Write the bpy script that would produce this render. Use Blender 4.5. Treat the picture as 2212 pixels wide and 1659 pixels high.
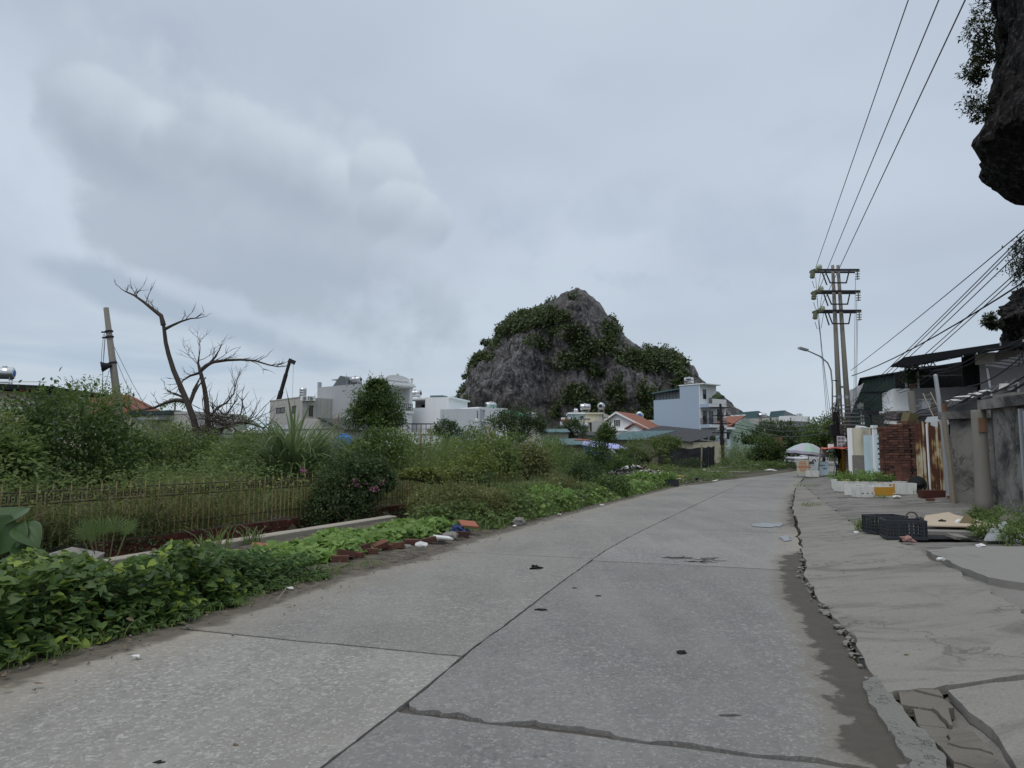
import bpy, bmesh, math, random
import numpy as np
from mathutils import Vector, Matrix, noise as mnoise
R = math.radians
rnd = random.Random(7)
scene = bpy.context.scene
for o in list(bpy.data.objects):
 bpy.data.objects.remove(o)
COL = scene.collection
# camera
FPX, CX, CY, HCAM, PITCH = 1522.5, 1106.0, 829.5, 1.6, R(5.48)
cam_d = bpy.data.cameras.new('camera')
cam_d.sensor_fit = 'HORIZONTAL'
cam_d.sensor_width = 36.0
cam_d.lens = 36.0 * FPX / 2212.0
cam_d.clip_start = 0.05
cam_d.clip_end = 6000
cam = bpy.data.objects.new('camera', cam_d)
COL.objects.link(cam)
cam.location = (0, 0, HCAM)
cam.rotation_euler = (math.pi / 2 + PITCH, 0, 0)
scene.camera = cam
# world: Nishita sky under a broken overcast
SUN_EL, SUN_AZ = 58.0, 215.0      # degrees; azimuth clockwise from +Y
world = bpy.data.worlds.new('World')
scene.world = world
world.use_nodes = True
wn, wl = world.node_tree.nodes, world.node_tree.links
wn.clear()
def wnode(t, **kw):
 n = wn.new(t)
 for k, v in kw.items():
  setattr(n, k, v)
 return n
def wmath(op, a, b=None, c=None, clamp=False):
 n = wnode('ShaderNodeMath', operation=op, use_clamp=clamp)
 for i, v in enumerate((a, b, c)):
  if v is None:
   continue
  if isinstance(v, (int, float)):
   n.inputs[i].default_value = v
  else:
   wl.new(v, n.inputs[i])
 return n.outputs[0]
def wmix(fac, a, b):
 n = wnode('ShaderNodeMix', data_type='RGBA', blend_type='MIX')
 for s, v in ((n.inputs[0], fac), (n.inputs[6], a), (n.inputs[7], b)):
  if isinstance(v, (int, float)):
   s.default_value = v
  elif isinstance(v, tuple):
   s.default_value = (*v, 1)
  else:
   wl.new(v, s)
 return n.outputs[2]
def wsmooth(x, lo, hi):
 n = wnode('ShaderNodeMapRange', interpolation_type='SMOOTHSTEP')
 wl.new(x, n.inputs[0])
 n.inputs[1].default_value = lo
 n.inputs[2].default_value = hi
 return n.outputs[0]
tc = wnode('ShaderNodeTexCoord')
sep = wnode('ShaderNodeSeparateXYZ')
wl.new(tc.outputs['Generated'], sep.inputs[0])
DX, DY, DZ = sep.outputs
sky = wnode('ShaderNodeTexSky', sky_type='NISHITA', sun_disc=False)
sky.sun_elevation = R(SUN_EL)
sky.sun_rotation = R(SUN_AZ)
sky.air_density = 1.0
sky.dust_density = 2.0
sky.ozone_density = 1.2
az = wmath('ARCTAN2', DX, DY)                       # azimuth from +Y
el = wmath('ARCSINE', DZ)
cmb = wnode('ShaderNodeCombineXYZ')
zz = wmath('ADD', wmath('MAXIMUM', DZ, 0.0), 0.22)
wl.new(wmath('DIVIDE', DX, zz), cmb.inputs[0])
wl.new(wmath('DIVIDE', DY, zz), cmb.inputs[1])
def wnoise(scale, detail=6.0, rough=0.55, vec=None, dist=0.0):
 n = wnode('ShaderNodeTexNoise')
 n.inputs['Scale'].default_value = scale
 n.inputs['Detail'].default_value = detail
 n.inputs['Roughness'].default_value = rough
 n.inputs['Distortion'].default_value = dist
 wl.new(vec or cmb.outputs[0], n.inputs['Vector'])
 return n.outputs['Fac']
n1 = wnoise(0.75, 3, 0.5)
n2 = wnoise(2.3, 4, 0.55)
sheet = wmix(wsmooth(n1, 0.30, 0.68), (4.15, 4.75, 5.6), (5.25, 5.95, 6.8))
sheet = wmix(wmath('MULTIPLY', wsmooth(n2, 0.5, 0.75), 0.35), sheet, (4.0, 4.6, 5.5))
sheet = wmix(wmath('MULTIPLY', wsmooth(el, 0.5, 1.2), 0.8), sheet, (10.0, 10.6, 11.4))
low = wsmooth(el, 0.30, 0.02)
sheet = wmix(wmath('MULTIPLY', low, 0.55), sheet, (5.2, 6.0, 6.75))
stv = wnode('ShaderNodeCombineXYZ')
wl.new(wmath('MULTIPLY', az, 1.6), stv.inputs[0])
wl.new(wmath('MULTIPLY', el, 15.0), stv.inputs[1])
bars = wsmooth(wnoise(1.5, 3, 0.55, stv.outputs[0]), 0.46, 0.66)
bars = wmath('MULTIPLY', bars, wmath('MULTIPLY', wsmooth(el, 0.20, 0.06), wsmooth(az, 0.1, -0.25)))
sheet = wmix(wmath('MULTIPLY', bars, 0.8), sheet, (3.2, 4.2, 5.4))
evec = wnode('ShaderNodeCombineXYZ')
wl.new(az, evec.inputs[0])
wl.new(el, evec.inputs[1])
ew = wnoise(6.0, 3, 0.5, evec.outputs[0])
ew2 = wnoise(20.0, 4, 0.6, evec.outputs[0])
wob = wmath('ADD', wmath('MULTIPLY', wmath('SUBTRACT', ew, 0.5), 2.2), wmath('MULTIPLY', wmath('SUBTRACT', ew2, 0.5), 0.75))
def direction(u, v):
 a, b = (u - CX) / FPX, -(v - CY) / FPX
 c, s = math.cos(PITCH), math.sin(PITCH)
 d = Vector((a, c - b * s, s + b * c)).normalized()
 return math.atan2(d.x, d.y), math.asin(d.z)
def lobe(u, v, ru, rv, shear=0.0):
 a0, e0 = direction(u, v)
 da = wmath('SUBTRACT', az, a0)
 x = wmath('DIVIDE', da, ru / FPX)
 y = wmath('DIVIDE', wmath('ADD', wmath('SUBTRACT', el, e0), wmath('MULTIPLY', da, shear)), rv / FPX)
 r = wmath('SQRT', wmath('ADD', wmath('MULTIPLY', x, x), wmath('MULTIPLY', y, y)))
 return wmath('SUBTRACT', 1.0, r)
def wmax(*a):
 r = a[0]
 for b in a[1:]:
  n = wnode('ShaderNodeMath', operation='SMOOTH_MAX')
  wl.new(r, n.inputs[0])
  wl.new(b, n.inputs[1])
  n.inputs[2].default_value = 0.25
  r = n.outputs[0]
 return r
body = wmax(lobe(640, 490, 420, 150, 0.42), lobe(290, 310, 200, 190, 0.5), lobe(600, 350, 210, 150, 0.35),
lobe(830, 430, 150, 130, 0.3), lobe(470, 560, 330, 80, 0.3))
dens = wsmooth(wmath('ADD', body, wmath('MULTIPLY', wob, 1.1)), -0.16, 0.42)
low_c = wsmooth(wmath('ADD', lobe(400, 680, 330, 45, 0.28), wmath('MULTIPLY', wob, 0.9)), -0.05, 0.55)
veil = wsmooth(wmath('ADD', lobe(380, 170, 650, 150, 0.35), wmath('MULTIPLY', wob, 1.3)), -0.1, 0.9)
veil2 = wsmooth(wmath('ADD', lobe(1330, 480, 520, 90, 0.1), wmath('MULTIPLY', wob, 1.4)), 0.0, 0.9)
wisp = wsmooth(wmath('ADD', lobe(1430, 605, 260, 30, 0.15), wmath('MULTIPLY', wmath('SUBTRACT', ew2, 0.5), 4.5)), 0.3, 1.2)
glow = wsmooth(wmath('ADD', lobe(120, 420, 300, 230, 0.2), wmath('MULTIPLY', wob, 0.8)), -0.2, 0.9)
sheet = wmix(wmath('MULTIPLY', veil, 0.65), sheet, (3.85, 4.4, 5.3))
sheet = wmix(wmath('MULTIPLY', veil2, 0.40), sheet, (3.9, 4.6, 5.6))
sheet = wmix(wmath('MULTIPLY', glow, 0.5), sheet, (6.0, 6.7, 7.6))
sheet = wmix(wmath('MULTIPLY', wisp, 0.30), sheet, (3.7, 4.5, 5.6))
sheet = wmix(wmath('MULTIPLY', low_c, 0.75), sheet, (3.4, 4.1, 4.95))
a0_, e0_ = direction(620, 440)
hgt = wmath('ADD', wmath('SUBTRACT', el, e0_), wmath('MULTIPLY', wmath('SUBTRACT', az, a0_), 0.40))
core = wsmooth(wmath('ADD', hgt, wmath('MULTIPLY', wob, 0.07)), 0.085, -0.075)
cum = wmix(core, (5.35, 6.0, 6.7), (3.3, 3.85, 4.5))
sheet = wmix(wmath('MULTIPLY', dens, 0.62), sheet, cum)
for u_, v_, ru_, rv_ in ((215, 290, 120, 125), (330, 350, 150, 115), (385, 325, 75, 62), (500, 330, 135, 120), (615, 390, 150, 120), (730, 450, 150, 105), (835, 400, 92, 85), (880, 480, 115, 85)):
 a0, e0 = direction(u_, v_)
 lx = wmath('DIVIDE', wmath('SUBTRACT', az, a0), ru_ / FPX)
 ly = wmath('DIVIDE', wmath('SUBTRACT', el, e0), rv_ / FPX)
 rr = wmath('SQRT', wmath('ADD', wmath('MULTIPLY', lx, lx), wmath('MULTIPLY', ly, ly)))
 mk = wsmooth(wmath('ADD', wmath('SUBTRACT', 1.0, rr), wmath('MULTIPLY', wob, 0.42)), -0.04, 0.20)
 mk = wmath('MULTIPLY', mk, wsmooth(wmath('ADD', ly, wmath('MULTIPLY', lx, 0.35)), -0.95, 0.15))
 lit = wsmooth(wmath('ADD', wmath('ADD', ly, wmath('MULTIPLY', lx, 0.35)), wmath('MULTIPLY', wob, 0.5)), -0.35, 1.0)
 sheet = wmix(wmath('MULTIPLY', mk, 0.66), sheet, wmix(lit, (3.5, 4.05, 4.75), (5.65, 6.3, 7.0)))
full = wmix(0.10, sheet, sky.outputs[0])
full = wmix(wsmooth(el, -0.01, -0.08), full, (1.6, 1.7, 1.7))
bg = wnode('ShaderNodeBackground')
wl.new(full, bg.inputs[0])
bg.inputs[1].default_value = 0.115
world.cycles.sampling_method = 'MANUAL'
world.cycles.sample_map_resolution = 256
out = wnode('ShaderNodeOutputWorld')
wl.new(bg.outputs[0], out.inputs[0])
# sun (veiled)
sun_d = bpy.data.lights.new('sun', 'SUN')
sun_d.energy = 1.0
sun_d.angle = R(25)
sun_d.color = (1.0, 0.965, 0.92)
sun = bpy.data.objects.new('sun', sun_d)
COL.objects.link(sun)
_a, _e = R(SUN_AZ), R(SUN_EL)
sdir = Vector((math.sin(_a) * math.cos(_e), math.cos(_a) * math.cos(_e), math.sin(_e)))
sun.rotation_euler = sdir.to_track_quat('Z', 'Y').to_euler()
sun.location = (0, 0, 60)
scene.view_settings.view_transform = 'Standard'
scene.view_settings.look = 'None'
scene.view_settings.exposure = 0.0
scene.view_settings.gamma = 1.0
scene.view_settings.use_curve_mapping = False
scene.cycles.max_bounces = 6
scene.cycles.diffuse_bounces = 3
scene.cycles.glossy_bounces = 3
scene.cycles.transparent_max_bounces = 8
scene.cycles.transmission_bounces = 4
scene.cycles.use_denoising = True
scene.render.engine = 'CYCLES'
# pixel -> place helpers (2212 x 1659 measure of the photo)
def ray(u, v):
 a, b = (u - CX) / FPX, -(v - CY) / FPX
 c, s = math.cos(PITCH), math.sin(PITCH)
 return Vector((a, c - b * s, s + b * c))
def G(u, v, z=0.0):
 d = ray(u, v)
 t = (z - HCAM) / d.z
 return Vector((d.x * t, d.y * t, z))
def P(u, v, y):
 d = ray(u, v)
 t = y / d.y
 return Vector((d.x * t, y, HCAM + d.z * t))
def XD(u, y):
 return Vector(((u - CX) / FPX * y * 0.9954, y, 0))   # plan position at a column near the horizon
# materials
MATS = {}
class NT:
 def __init__(s, name):
  s.m = bpy.data.materials.new(name)
  s.m.use_nodes = True
  s.n, s.l = s.m.node_tree.nodes, s.m.node_tree.links
  s.n.clear()
  s.out = s.n.new('ShaderNodeOutputMaterial')
 def node(s, t, ins=None, **kw):
  n = s.n.new(t)
  for k, v in kw.items():
   setattr(n, k, v)
  for k, v in (ins or {}).items():
   s.put(n.inputs[k], v)
  return n
 def put(s, sock, v):
  if isinstance(v, (int, float)):
   sock.default_value = v
  elif isinstance(v, tuple):
   if sock.type == 'RGBA' and len(v) == 3:
    v = (*v, 1)
   sock.default_value = v
  else:
   s.l.new(v, sock)
 def math(s, op, a, b=None, c=None, clamp=False):
  n = s.node('ShaderNodeMath', operation=op, use_clamp=clamp)
  for i, v in enumerate((a, b, c)):
   if v is not None:
    s.put(n.inputs[i], v)
  return n.outputs[0]
 def mix(s, f, a, b, bt='MIX'):
  n = s.node('ShaderNodeMix', data_type='RGBA', blend_type=bt)
  s.put(n.inputs[0], f)
  s.put(n.inputs[6], a)
  s.put(n.inputs[7], b)
  return n.outputs[2]
 def step(s, x, lo, hi):
  n = s.node('ShaderNodeMapRange', interpolation_type='SMOOTHSTEP')
  s.put(n.inputs[0], x)
  n.inputs[1].default_value, n.inputs[2].default_value = lo, hi
  return n.outputs[0]
 def pos(s, obj=False, scale=(1, 1, 1)):
  v = s.node('ShaderNodeTexCoord').outputs['Object'] if obj else s.node('ShaderNodeNewGeometry').outputs['Position']
  if scale != (1, 1, 1):
   n = s.node('ShaderNodeVectorMath', operation='MULTIPLY')
   s.l.new(v, n.inputs[0])
   n.inputs[1].default_value = scale
   v = n.outputs[0]
  return v
 def noise(s, vec, scale, detail=4, rough=0.55, dist=0.0):
  n = s.node('ShaderNodeTexNoise', {'Scale': scale, 'Detail': detail, 'Roughness': rough, 'Distortion': dist})
  s.l.new(vec, n.inputs['Vector'])
  return n.outputs['Fac']
 def vor(s, vec, scale, feature='F1', out='Distance', rand=1.0):
  n = s.node('ShaderNodeTexVoronoi', {'Scale': scale, 'Randomness': rand}, feature=feature)
  s.l.new(vec, n.inputs['Vector'])
  return n.outputs[out]
 def bump(s, h, strength=0.3, dist=0.02, prev=None):
  n = s.node('ShaderNodeBump', {'Strength': strength, 'Distance': dist})
  s.l.new(h, n.inputs['Height'])
  if prev is not None:
   s.l.new(prev, n.inputs['Normal'])
  return n.outputs[0]
 def bsdf(s, color, rough=0.8, metal=0.0, normal=None, spec=0.3, **kw):
  b = s.node('ShaderNodeBsdfPrincipled')
  s.put(b.inputs['Base Color'], color)
  s.put(b.inputs['Roughness'], rough)
  s.put(b.inputs['Metallic'], metal)
  b.inputs['Specular IOR Level'].default_value = spec
  if normal is not None:
   s.l.new(normal, b.inputs['Normal'])
  for k, v in kw.items():
   s.put(b.inputs[k], v)
  s.l.new(b.outputs[0], s.out.inputs[0])
  return b
def reg(name):
 def deco(fn):
  MATS[name] = fn
  return fn
 return deco
def M(name):
 m = MATS[name]
 if callable(m):
  m = MATS[name] = m()
 return m
def plain(name, col, rough=0.8, metal=0.0, var=0.25, scale=3.0, bump=0.15, dirt=0.0, dirtcol=(0.06, 0.055, 0.045), streak=0.0,
spec=0.3, obj=False, fine=40.0, dirtscale=0.9):
 def mk():
  t = NT(name)
  p = t.pos(obj)
  a = t.noise(p, scale, 5, 0.6)
  b = t.noise(p, fine, 3, 0.6)
  f = t.math('MULTIPLY', t.math('SUBTRACT', t.math('ADD', t.math('MULTIPLY', a, 0.7), t.math('MULTIPLY', b, 0.3)), 0.5), var * 3.0)
  c = t.mix(t.math('ADD', f, 0.5, clamp=True), tuple(x * (1 - var) for x in col), tuple(min(1, x * (1 + var)) for x in col))
  if dirt > 0:
   d = t.step(t.noise(p, dirtscale, 8, 0.65, 0.4), 0.52, 0.78)
   c = t.mix(t.math('MULTIPLY', d, dirt), c, dirtcol)
  if streak > 0:
   ps = t.pos(obj, (4.0, 4.0, 0.22))
   d = t.step(t.noise(ps, 1.0, 6, 0.6), 0.5, 0.78)
   c = t.mix(t.math('MULTIPLY', d, streak), c, dirtcol)
  nb = t.bump(t.math('ADD', a, t.math('MULTIPLY', b, 0.5)), bump, 0.02) if bump > 0 else None
  t.bsdf(c, rough, metal, nb, spec)
  return t.m
 MATS[name] = mk
def leafmat(name, dark, light, tip=None, tipf=0.12, rough=0.55, trans=0.35, spec=0.35, big=1.1):
 dark = (dark[0] * 1.2, dark[1] * 1.15, dark[2])
 light = (light[0] * 1.42, light[1] * 1.30, light[2] * 1.12)
 bigs = big
 def mk():
  t = NT(name)
  g = t.node('ShaderNodeNewGeometry')
  r = g.outputs['Random Per Island']
  big = t.noise(t.pos(), bigs, 3, 0.5)
  f = t.math('ADD', t.math('MULTIPLY', r, 0.6), t.math('MULTIPLY', t.step(big, 0.3, 0.7), 0.4))
  c = t.mix(f, dark, light)
  if tip:
   c = t.mix(t.step(r, 1 - tipf, 1.0 - tipf * 0.6), c, tip)
  b = t.node('ShaderNodeBsdfPrincipled', {'Roughness': rough})
  t.put(b.inputs['Base Color'], c)
  b.inputs['Specular IOR Level'].default_value = spec
  tr = t.node('ShaderNodeBsdfTranslucent')
  t.put(tr.inputs[0], t.mix(0.5, c, tuple(min(1, x * 1.5) for x in light)))
  mx = t.node('ShaderNodeMixShader')
  mx.inputs[0].default_value = trans
  t.l.new(b.outputs[0], mx.inputs[1])
  t.l.new(tr.outputs[0], mx.inputs[2])
  t.l.new(mx.outputs[0], t.out.inputs[0])
  return t.m
 MATS[name] = mk
plain('wall_white', (0.80, 0.81, 0.82), 0.85, var=0.06, dirt=0.12, streak=0.12, dirtcol=(0.3, 0.29, 0.27), scale=0.6)
plain('wall_grey', (0.40, 0.41, 0.425), 0.85, var=0.07, streak=0.12, scale=0.5)
plain('wall_blue', (0.37, 0.46, 0.56), 0.85, var=0.05, dirt=0.10, streak=0.08, scale=0.5, dirtcol=(0.25, 0.30, 0.36))
plain('wall_cream', (0.60, 0.56, 0.43), 0.85, var=0.08, dirt=0.2, streak=0.3, dirtcol=(0.2, 0.18, 0.14))
plain('wall_stain', (0.42, 0.41, 0.38), 0.9, var=0.15, dirt=0.35, streak=0.5, dirtcol=(0.11, 0.1, 0.09))
plain('wall_beige', (0.44, 0.43, 0.40), 0.9, var=0.1, dirt=0.2, streak=0.3, dirtcol=(0.2, 0.19, 0.17), scale=0.4)
plain('wall_pale', (0.50, 0.53, 0.55), 0.85, var=0.08, dirt=0.2, streak=0.25, dirtcol=(0.25, 0.25, 0.24))
plain('wall_green', (0.34, 0.45, 0.36), 0.85, var=0.08, dirt=0.2, streak=0.2)
plain('wall_pale_blue', (0.48, 0.60, 0.64), 0.85, var=0.08, dirt=0.15, streak=0.15)
plain('wall_mauve', (0.25, 0.235, 0.24), 0.85, var=0.08, dirt=0.15, streak=0.15, scale=0.5)
plain('trim_white', (0.82, 0.825, 0.82), 0.8, var=0.06, dirt=0.1, streak=0.1, dirtcol=(0.3, 0.3, 0.28))
plain('trim_dark', (0.035, 0.033, 0.035), 0.6, var=0.2)
plain('glass_dark', (0.03, 0.035, 0.042), 0.12, var=0.1, bump=0.0, spec=0.6)
plain('door_wood', (0.07, 0.045, 0.035), 0.6, var=0.3)
plain('iron', (0.03, 0.028, 0.03), 0.6, 0.3, var=0.3)
plain('steel', (0.55, 0.56, 0.57), 0.28, 0.9, var=0.1, bump=0.03)
plain('galv', (0.33, 0.345, 0.35), 0.5, 0.5, var=0.15, dirt=0.25, streak=0.2)
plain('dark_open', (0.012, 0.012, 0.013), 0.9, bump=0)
plain('black_cloth', (0.018, 0.019, 0.022), 0.85, var=0.25, bump=0.2)
plain('net_cloth', (0.035, 0.05, 0.045), 0.9, var=0.25)
plain('blue_tarp', (0.025, 0.12, 0.42), 0.5, var=0.25, bump=0.3)
plain('lilac_tarp', (0.33, 0.36, 0.62), 0.55, var=0.15, bump=0.3)
plain('red_cloth', (0.45, 0.10, 0.06), 0.7, var=0.2)
plain('violet_cloth', (0.10, 0.10, 0.22), 0.7, var=0.2)
plain('concrete_pole', (0.20, 0.188, 0.165), 0.9, var=0.18, dirt=0.3, streak=0.3, scale=2.0)
plain('concrete_beam', (0.32, 0.29, 0.235), 0.92, var=0.18, dirt=0.5, dirtcol=(0.10, 0.095, 0.075), scale=2.0, bump=0.4, streak=0.25)
plain('concrete_pad', (0.215, 0.205, 0.185), 0.92, var=0.2, dirt=0.55, dirtcol=(0.10, 0.095, 0.085), scale=1.3, bump=0.5, dirtscale=1.3)
plain('concrete_grey', (0.19, 0.188, 0.17), 0.92, var=0.13, dirt=0.25, dirtcol=(0.15, 0.14, 0.12), scale=3, bump=0.5)
plain('rubble_grey', (0.19, 0.18, 0.162), 0.95, var=0.3, dirt=0.3, scale=6, bump=0.6)
plain('white_bits', (0.62, 0.62, 0.60), 0.8, var=0.1, dirt=0.3, scale=8)
plain('wood_grey', (0.22, 0.19, 0.155), 0.9, var=0.3, streak=0.4, scale=6)
plain('plywood', (0.43, 0.35, 0.26), 0.85, var=0.12, dirt=0.22, dirtcol=(0.22, 0.17, 0.11), scale=2)
plain('bark', (0.085, 0.066, 0.052), 0.95, var=0.35, scale=8, bump=0.6)
plain('dead_wood', (0.068, 0.056, 0.048), 0.95, var=0.4, scale=5, bump=0.6, dirt=0.5, dirtcol=(0.03, 0.024, 0.02))
plain('stem', (0.10, 0.105, 0.05), 0.9, var=0.3)
plain('soil', (0.062, 0.052, 0.042), 0.97, var=0.3, scale=5, bump=0.8, dirt=0.3, dirtcol=(0.03, 0.027, 0.022))
plain('foam', (0.66, 0.66, 0.62), 0.85, var=0.08, dirt=0.55, dirtcol=(0.13, 0.12, 0.10), scale=6, dirtscale=5.0, streak=0.4)
plain('foam_tape', (0.50, 0.26, 0.03), 0.35, var=0.2, dirt=0.3, scale=5, spec=0.5)
plain('crate_plastic', (0.028, 0.032, 0.038), 0.5, var=0.2, dirt=0.2, dirtcol=(0.12, 0.11, 0.1), scale=6)
plain('cable', (0.012, 0.012, 0.014), 0.7, bump=0)
plain('wire', (0.10, 0.105, 0.115), 0.6, 0.4, bump=0)
plain('roof_tile', (0.25, 0.105, 0.07), 0.85, var=0.25, dirt=0.3, scale=2)
plain('roof_teal', (0.08, 0.145, 0.15), 0.6, var=0.15, dirt=0.25, streak=0.1)
plain('roof_mint', (0.20, 0.48, 0.36), 0.6, var=0.12)
plain('roof_dark', (0.022, 0.027, 0.027), 0.9, var=0.2, dirt=0.2, spec=0.1)
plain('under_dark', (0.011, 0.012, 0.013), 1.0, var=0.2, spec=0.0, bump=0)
plain('sheet_green', (0.030, 0.052, 0.045), 0.65, var=0.25, dirt=0.3, streak=0.25, dirtcol=(0.022, 0.026, 0.024))
plain('sheet_grey', (0.13, 0.15, 0.16), 0.6, 0.2, var=0.2, streak=0.3)
plain('sheet_blue', (0.20, 0.24, 0.29), 0.6, 0.2, var=0.15, streak=0.2)
plain('corr_roof', (0.05, 0.052, 0.055), 0.75, var=0.3, dirt=0.4, scale=3)
plain('yellow_paint', (0.52, 0.31, 0.02), 0.6, var=0.2, streak=0.2)
plain('mustard', (0.13, 0.105, 0.05), 0.6, var=0.25, dirt=0.3)
plain('yellow_foam', (0.62, 0.45, 0.13), 0.8, var=0.1, dirt=0.2, scale=5)
plain('orange_plastic', (0.38, 0.12, 0.06), 0.6, var=0.15)
plain('red_tile', (0.30, 0.115, 0.07), 0.85, var=0.2, scale=6)
plain('plank', (0.40, 0.37, 0.33), 0.9, var=0.25, dirt=0.3, scale=5)
plain('insulator', (0.30, 0.32, 0.22), 0.25, var=0.15, spec=0.6, bump=0)
plain('car_white', (0.66, 0.67, 0.69), 0.25, var=0.03, bump=0, spec=0.6)
plain('rubber', (0.015, 0.015, 0.015), 0.85)
plain('paper', (0.62, 0.63, 0.64), 0.8, var=0.06)
plain('print_grey', (0.22, 0.23, 0.25), 0.8, var=0.3)
plain('print_red', (0.48, 0.12, 0.05), 0.8)
plain('print_blue', (0.05, 0.10, 0.22), 0.8)
plain('sign_cream', (0.50, 0.47, 0.36), 0.75, var=0.1, dirt=0.25, scale=3)
plain('sign_paleblue', (0.46, 0.57, 0.62), 0.75, var=0.08, dirt=0.2, scale=4)
plain('rust_board', (0.20, 0.115, 0.075), 0.9, var=0.35, dirt=0.4, streak=0.3, scale=3)
plain('tank_blue', (0.03, 0.14, 0.40), 0.5, var=0.1)
plain('fence_bar', (0.33, 0.265, 0.12), 0.85, var=0.35, dirt=0.7, dirtcol=(0.09, 0.06, 0.03), scale=6, dirtscale=4)
plain('fence_iron', (0.055, 0.042, 0.032), 0.85, var=0.3)
plain('bag_white', (0.55, 0.57, 0.60), 0.6, var=0.12, scale=2, bump=0.3)
plain('awning_mint', (0.32, 0.44, 0.38), 0.8, var=0.08)
plain('awning_lilac', (0.42, 0.41, 0.47), 0.8, var=0.08)
plain('awning_trim', (0.42, 0.40, 0.47), 0.8, var=0.08)
plain('cloth_blue', (0.05, 0.075, 0.18), 0.85, var=0.2, scale=8)
plain('dark_stone', (0.02, 0.018, 0.017), 0.9, var=0.4, scale=15, bump=0.6)
plain('leaf_litter', (0.16, 0.12, 0.075), 0.9, var=0.5, scale=20)
plain('pink_cloth', (0.30, 0.17, 0.15), 0.9, var=0.2)
leafmat('leaf_bush', (0.026, 0.052, 0.020), (0.075, 0.125, 0.035), (0.14, 0.19, 0.05), 0.07)
leafmat('leaf_dark', (0.018, 0.036, 0.018), (0.050, 0.085, 0.030), (0.09, 0.12, 0.04), 0.05)
leafmat('leaf_mid', (0.038, 0.070, 0.024), (0.104, 0.160, 0.048), (0.16, 0.19, 0.06), 0.06)
leafmat('leaf_feather', (0.056, 0.095, 0.032), (0.145, 0.205, 0.066), (0.17, 0.19, 0.07), 0.06)
leafmat('leaf_heart', (0.034, 0.072, 0.026), (0.085, 0.145, 0.036), (0.25, 0.33, 0.05), 0.14, rough=0.5)
leafmat('leaf_narrow', (0.035, 0.078, 0.030), (0.085, 0.150, 0.055), (0.16, 0.23, 0.07), 0.06)
leafmat('leaf_vine', (0.075, 0.140, 0.042), (0.165, 0.275, 0.080), (0.26, 0.36, 0.11), 0.10)
leafmat('leaf_olive', (0.060, 0.075, 0.028), (0.130, 0.150, 0.060), (0.24, 0.25, 0.10), 0.08)
leafmat('leaf_yellow', (0.06, 0.09, 0.024), (0.13, 0.17, 0.045), (0.24, 0.28, 0.07), 0.12)
leafmat('leaf_hill', (0.022, 0.040, 0.020), (0.068, 0.100, 0.038), (0.085, 0.115, 0.035), 0.06, trans=0.2, big=0.14)
leafmat('leaf_cliff', (0.015, 0.024, 0.014), (0.035, 0.050, 0.022), trans=0.25)
leafmat('blade_reed', (0.055, 0.095, 0.045), (0.120, 0.175, 0.085), (0.18, 0.21, 0.10), 0.08)
leafmat('blade_grass', (0.060, 0.105, 0.035), (0.130, 0.195, 0.065), (0.22, 0.22, 0.10), 0.12)
leafmat('blade_weed', (0.060, 0.080, 0.032), (0.120, 0.135, 0.060), (0.20, 0.17, 0.085), 0.22)
leafmat('blade_dry', (0.095, 0.080, 0.045), (0.180, 0.150, 0.090), (0.26, 0.22, 0.14), 0.2)
leafmat('plume', (0.22, 0.19, 0.13), (0.34, 0.30, 0.22))
leafmat('leaf_taro', (0.03, 0.065, 0.025), (0.048, 0.095, 0.033), trans=0.25, rough=0.45)
leafmat('petal', (0.20, 0.05, 0.15), (0.30, 0.10, 0.22), trans=0.3)
leafmat('leaf_palm', (0.045, 0.085, 0.03), (0.095, 0.15, 0.05))
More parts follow.
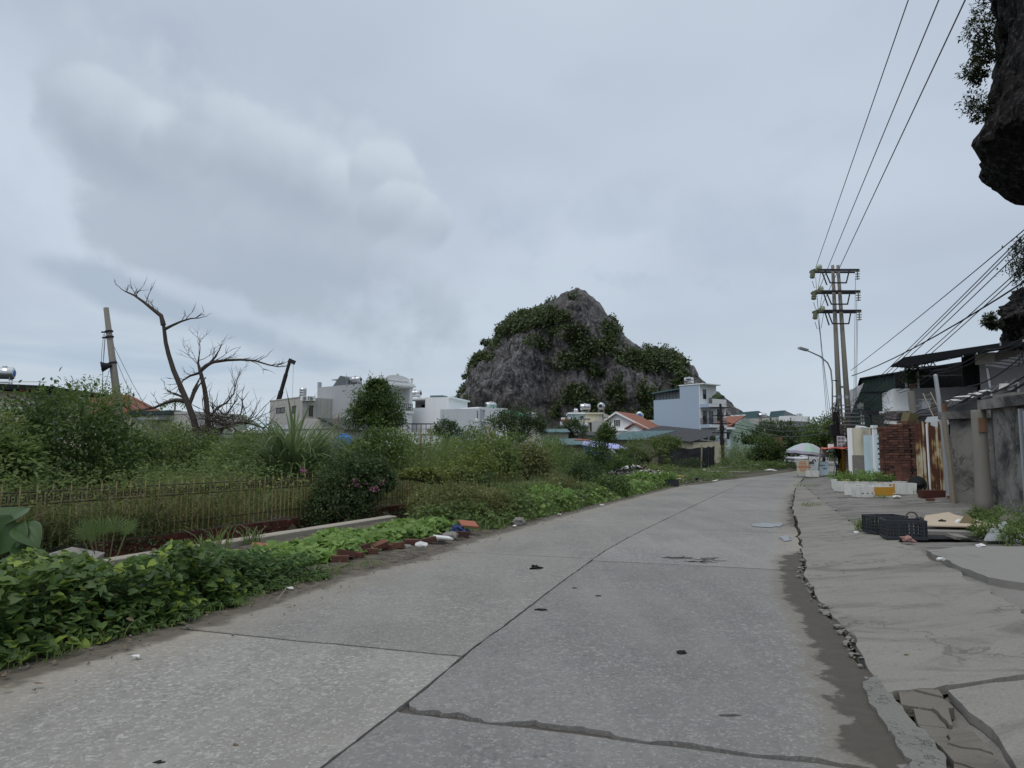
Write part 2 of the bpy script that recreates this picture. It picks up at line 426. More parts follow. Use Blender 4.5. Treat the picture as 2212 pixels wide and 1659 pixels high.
# special surface materials
@reg('road')
def _road():
 t = NT('road')
 p = t.pos()
 oi = t.node('ShaderNodeObjectInfo')
 warp = t.node('ShaderNodeVectorMath', operation='ADD')
 nz = t.node('ShaderNodeTexNoise', {'Scale': 9.0, 'Detail': 2.0})
 t.l.new(p, nz.inputs['Vector'])
 sc = t.node('ShaderNodeVectorMath', operation='SCALE')
 t.l.new(nz.outputs['Color'], sc.inputs[0])
 sc.inputs[3].default_value = 0.05
 t.l.new(p, warp.inputs[0])
 t.l.new(sc.outputs[0], warp.inputs[1])
 wv = warp.outputs[0]
 def stones(scale):
  n = t.node('ShaderNodeTexVoronoi', {'Scale': scale, 'Randomness': 1.0}, feature='F1')
  t.l.new(wv, n.inputs['Vector'])
  e = t.node('ShaderNodeTexVoronoi', {'Scale': scale, 'Randomness': 1.0}, feature='DISTANCE_TO_EDGE')
  t.l.new(wv, e.inputs['Vector'])
  s = t.node('ShaderNodeSeparateColor')
  t.l.new(n.outputs['Color'], s.inputs[0])
  return s.outputs[0], s.outputs[1], e.outputs['Distance']
 r1, r2, e1 = stones(27.0)
 q1, q2, f1 = stones(60.0)
 big = t.noise(p, 0.35, 6, 0.6)
 mid = t.noise(p, 2.2, 6, 0.62)
 fine = t.noise(p, 130.0, 2, 0.6)
 base = t.mix(t.math('ADD', t.math('MULTIPLY', t.step(big, .3, .7), 0.55), t.math('MULTIPLY', mid, 0.5)), (0.146, 0.138, 0.126), (0.272, 0.257, 0.234))
 worn = t.step(t.noise(p, 0.5, 4, 0.6), 0.35, 0.65)
 m1 = t.math('MULTIPLY', t.step(e1, 0.06, 0.13), t.step(r2, 0.34, 0.42))
 st = t.mix(r1, (0.11, 0.11, 0.112), (0.40, 0.385, 0.36))
 c = t.mix(t.math('MULTIPLY', m1, t.math('ADD', t.math('MULTIPLY', worn, 0.55), 0.22)), base, st)
 m2 = t.math('MULTIPLY', t.step(f1, 0.06, 0.14), t.step(q2, 0.6, 0.66))
 c = t.mix(t.math('MULTIPLY', m2, 0.6), c, t.mix(q1, (0.10, 0.10, 0.11), (0.46, 0.455, 0.44)))
 c = t.mix(t.math('MULTIPLY', fine, 0.25), c, (0.12, 0.12, 0.12))
 stn = t.step(t.noise(t.pos(scale=(1.0, 0.45, 1.0)), 0.8, 7, 0.7, 0.5), 0.60, 0.80)
 c = t.mix(t.math('MULTIPLY', stn, 0.5), c, (0.085, 0.08, 0.075))
 trk = t.step(t.noise(t.pos(scale=(2.2, 0.22, 1.0)), 0.9, 5, 0.6), 0.42, 0.66)
 c = t.mix(t.math('MULTIPLY', trk, 0.22), c, (0.30, 0.29, 0.27))
 at = t.node('ShaderNodeAttribute', attribute_name='dust')
 d = t.math('MULTIPLY', at.outputs['Fac'], t.math('ADD', t.math('MULTIPLY', t.noise(p, 2.0, 6, 0.65), 1.5), 0.2))
 c = t.mix(t.math('MULTIPLY', d, 0.85, clamp=True), c, (0.26, 0.235, 0.19))
 c = t.mix(1.0, c, oi.outputs['Color'], 'MULTIPLY')
 rag = t.noise(p, 2.6, 8, 0.68, 0.4)
 so = t.node('ShaderNodeAttribute', attribute_name='soil').outputs['Fac']
 sm = t.step(t.math('ADD', so, t.math('MULTIPLY', t.math('SUBTRACT', rag, 0.5), 0.9)), 0.55, 0.80)
 c = t.mix(t.math('MULTIPLY', sm, 0.9), c, t.mix(t.noise(p, 14, 5, 0.65), (0.045, 0.038, 0.03), (0.15, 0.13, 0.10)))
 da = t.node('ShaderNodeAttribute', attribute_name='damp').outputs['Fac']
 dn = t.math('ADD', da, t.math('MULTIPLY', t.math('SUBTRACT', rag, 0.5), 1.3))
 c = t.mix(t.math('MULTIPLY', t.step(dn, 0.15, 0.5), 0.55), c, (0.155, 0.138, 0.11))
 wet = t.step(dn, 0.50, 0.62)
 c = t.mix(t.math('MULTIPLY', wet, 0.9), c, t.mix(t.noise(p, 9, 5, 0.6), (0.042, 0.037, 0.03), (0.085, 0.075, 0.06)))
 h = t.math('ADD', t.math('MULTIPLY', m1, 0.5), t.math('ADD', fine, t.math('MULTIPLY', mid, 0.8)))
 t.bsdf(c, t.mix(stn, (0.86, 0.86, 0.86), (0.6, 0.6, 0.6)), 0, t.bump(h, 0.35, 0.006), 0.3)
 return t.m
def _crackcon(name, c0, c1, stain, stainf, crack=0.7, cs=0.55):
 t = NT(name)
 p = t.pos()
 big = t.noise(p, 0.55, 7, 0.62, 0.3)
 mid = t.noise(p, 3.5, 6, 0.65)
 fine = t.noise(p, 60, 3, 0.6)
 c = t.mix(t.math('ADD', t.math('MULTIPLY', big, 0.55), t.math('MULTIPLY', mid, 0.45)), c0, c1)
 c = t.mix(t.math('MULTIPLY', t.step(fine, 0.35, 0.7), 0.38), c, (0.11, 0.104, 0.092))
 s = t.step(t.noise(t.pos(scale=(0.8, 1.7, 1)), 0.8, 8, 0.70, 1.2), 0.46, 0.68)
 c = t.mix(t.math('MULTIPLY', s, stainf), c, stain)
 pits = t.step(t.noise(p, 16, 3, 0.6), 0.62, 0.70)
 c = t.mix(t.math('MULTIPLY', pits, 0.5), c, (0.09, 0.085, 0.075))
 wv = t.node('ShaderNodeVectorMath', operation='ADD')
 nz = t.node('ShaderNodeTexNoise', {'Scale': 3.0, 'Detail': 6.0, 'Roughness': 0.6})
 t.l.new(p, nz.inputs['Vector'])
 t.l.new(p, wv.inputs[0])
 sc = t.node('ShaderNodeVectorMath', operation='SCALE')
 t.l.new(nz.outputs['Color'], sc.inputs[0])
 sc.inputs[3].default_value = 0.9
 t.l.new(sc.outputs[0], wv.inputs[1])
 e = t.vor(wv.outputs[0], cs, 'DISTANCE_TO_EDGE')
 k = t.math('SUBTRACT', 1.0, t.step(e, 0.004, 0.014))
 k = t.math('MULTIPLY', k, t.step(t.noise(p, 0.8, 3, 0.5), 0.38, 0.55))
 c = t.mix(t.math('MULTIPLY', k, crack), c, (0.04, 0.037, 0.033))
 h = t.math('SUBTRACT', t.math('ADD', mid, t.math('MULTIPLY', fine, 0.4)), t.math('MULTIPLY', k, 2.0))
 t.bsdf(c, 0.92, 0, t.bump(h, 0.45, 0.015), 0.25)
 return t.m
MATS['apron'] = lambda: _crackcon('apron', (0.185, 0.175, 0.153), (0.29, 0.273, 0.237), (0.10, 0.092, 0.078), 0.75, 0.35)
MATS['pavement'] = lambda: _crackcon('pavement', (0.14, 0.133, 0.12), (0.27, 0.255, 0.23), (0.062, 0.057, 0.049), 0.85)
MATS['kerb'] = lambda: _crackcon('kerb', (0.135, 0.135, 0.12), (0.225, 0.222, 0.20), (0.09, 0.085, 0.072), 0.7, 0.8, 2.2)
MATS['fragment'] = lambda: _crackcon('fragment', (0.10, 0.09, 0.073), (0.20, 0.18, 0.147), (0.08, 0.072, 0.06), 0.8, 0.0)
@reg('mud')
def _mud():
 t = NT('mud')
 p = t.pos()
 n = t.noise(p, 4, 6, 0.6)
 g = t.noise(p, 60, 3, 0.6)
 c = t.mix(n, (0.045, 0.039, 0.032), (0.10, 0.088, 0.072))
 c = t.mix(t.math('MULTIPLY', t.step(g, 0.62, 0.7), 0.4), c, (0.24, 0.22, 0.19))
 t.bsdf(c, 0.62, 0, t.bump(t.math('ADD', n, g), 0.4, 0.006), 0.4)
 return t.m
plain('damp', (0.135, 0.122, 0.10), 0.9, var=0.3, scale=6, dirt=0.5, dirtcol=(0.22, 0.205, 0.175), dirtscale=6.0)
@reg('water')
def _water():
 t = NT('water')
 p = t.pos()
 t.bsdf((0.07, 0.068, 0.062), 0.16, 0, t.bump(t.noise(p, 3, 2, 0.5), 0.03, 0.01), 0.35)
 return t.m
@reg('ground')
def _ground():
 t = NT('ground')
 p = t.pos()
 a = t.noise(p, 0.6, 7, 0.62)
 b = t.noise(p, 7, 5, 0.65)
 c = t.mix(b, (0.040, 0.034, 0.026), (0.105, 0.090, 0.070))
 c = t.mix(t.step(a, 0.45, 0.62), c, t.mix(b, (0.035, 0.05, 0.02), (0.085, 0.10, 0.04)))
 t.bsdf(c, 0.96, 0, t.bump(t.math('ADD', b, t.noise(p, 40, 3, 0.6)), 0.7, 0.03), 0.2)
 return t.m
@reg('verge_soil')
def _vsoil():
 t = NT('verge_soil')
 p = t.pos()
 b = t.noise(p, 5, 7, 0.65)
 g = t.noise(p, 55, 3, 0.6)
 c = t.mix(t.step(b, .25, .75), (0.040, 0.034, 0.027), (0.165, 0.143, 0.113))
 c = t.mix(t.math('MULTIPLY', t.step(g, 0.6, 0.68), 0.5), c, (0.22, 0.19, 0.15))
 t.bsdf(c, 0.96, 0, t.bump(t.math('ADD', b, g), 0.7, 0.02), 0.2)
 return t.m
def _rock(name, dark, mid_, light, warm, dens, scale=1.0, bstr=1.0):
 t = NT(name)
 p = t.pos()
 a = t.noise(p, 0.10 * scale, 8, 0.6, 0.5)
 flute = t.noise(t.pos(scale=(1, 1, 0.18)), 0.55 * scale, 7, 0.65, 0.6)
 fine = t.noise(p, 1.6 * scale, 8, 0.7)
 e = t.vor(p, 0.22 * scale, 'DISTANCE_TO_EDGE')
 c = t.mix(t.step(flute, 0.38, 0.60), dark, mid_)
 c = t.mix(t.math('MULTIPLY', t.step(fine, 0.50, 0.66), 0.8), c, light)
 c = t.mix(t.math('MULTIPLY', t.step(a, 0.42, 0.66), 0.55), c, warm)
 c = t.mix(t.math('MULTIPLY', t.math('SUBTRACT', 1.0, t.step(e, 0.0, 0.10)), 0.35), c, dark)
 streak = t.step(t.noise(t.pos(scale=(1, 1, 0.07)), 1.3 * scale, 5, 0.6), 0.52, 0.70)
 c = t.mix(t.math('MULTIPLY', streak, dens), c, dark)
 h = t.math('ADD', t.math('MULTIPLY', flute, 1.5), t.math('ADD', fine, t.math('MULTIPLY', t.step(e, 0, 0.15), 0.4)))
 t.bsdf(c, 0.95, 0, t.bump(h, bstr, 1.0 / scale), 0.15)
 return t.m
MATS['rock_hill'] = lambda: _rock('rock_hill', (0.055, 0.053, 0.055), (0.215, 0.209, 0.211), (0.43, 0.415, 0.405), (0.155, 0.137, 0.131), 0.6, 0.8)
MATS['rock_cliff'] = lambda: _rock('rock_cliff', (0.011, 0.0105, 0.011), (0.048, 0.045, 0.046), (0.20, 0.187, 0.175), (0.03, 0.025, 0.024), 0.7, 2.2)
@reg('brick')
def _brick():
 t = NT('brick')
 g = t.node('ShaderNodeObjectInfo')
 p = t.pos()
 r = t.math('ADD', t.math('MULTIPLY', g.outputs['Random'], 0.9), t.math('MULTIPLY', t.noise(p, 3, 5, 0.6), 0.3))
 c = t.mix(r, (0.045, 0.026, 0.022), (0.155, 0.072, 0.052))
 d = t.step(t.noise(p, 1.4, 7, 0.65), 0.50, 0.72)
 c = t.mix(t.math('MULTIPLY', d, 0.65), c, (0.045, 0.033, 0.026))
 t.bsdf(c, 0.92, 0, t.bump(t.noise(p, 60, 4, 0.6), 0.4, 0.004), 0.2)
 return t.m
@reg('brick_dark')
def _brickd():
 t = NT('brick_dark')
 g = t.node('ShaderNodeObjectInfo')
 p = t.pos()
 c = t.mix(g.outputs['Random'], (0.062, 0.022, 0.018), (0.125, 0.040, 0.030))
 d = t.step(t.noise(p, 2.0, 7, 0.65), 0.45, 0.70)
 c = t.mix(t.math('MULTIPLY', d, 0.6), c, (0.035, 0.028, 0.02))
 t.bsdf(c, 0.92, 0, t.bump(t.noise(p, 60, 4, 0.6), 0.4, 0.004), 0.2)
 return t.m
plain('mortar', (0.10, 0.085, 0.07), 0.95, var=0.3, dirt=0.4, scale=5)
@reg('rust_sheet')
def _rust():
 t = NT('rust_sheet')
 p = t.pos()
 n = t.noise(t.pos(scale=(9, 9, 0.45)), 0.9, 7, 0.62, 0.3)
 n2 = t.noise(t.pos(scale=(1.2, 1.2, 0.9)), 1.3, 5, 0.6)
 f = t.math('ADD', t.math('MULTIPLY', n, 0.55), t.math('MULTIPLY', n2, 0.55))
 c = t.mix(t.step(f, 0.46, 0.535), (0.45, 0.43, 0.35), (0.36, 0.25, 0.10))
 c = t.mix(t.step(f, 0.51, 0.58), c, (0.075, 0.026, 0.016))
 t.bsdf(c, 0.8, 0.0, t.bump(t.noise(p, 40, 4, 0.6), 0.3, 0.004), 0.3)
 return t.m
@reg('old_plaster')
def _oldp():
 t = NT('old_plaster')
 p = t.pos()
 a = t.noise(p, 0.85, 8, 0.68, 0.5)
 b = t.noise(p, 4.0, 6, 0.65)
 c = t.mix(t.step(a, 0.38, 0.60), (0.045, 0.043, 0.042), (0.215, 0.206, 0.192))
 c = t.mix(t.math('MULTIPLY', t.step(b, 0.52, 0.72), 0.5), c, (0.27, 0.26, 0.24))
 wv = t.node('ShaderNodeVectorMath', operation='ADD')
 nz = t.node('ShaderNodeTexNoise', {'Scale': 2.0, 'Detail': 5.0})
 t.l.new(p, nz.inputs['Vector'])
 t.l.new(p, wv.inputs[0])
 t.l.new(nz.outputs['Color'], wv.inputs[1])
 e = t.vor(wv.outputs[0], 0.9, 'DISTANCE_TO_EDGE')
 k = t.math('MULTIPLY', t.math('SUBTRACT', 1.0, t.step(e, 0.004, 0.016)), t.step(a, 0.45, 0.6))
 c = t.mix(t.math('MULTIPLY', k, 0.7), c, (0.03, 0.028, 0.027))
 st = t.step(t.noise(t.pos(scale=(3, 3, 0.2)), 1.0, 6, 0.6), 0.55, 0.75)
 c = t.mix(t.math('MULTIPLY', st, 0.5), c, (0.04, 0.038, 0.036))
 t.bsdf(c, 0.94, 0, t.bump(t.math('ADD', a, b), 0.4, 0.02), 0.2)
 return t.m
# mesh helpers
def world_loc(o):
 v = Vector((0, 0, 0))
 while o is not None:
  v += o.location
  o = o.parent
 return v
def tag(o, label=None, cat=None, group=None, kind=None):
 for k, v in (('label', label), ('category', cat), ('group', group), ('kind', kind)):
  if v:
   o[k] = v
 return o
def thing(name, label, cat, loc=(0, 0, 0), rotz=0.0, group=None):
 o = bpy.data.objects.new(name, None)
 o.empty_display_size = 0.3
 COL.objects.link(o)
 o.location = loc
 o.rotation_euler = (0, 0, rotz)
 return tag(o, label, cat, group)
def link_mesh(name, me, mat, parent=None, loc=(0, 0, 0), label=None):
 o = bpy.data.objects.new(name, me)
 COL.objects.link(o)
 o.location = loc
 if mat is not None and not me.materials:
  me.materials.append(M(mat))
 if parent is not None:
  o.parent = parent
 if label:
  o['label'] = label
 return o
class MB:
 def __init__(s):
  s.v, s.f = [], []
 def add(s, vs, fs):
  n = len(s.v)
  s.v += [tuple(p) for p in vs]
  s.f += [tuple(i + n for i in q) for q in fs]
  return s
 BOXF = [(0, 3, 2, 1), (4, 5, 6, 7), (0, 1, 5, 4), (1, 2, 6, 5), (2, 3, 7, 6), (3, 0, 4, 7)]
 def box(s, x0, x1, y0, y1, z0, z1):
  return s.add([(x0, y0, z0), (x1, y0, z0), (x1, y1, z0), (x0, y1, z0), (x0, y0, z1), (x1, y0, z1), (x1, y1, z1), (x0, y1, z1)], s.BOXF)
 def obox(s, c, size, rot=None, jit=0.0, r=None):
  a, b, h = size[0] / 2, size[1] / 2, size[2] / 2
  m = rot or Matrix.Identity(3)
  vs = []
  for (x, y, z) in [(-a, -b, -h), (a, -b, -h), (a, b, -h), (-a, b, -h), (-a, -b, h), (a, -b, h), (a, b, h), (-a, b, h)]:
   q = Vector((x, y, z))
   if jit:
    q += Vector(((r.random() - .5) * jit, (r.random() - .5) * jit, (r.random() - .5) * jit))
   vs.append(Vector(c) + m @ q)
  return s.add(vs, s.BOXF)
 def hull8(s, bottom, top):
  return s.add(list(bottom) + list(top), s.BOXF)
 def prism(s, pts, ext):
  n = len(pts)
  e = Vector(ext)
  vs = [Vector(p) for p in pts] + [Vector(p) + e for p in pts]
  fs = [tuple(range(n - 1, -1, -1)), tuple(range(n, 2 * n))]
  fs += [(i, (i + 1) % n, (i + 1) % n + n, i + n) for i in range(n)]
  return s.add(vs, fs)
 def tube(s, pts, rad, n=6, cap=True, ell=1.0):
  pts = [Vector(p) for p in pts]
  if not hasattr(rad, '__len__'):
   rad = [rad] * len(pts)
  vs, fs = [], []
  ref = None
  for i, p in enumerate(pts):
   d = (pts[min(i + 1, len(pts) - 1)] - pts[max(i - 1, 0)])
   d = d.normalized() if d.length > 1e-9 else Vector((0, 0, 1))
   if ref is None:
    ref = Vector((1, 0, 0)) if abs(d.x) < 0.8 else Vector((0, 1, 0))
   a = (ref - d * ref.dot(d)).normalized()
   b = d.cross(a)
   ref = a
   for k in range(n):
    t = 2 * math.pi * k / n
    vs.append(p + (a * math.cos(t) + b * math.sin(t) * ell) * rad[i])
  for i in range(len(pts) - 1):
   for k in range(n):
    k2 = (k + 1) % n
    fs.append((i * n + k, i * n + k2, (i + 1) * n + k2, (i + 1) * n + k))
  if cap:
   fs.append(tuple(range(n - 1, -1, -1)))
   fs.append(tuple((len(pts) - 1) * n + k for k in range(n)))
  return s.add(vs, fs)
 def lathe(s, c, axis, prof, n=12, cap=True):
  ax = Vector(axis).normalized()
  return s.tube([Vector(c) + ax * d for d, r in prof], [max(r, 1e-4) for d, r in prof], n, cap)
 def grid(s, fn, nu, nv):
  vs = [fn(i / nu, j / nv) for j in range(nv + 1) for i in range(nu + 1)]
  fs = [(j * (nu + 1) + i, j * (nu + 1) + i + 1, (j + 1) * (nu + 1) + i + 1, (j + 1) * (nu + 1) + i) for j in range(nv) for i in range(nu)]
  return s.add(vs, fs)
 def blob(s, c, rad, amp=0.25, seed=0, sub=2, freq=1.3, flat=None):
  bm = bmesh.new()
  bmesh.ops.create_icosphere(bm, subdivisions=sub, radius=1.0)
  off = Vector((seed * 3.7, seed * 1.9, seed * 5.3))
  vs = []
  for v in bm.verts:
   d = v.co.normalized()
   k = 1 + amp * mnoise.fractal(d * freq + off, 1.0, 2.0, 3)
   q = Vector((d.x * rad[0], d.y * rad[1], d.z * rad[2])) * k
   if flat is not None:
    q.z = max(q.z, -flat)
   vs.append(Vector(c) + q)
  fs = [tuple(x.index for x in f.verts) for f in bm.faces]
  bm.free()
  return s.add(vs, fs)
 def mesh(s, name, origin=(0, 0, 0), smooth=False):
  me = bpy.data.meshes.new(name)
  ox, oy, oz = origin
  me.from_pydata([(x - ox, y - oy, z - oz) for x, y, z in s.v], [], s.f)
  me.update()
  if smooth:
   me.shade_smooth()
  return me
 def build(s, name, mat, parent=None, local=False, smooth=False, label=None):
  o = (0, 0, 0) if local or parent is None else tuple(world_loc(parent))
  return link_mesh(name, s.mesh(name, o, smooth), mat, parent, label=label)
 def single(s, name, mat, label, cat, group=None, smooth=False):
  a = np.array(s.v)
  o = ((a[:, 0].min() + a[:, 0].max()) / 2, (a[:, 1].min() + a[:, 1].max()) / 2, a[:, 2].min())
  ob = link_mesh(name, s.mesh(name, o, smooth), mat, None, o)
  return tag(ob, label, cat, group)
def rotm(rx=0, ry=0, rz=0):
 return (Matrix.Rotation(rz, 3, 'Z') @ Matrix.Rotation(ry, 3, 'Y') @ Matrix.Rotation(rx, 3, 'X'))
def fast_mesh(name, V, F):
 me = bpy.data.meshes.new(name)
 V = np.ascontiguousarray(V, dtype=np.float32)
 F = np.ascontiguousarray(F, dtype=np.int32)
 k = F.shape[1]
 me.vertices.add(len(V))
 me.vertices.foreach_set('co', V.ravel())
 me.loops.add(F.size)
 me.loops.foreach_set('vertex_index', F.ravel())
 me.polygons.add(len(F))
 me.polygons.foreach_set('loop_start', np.arange(0, F.size, k, dtype=np.int32))
 me.update(calc_edges=True)
 return me
# plan curves of the road (read off the ground plane)
def curve_from(px, extra_lo, extra_hi, z=0.0):
 pts = [G(u, v, z) for u, v in px]
 pts = [Vector((a, b, 0)) for a, b in extra_lo] + pts + [Vector((a, b, 0)) for a, b in extra_hi]
 pts.sort(key=lambda q: q.y)
 ys = np.array([p.y for p in pts])
 xs = np.array([p.x for p in pts])
 return lambda y: float(np.interp(y, ys, xs))
XL = curve_from([(0, 1465), (400, 1352), (740, 1242), (885, 1210), (975, 1176), (1112, 1138), (1193, 1116), (1349, 1077),
(1474, 1047), (1599, 1032), (1728, 1016)], [(-6.0, -6.0)], [(33, 80), (47, 110), (80, 170)])
XC = curve_from([(692, 1659), (890, 1510), (1020, 1402), (1106, 1339), (1207, 1262), (1306, 1190), (1358, 1161), (1412, 1134),
(1537, 1074), (1599, 1047), (1649, 1033)], [(-3.6, -6.0)], [(24.2, 57), (36.5, 80), (50.5, 110), (83, 168)])
XR = curve_from([(1966, 1659), (1884, 1465), (1771, 1305), (1733, 1240), (1729, 1185), (1710, 1096), (1717, 1056), (1735, 1032)],
[(-0.6, -6.0), (1.2, 1.0)], [(26.8, 57), (39.5, 80), (54, 110), (86, 166)])
def XB(y):                                     # concrete ditch beam
 return -2.64 + 0.426 * (y - 16.0)
def XW(y):                                     # brick foot wall under the fence
 return XB(y) - 2.35
DITCH = (4.0, 26.0)
def ground_z(x, y):
 z = -0.02
 if -8 < y < 170:
  l, r = XL(y), XR(y)
  if l - 0.4 < x < r + 0.5:
   return -0.14
  if x <= l - 0.4:
   if DITCH[0] < y < DITCH[1] and XW(y) + 0.05 < x < XB(y) - 0.1:
    return -0.75
   z = -0.03 + 0.06 * min(1, (l - x) / 2.0)
   if x < XW(y):
    z = 0.12 + 0.25 * mnoise.noise(Vector((x * 0.12, y * 0.12, 3.0)))
  elif y < 60:
   z = -0.10
 return z
def nonuni(core_lo, core_hi, step, far):
 a = list(np.arange(core_lo, core_hi + 1e-6, step))
 lo, hi, d = [], [], step
 x = core_hi
 while x < far:
  d *= 1.45
  x += d
  hi.append(x)
 d, x = step, core_lo
 while x > -far:
  d *= 1.45
  x -= d
  lo.insert(0, x)
 return np.array(lo + a + hi)
gx, gy = nonuni(-30, 30, 0.5, 4000), nonuni(-6, 70, 0.5, 4000)
V = np.array([(x, y, ground_z(x, y)) for y in gy for x in gx])
nx = len(gx)
ii = np.arange(len(gy) - 1)[:, None] * nx + np.arange(nx - 1)[None, :]
ii = ii.ravel()
gme = fast_mesh('ground', V, np.stack([ii, ii + 1, ii + 1 + nx, ii + nx], 1))
gme.shade_smooth()
tag(link_mesh('ground', gme, 'ground'), kind='structure')
def smooth01(t):
 t = max(0.0, min(1.0, t))
 return t * t * (3 - 2 * t)
# the road: concrete slabs with open joints
road = tag(bpy.data.objects.new('road', None), kind='structure')
COL.objects.link(road)
def slab_mesh(name, fa, fb, c0, c1, side, gap0, gap1, jag0, jag1, seed):
 k = 0.29
 L = c1 - c0
 nv = max(4, min(60, int(L / 0.09))) if c0 < 14 else max(4, int(L / 0.5))
 nu = 26 if c0 < 14 else 10
 def edge(c, lat):                     # lat: metres to the right of the centre joint
  return c - k * lat
 vs, dust, soil, damp = [], [], [], []
 if c0 < 8:
  nu = 70 if side > 0 else 40
 for j in range(nv + 1):
  t = j / nv
  for i in range(nu + 1):
   s = i / nu
   wid = fb(c0 + t * L) - fa(c0 + t * L)
   lat = (s - 1) * wid if side < 0 else s * wid
   y0, y1 = edge(c0, lat) + gap0, edge(c1, lat) - gap1
   y = y0 + (y1 - y0) * t
   if j == 0:
    fade = 1 - 0.85 * s if jag0 > 0.1 else 1.0
    y += -gap0 * (1 - fade) + fade * jag0 * mnoise.fractal(Vector((lat * 2.2, seed * 9.1, 0)), 0.8, 2.0, 5) + fade * jag0 * 0.5
   if j == nv:
    y += jag1 * mnoise.fractal(Vector((lat * 2.2, seed * 9.1 + 9.1, 0)), 0.8, 2.0, 5) - jag1 * 0.5
   xa, xb = fa(y), fb(y)
   x = xa + (xb - xa) * s
   if (side < 0 and i == nu) or (side > 0 and i == 0):
    x += -side * -0.0 + (0.012 if side > 0 else -0.012) + 0.016 * mnoise.fractal(Vector((y * 3.1, side * 4.0, 1)), 0.8, 2.0, 4) * (1 if side > 0 else -1)
   else:
    if (side < 0 and i == 0) or (side > 0 and i == nu):
     x += 0.10 * mnoise.fractal(Vector((y * 1.3, side * 7.0, 2)), 0.8, 2.0, 5)
   z = 0.003 * mnoise.noise(Vector((x * 0.8, y * 0.8, seed)))
   vs.append((x, y, z))
   dd = abs(x - (fa(y) if side < 0 else fb(y)))
   dust.append(max(0.0, 1 - dd / (0.95 if side < 0 else 0.6)))
   soil.append(max(0.0, 1 - dd / 0.75) if side < 0 else 0.0)
   win = smooth01((y - 3.2) / .8) * smooth01((12.2 - y) / 1.5) + .6 * smooth01((y - 13) / 3) * smooth01((32 - y) / 6)
   damp.append(win * max(0.0, 1.15 - dd / 0.5) if side > 0 else 0.0)
 nuv = nu + 1
 fs = [(j * nuv + i, j * nuv + i + 1, (j + 1) * nuv + i + 1, (j + 1) * nuv + i) for j in range(nv) for i in range(nu)]
 loop = [i for i in range(nuv)] + [j * nuv + nu for j in range(1, nv + 1)] + [nv * nuv + i for i in range(nu - 1, -1, -1)] + [j * nuv for j in range(nv - 1, 0, -1)]
 b = len(vs)
 for q in loop:
  x, y, z = vs[q]
  vs.append((x, y, z - 0.13))
  dust.append(dust[q])
  soil.append(soil[q])
  damp.append(damp[q])
 n = len(loop)
 fs += [(loop[(i + 1) % n], loop[i], b + i, b + (i + 1) % n) for i in range(n)]
 me = bpy.data.meshes.new(name)
 me.from_pydata(vs, [], fs)
 me.update()
 for nm_, vals in (('dust', dust), ('soil', soil), ('damp', damp)):
  me.attributes.new(nm_, 'FLOAT', 'POINT').data.foreach_set('value', vals)
 return me
LEFT_J = [-4.6, 0.6, 5.71, 10.8, 15.9, 20.6, 25.2, 30.2, 35.2, 40.2, 46, 52, 58, 66, 76, 88, 102, 120]
RIGHT_J = [-5.6, -0.5, 4.55, 10.6, 15.0, 20.0, 25.0, 30.0, 35.0, 40.0, 46, 52, 58, 66, 76, 88, 102, 120]
for side, J, fa, fb in ((-1, LEFT_J, XL, XC), (1, RIGHT_J, XC, XR)):
 for i in range(len(J) - 1):
  big = (side > 0 and J[i] == 4.55)
  bige = (side > 0 and J[i + 1] == 4.55)
  far = J[i] > 6
  me = slab_mesh('slab', fa, fb, J[i], J[i + 1], side,
  0.030 if big else (0.006 if far else 0.011), 0.012 if bige else (0.006 if far else 0.011),
  0.17 if big else 0.012, 0.02 if bige else 0.012, i + (50 if side > 0 else 0))
  o = link_mesh('slab', me, 'road', road)
  v = 0.97 + 0.08 * rnd.random()
  if side < 0 and i <= 1:
   v = 1.16
  if side < 0 and i == 2:
   v = 0.98
  if side > 0 and i in (1, 2):
   v = 0.84 if i == 1 else 0.88
  o.color = (v * (0.985 if side > 0 else 1.0), v * (0.985 if side > 0 else 0.99), v * (0.99 if side > 0 else 0.965), 1)
mb = MB()
mb.grid(lambda a, b: (XC(-4 + b * 60) + (a - 0.5) * 0.3, -4 + b * 60, -0.026), 2, 120)
for c, lo, hi, w in ((5.71, -3.4, 0, 0.3), (4.55, 0, 3.3, 0.5), (10.6, 0, 3.3, 0.3)):
 mb.grid(lambda a, b: (XC(c - 0.29 * (lo + (hi - lo) * a)) + lo + (hi - lo) * a, c - 0.29 * (lo + (hi - lo) * a) + (b - 0.5) * w, -0.030), 20, 2)
mb.build('joint_grit', 'mud', road)
# pavement on the right
BROKEN = [G(u, v) for u, v in ((1862, 1478), (1900, 1462), (1985, 1452), (2015, 1480), (2065, 1540), (2130, 1610), (2200, 1680), (2200, 1760), (1960, 1760))]
def inside(poly, x, y):
 c = False
 n = len(poly)
 for i in range(n):
  a, b = poly[i], poly[(i + 1) % n]
  if (a.y > y) != (b.y > y) and x < (b.x - a.x) * (y - a.y) / (b.y - a.y) + a.x:
   c = not c
 return c
def walk_z(x, y):
 d = x - XR(y)
 z = 0.025 + 0.13 * smooth01(d / 1.9)
 z += 0.018 * mnoise.noise(Vector((x * 0.5, y * 0.5, 0.3)))
 q = ((x - 13.9) / 1.5) ** 2 + ((y - 22.6) / 1.6) ** 2
 z += 0.16 * math.exp(-q)
 return z
def jag_edge(y):
 return 0.07 * mnoise.fractal(Vector((y * 1.3, 4.4, 0)), 0.9, 2.0, 4) + 0.03
ysw = list(np.arange(-3, 16, 0.16)) + list(np.arange(16, 62, 0.5))
lat = [0.0, 0.03, 0.1, 0.2, 0.32] + [0.32 + 0.3 * i for i in range(1, 28)]
vs, fs = [], []
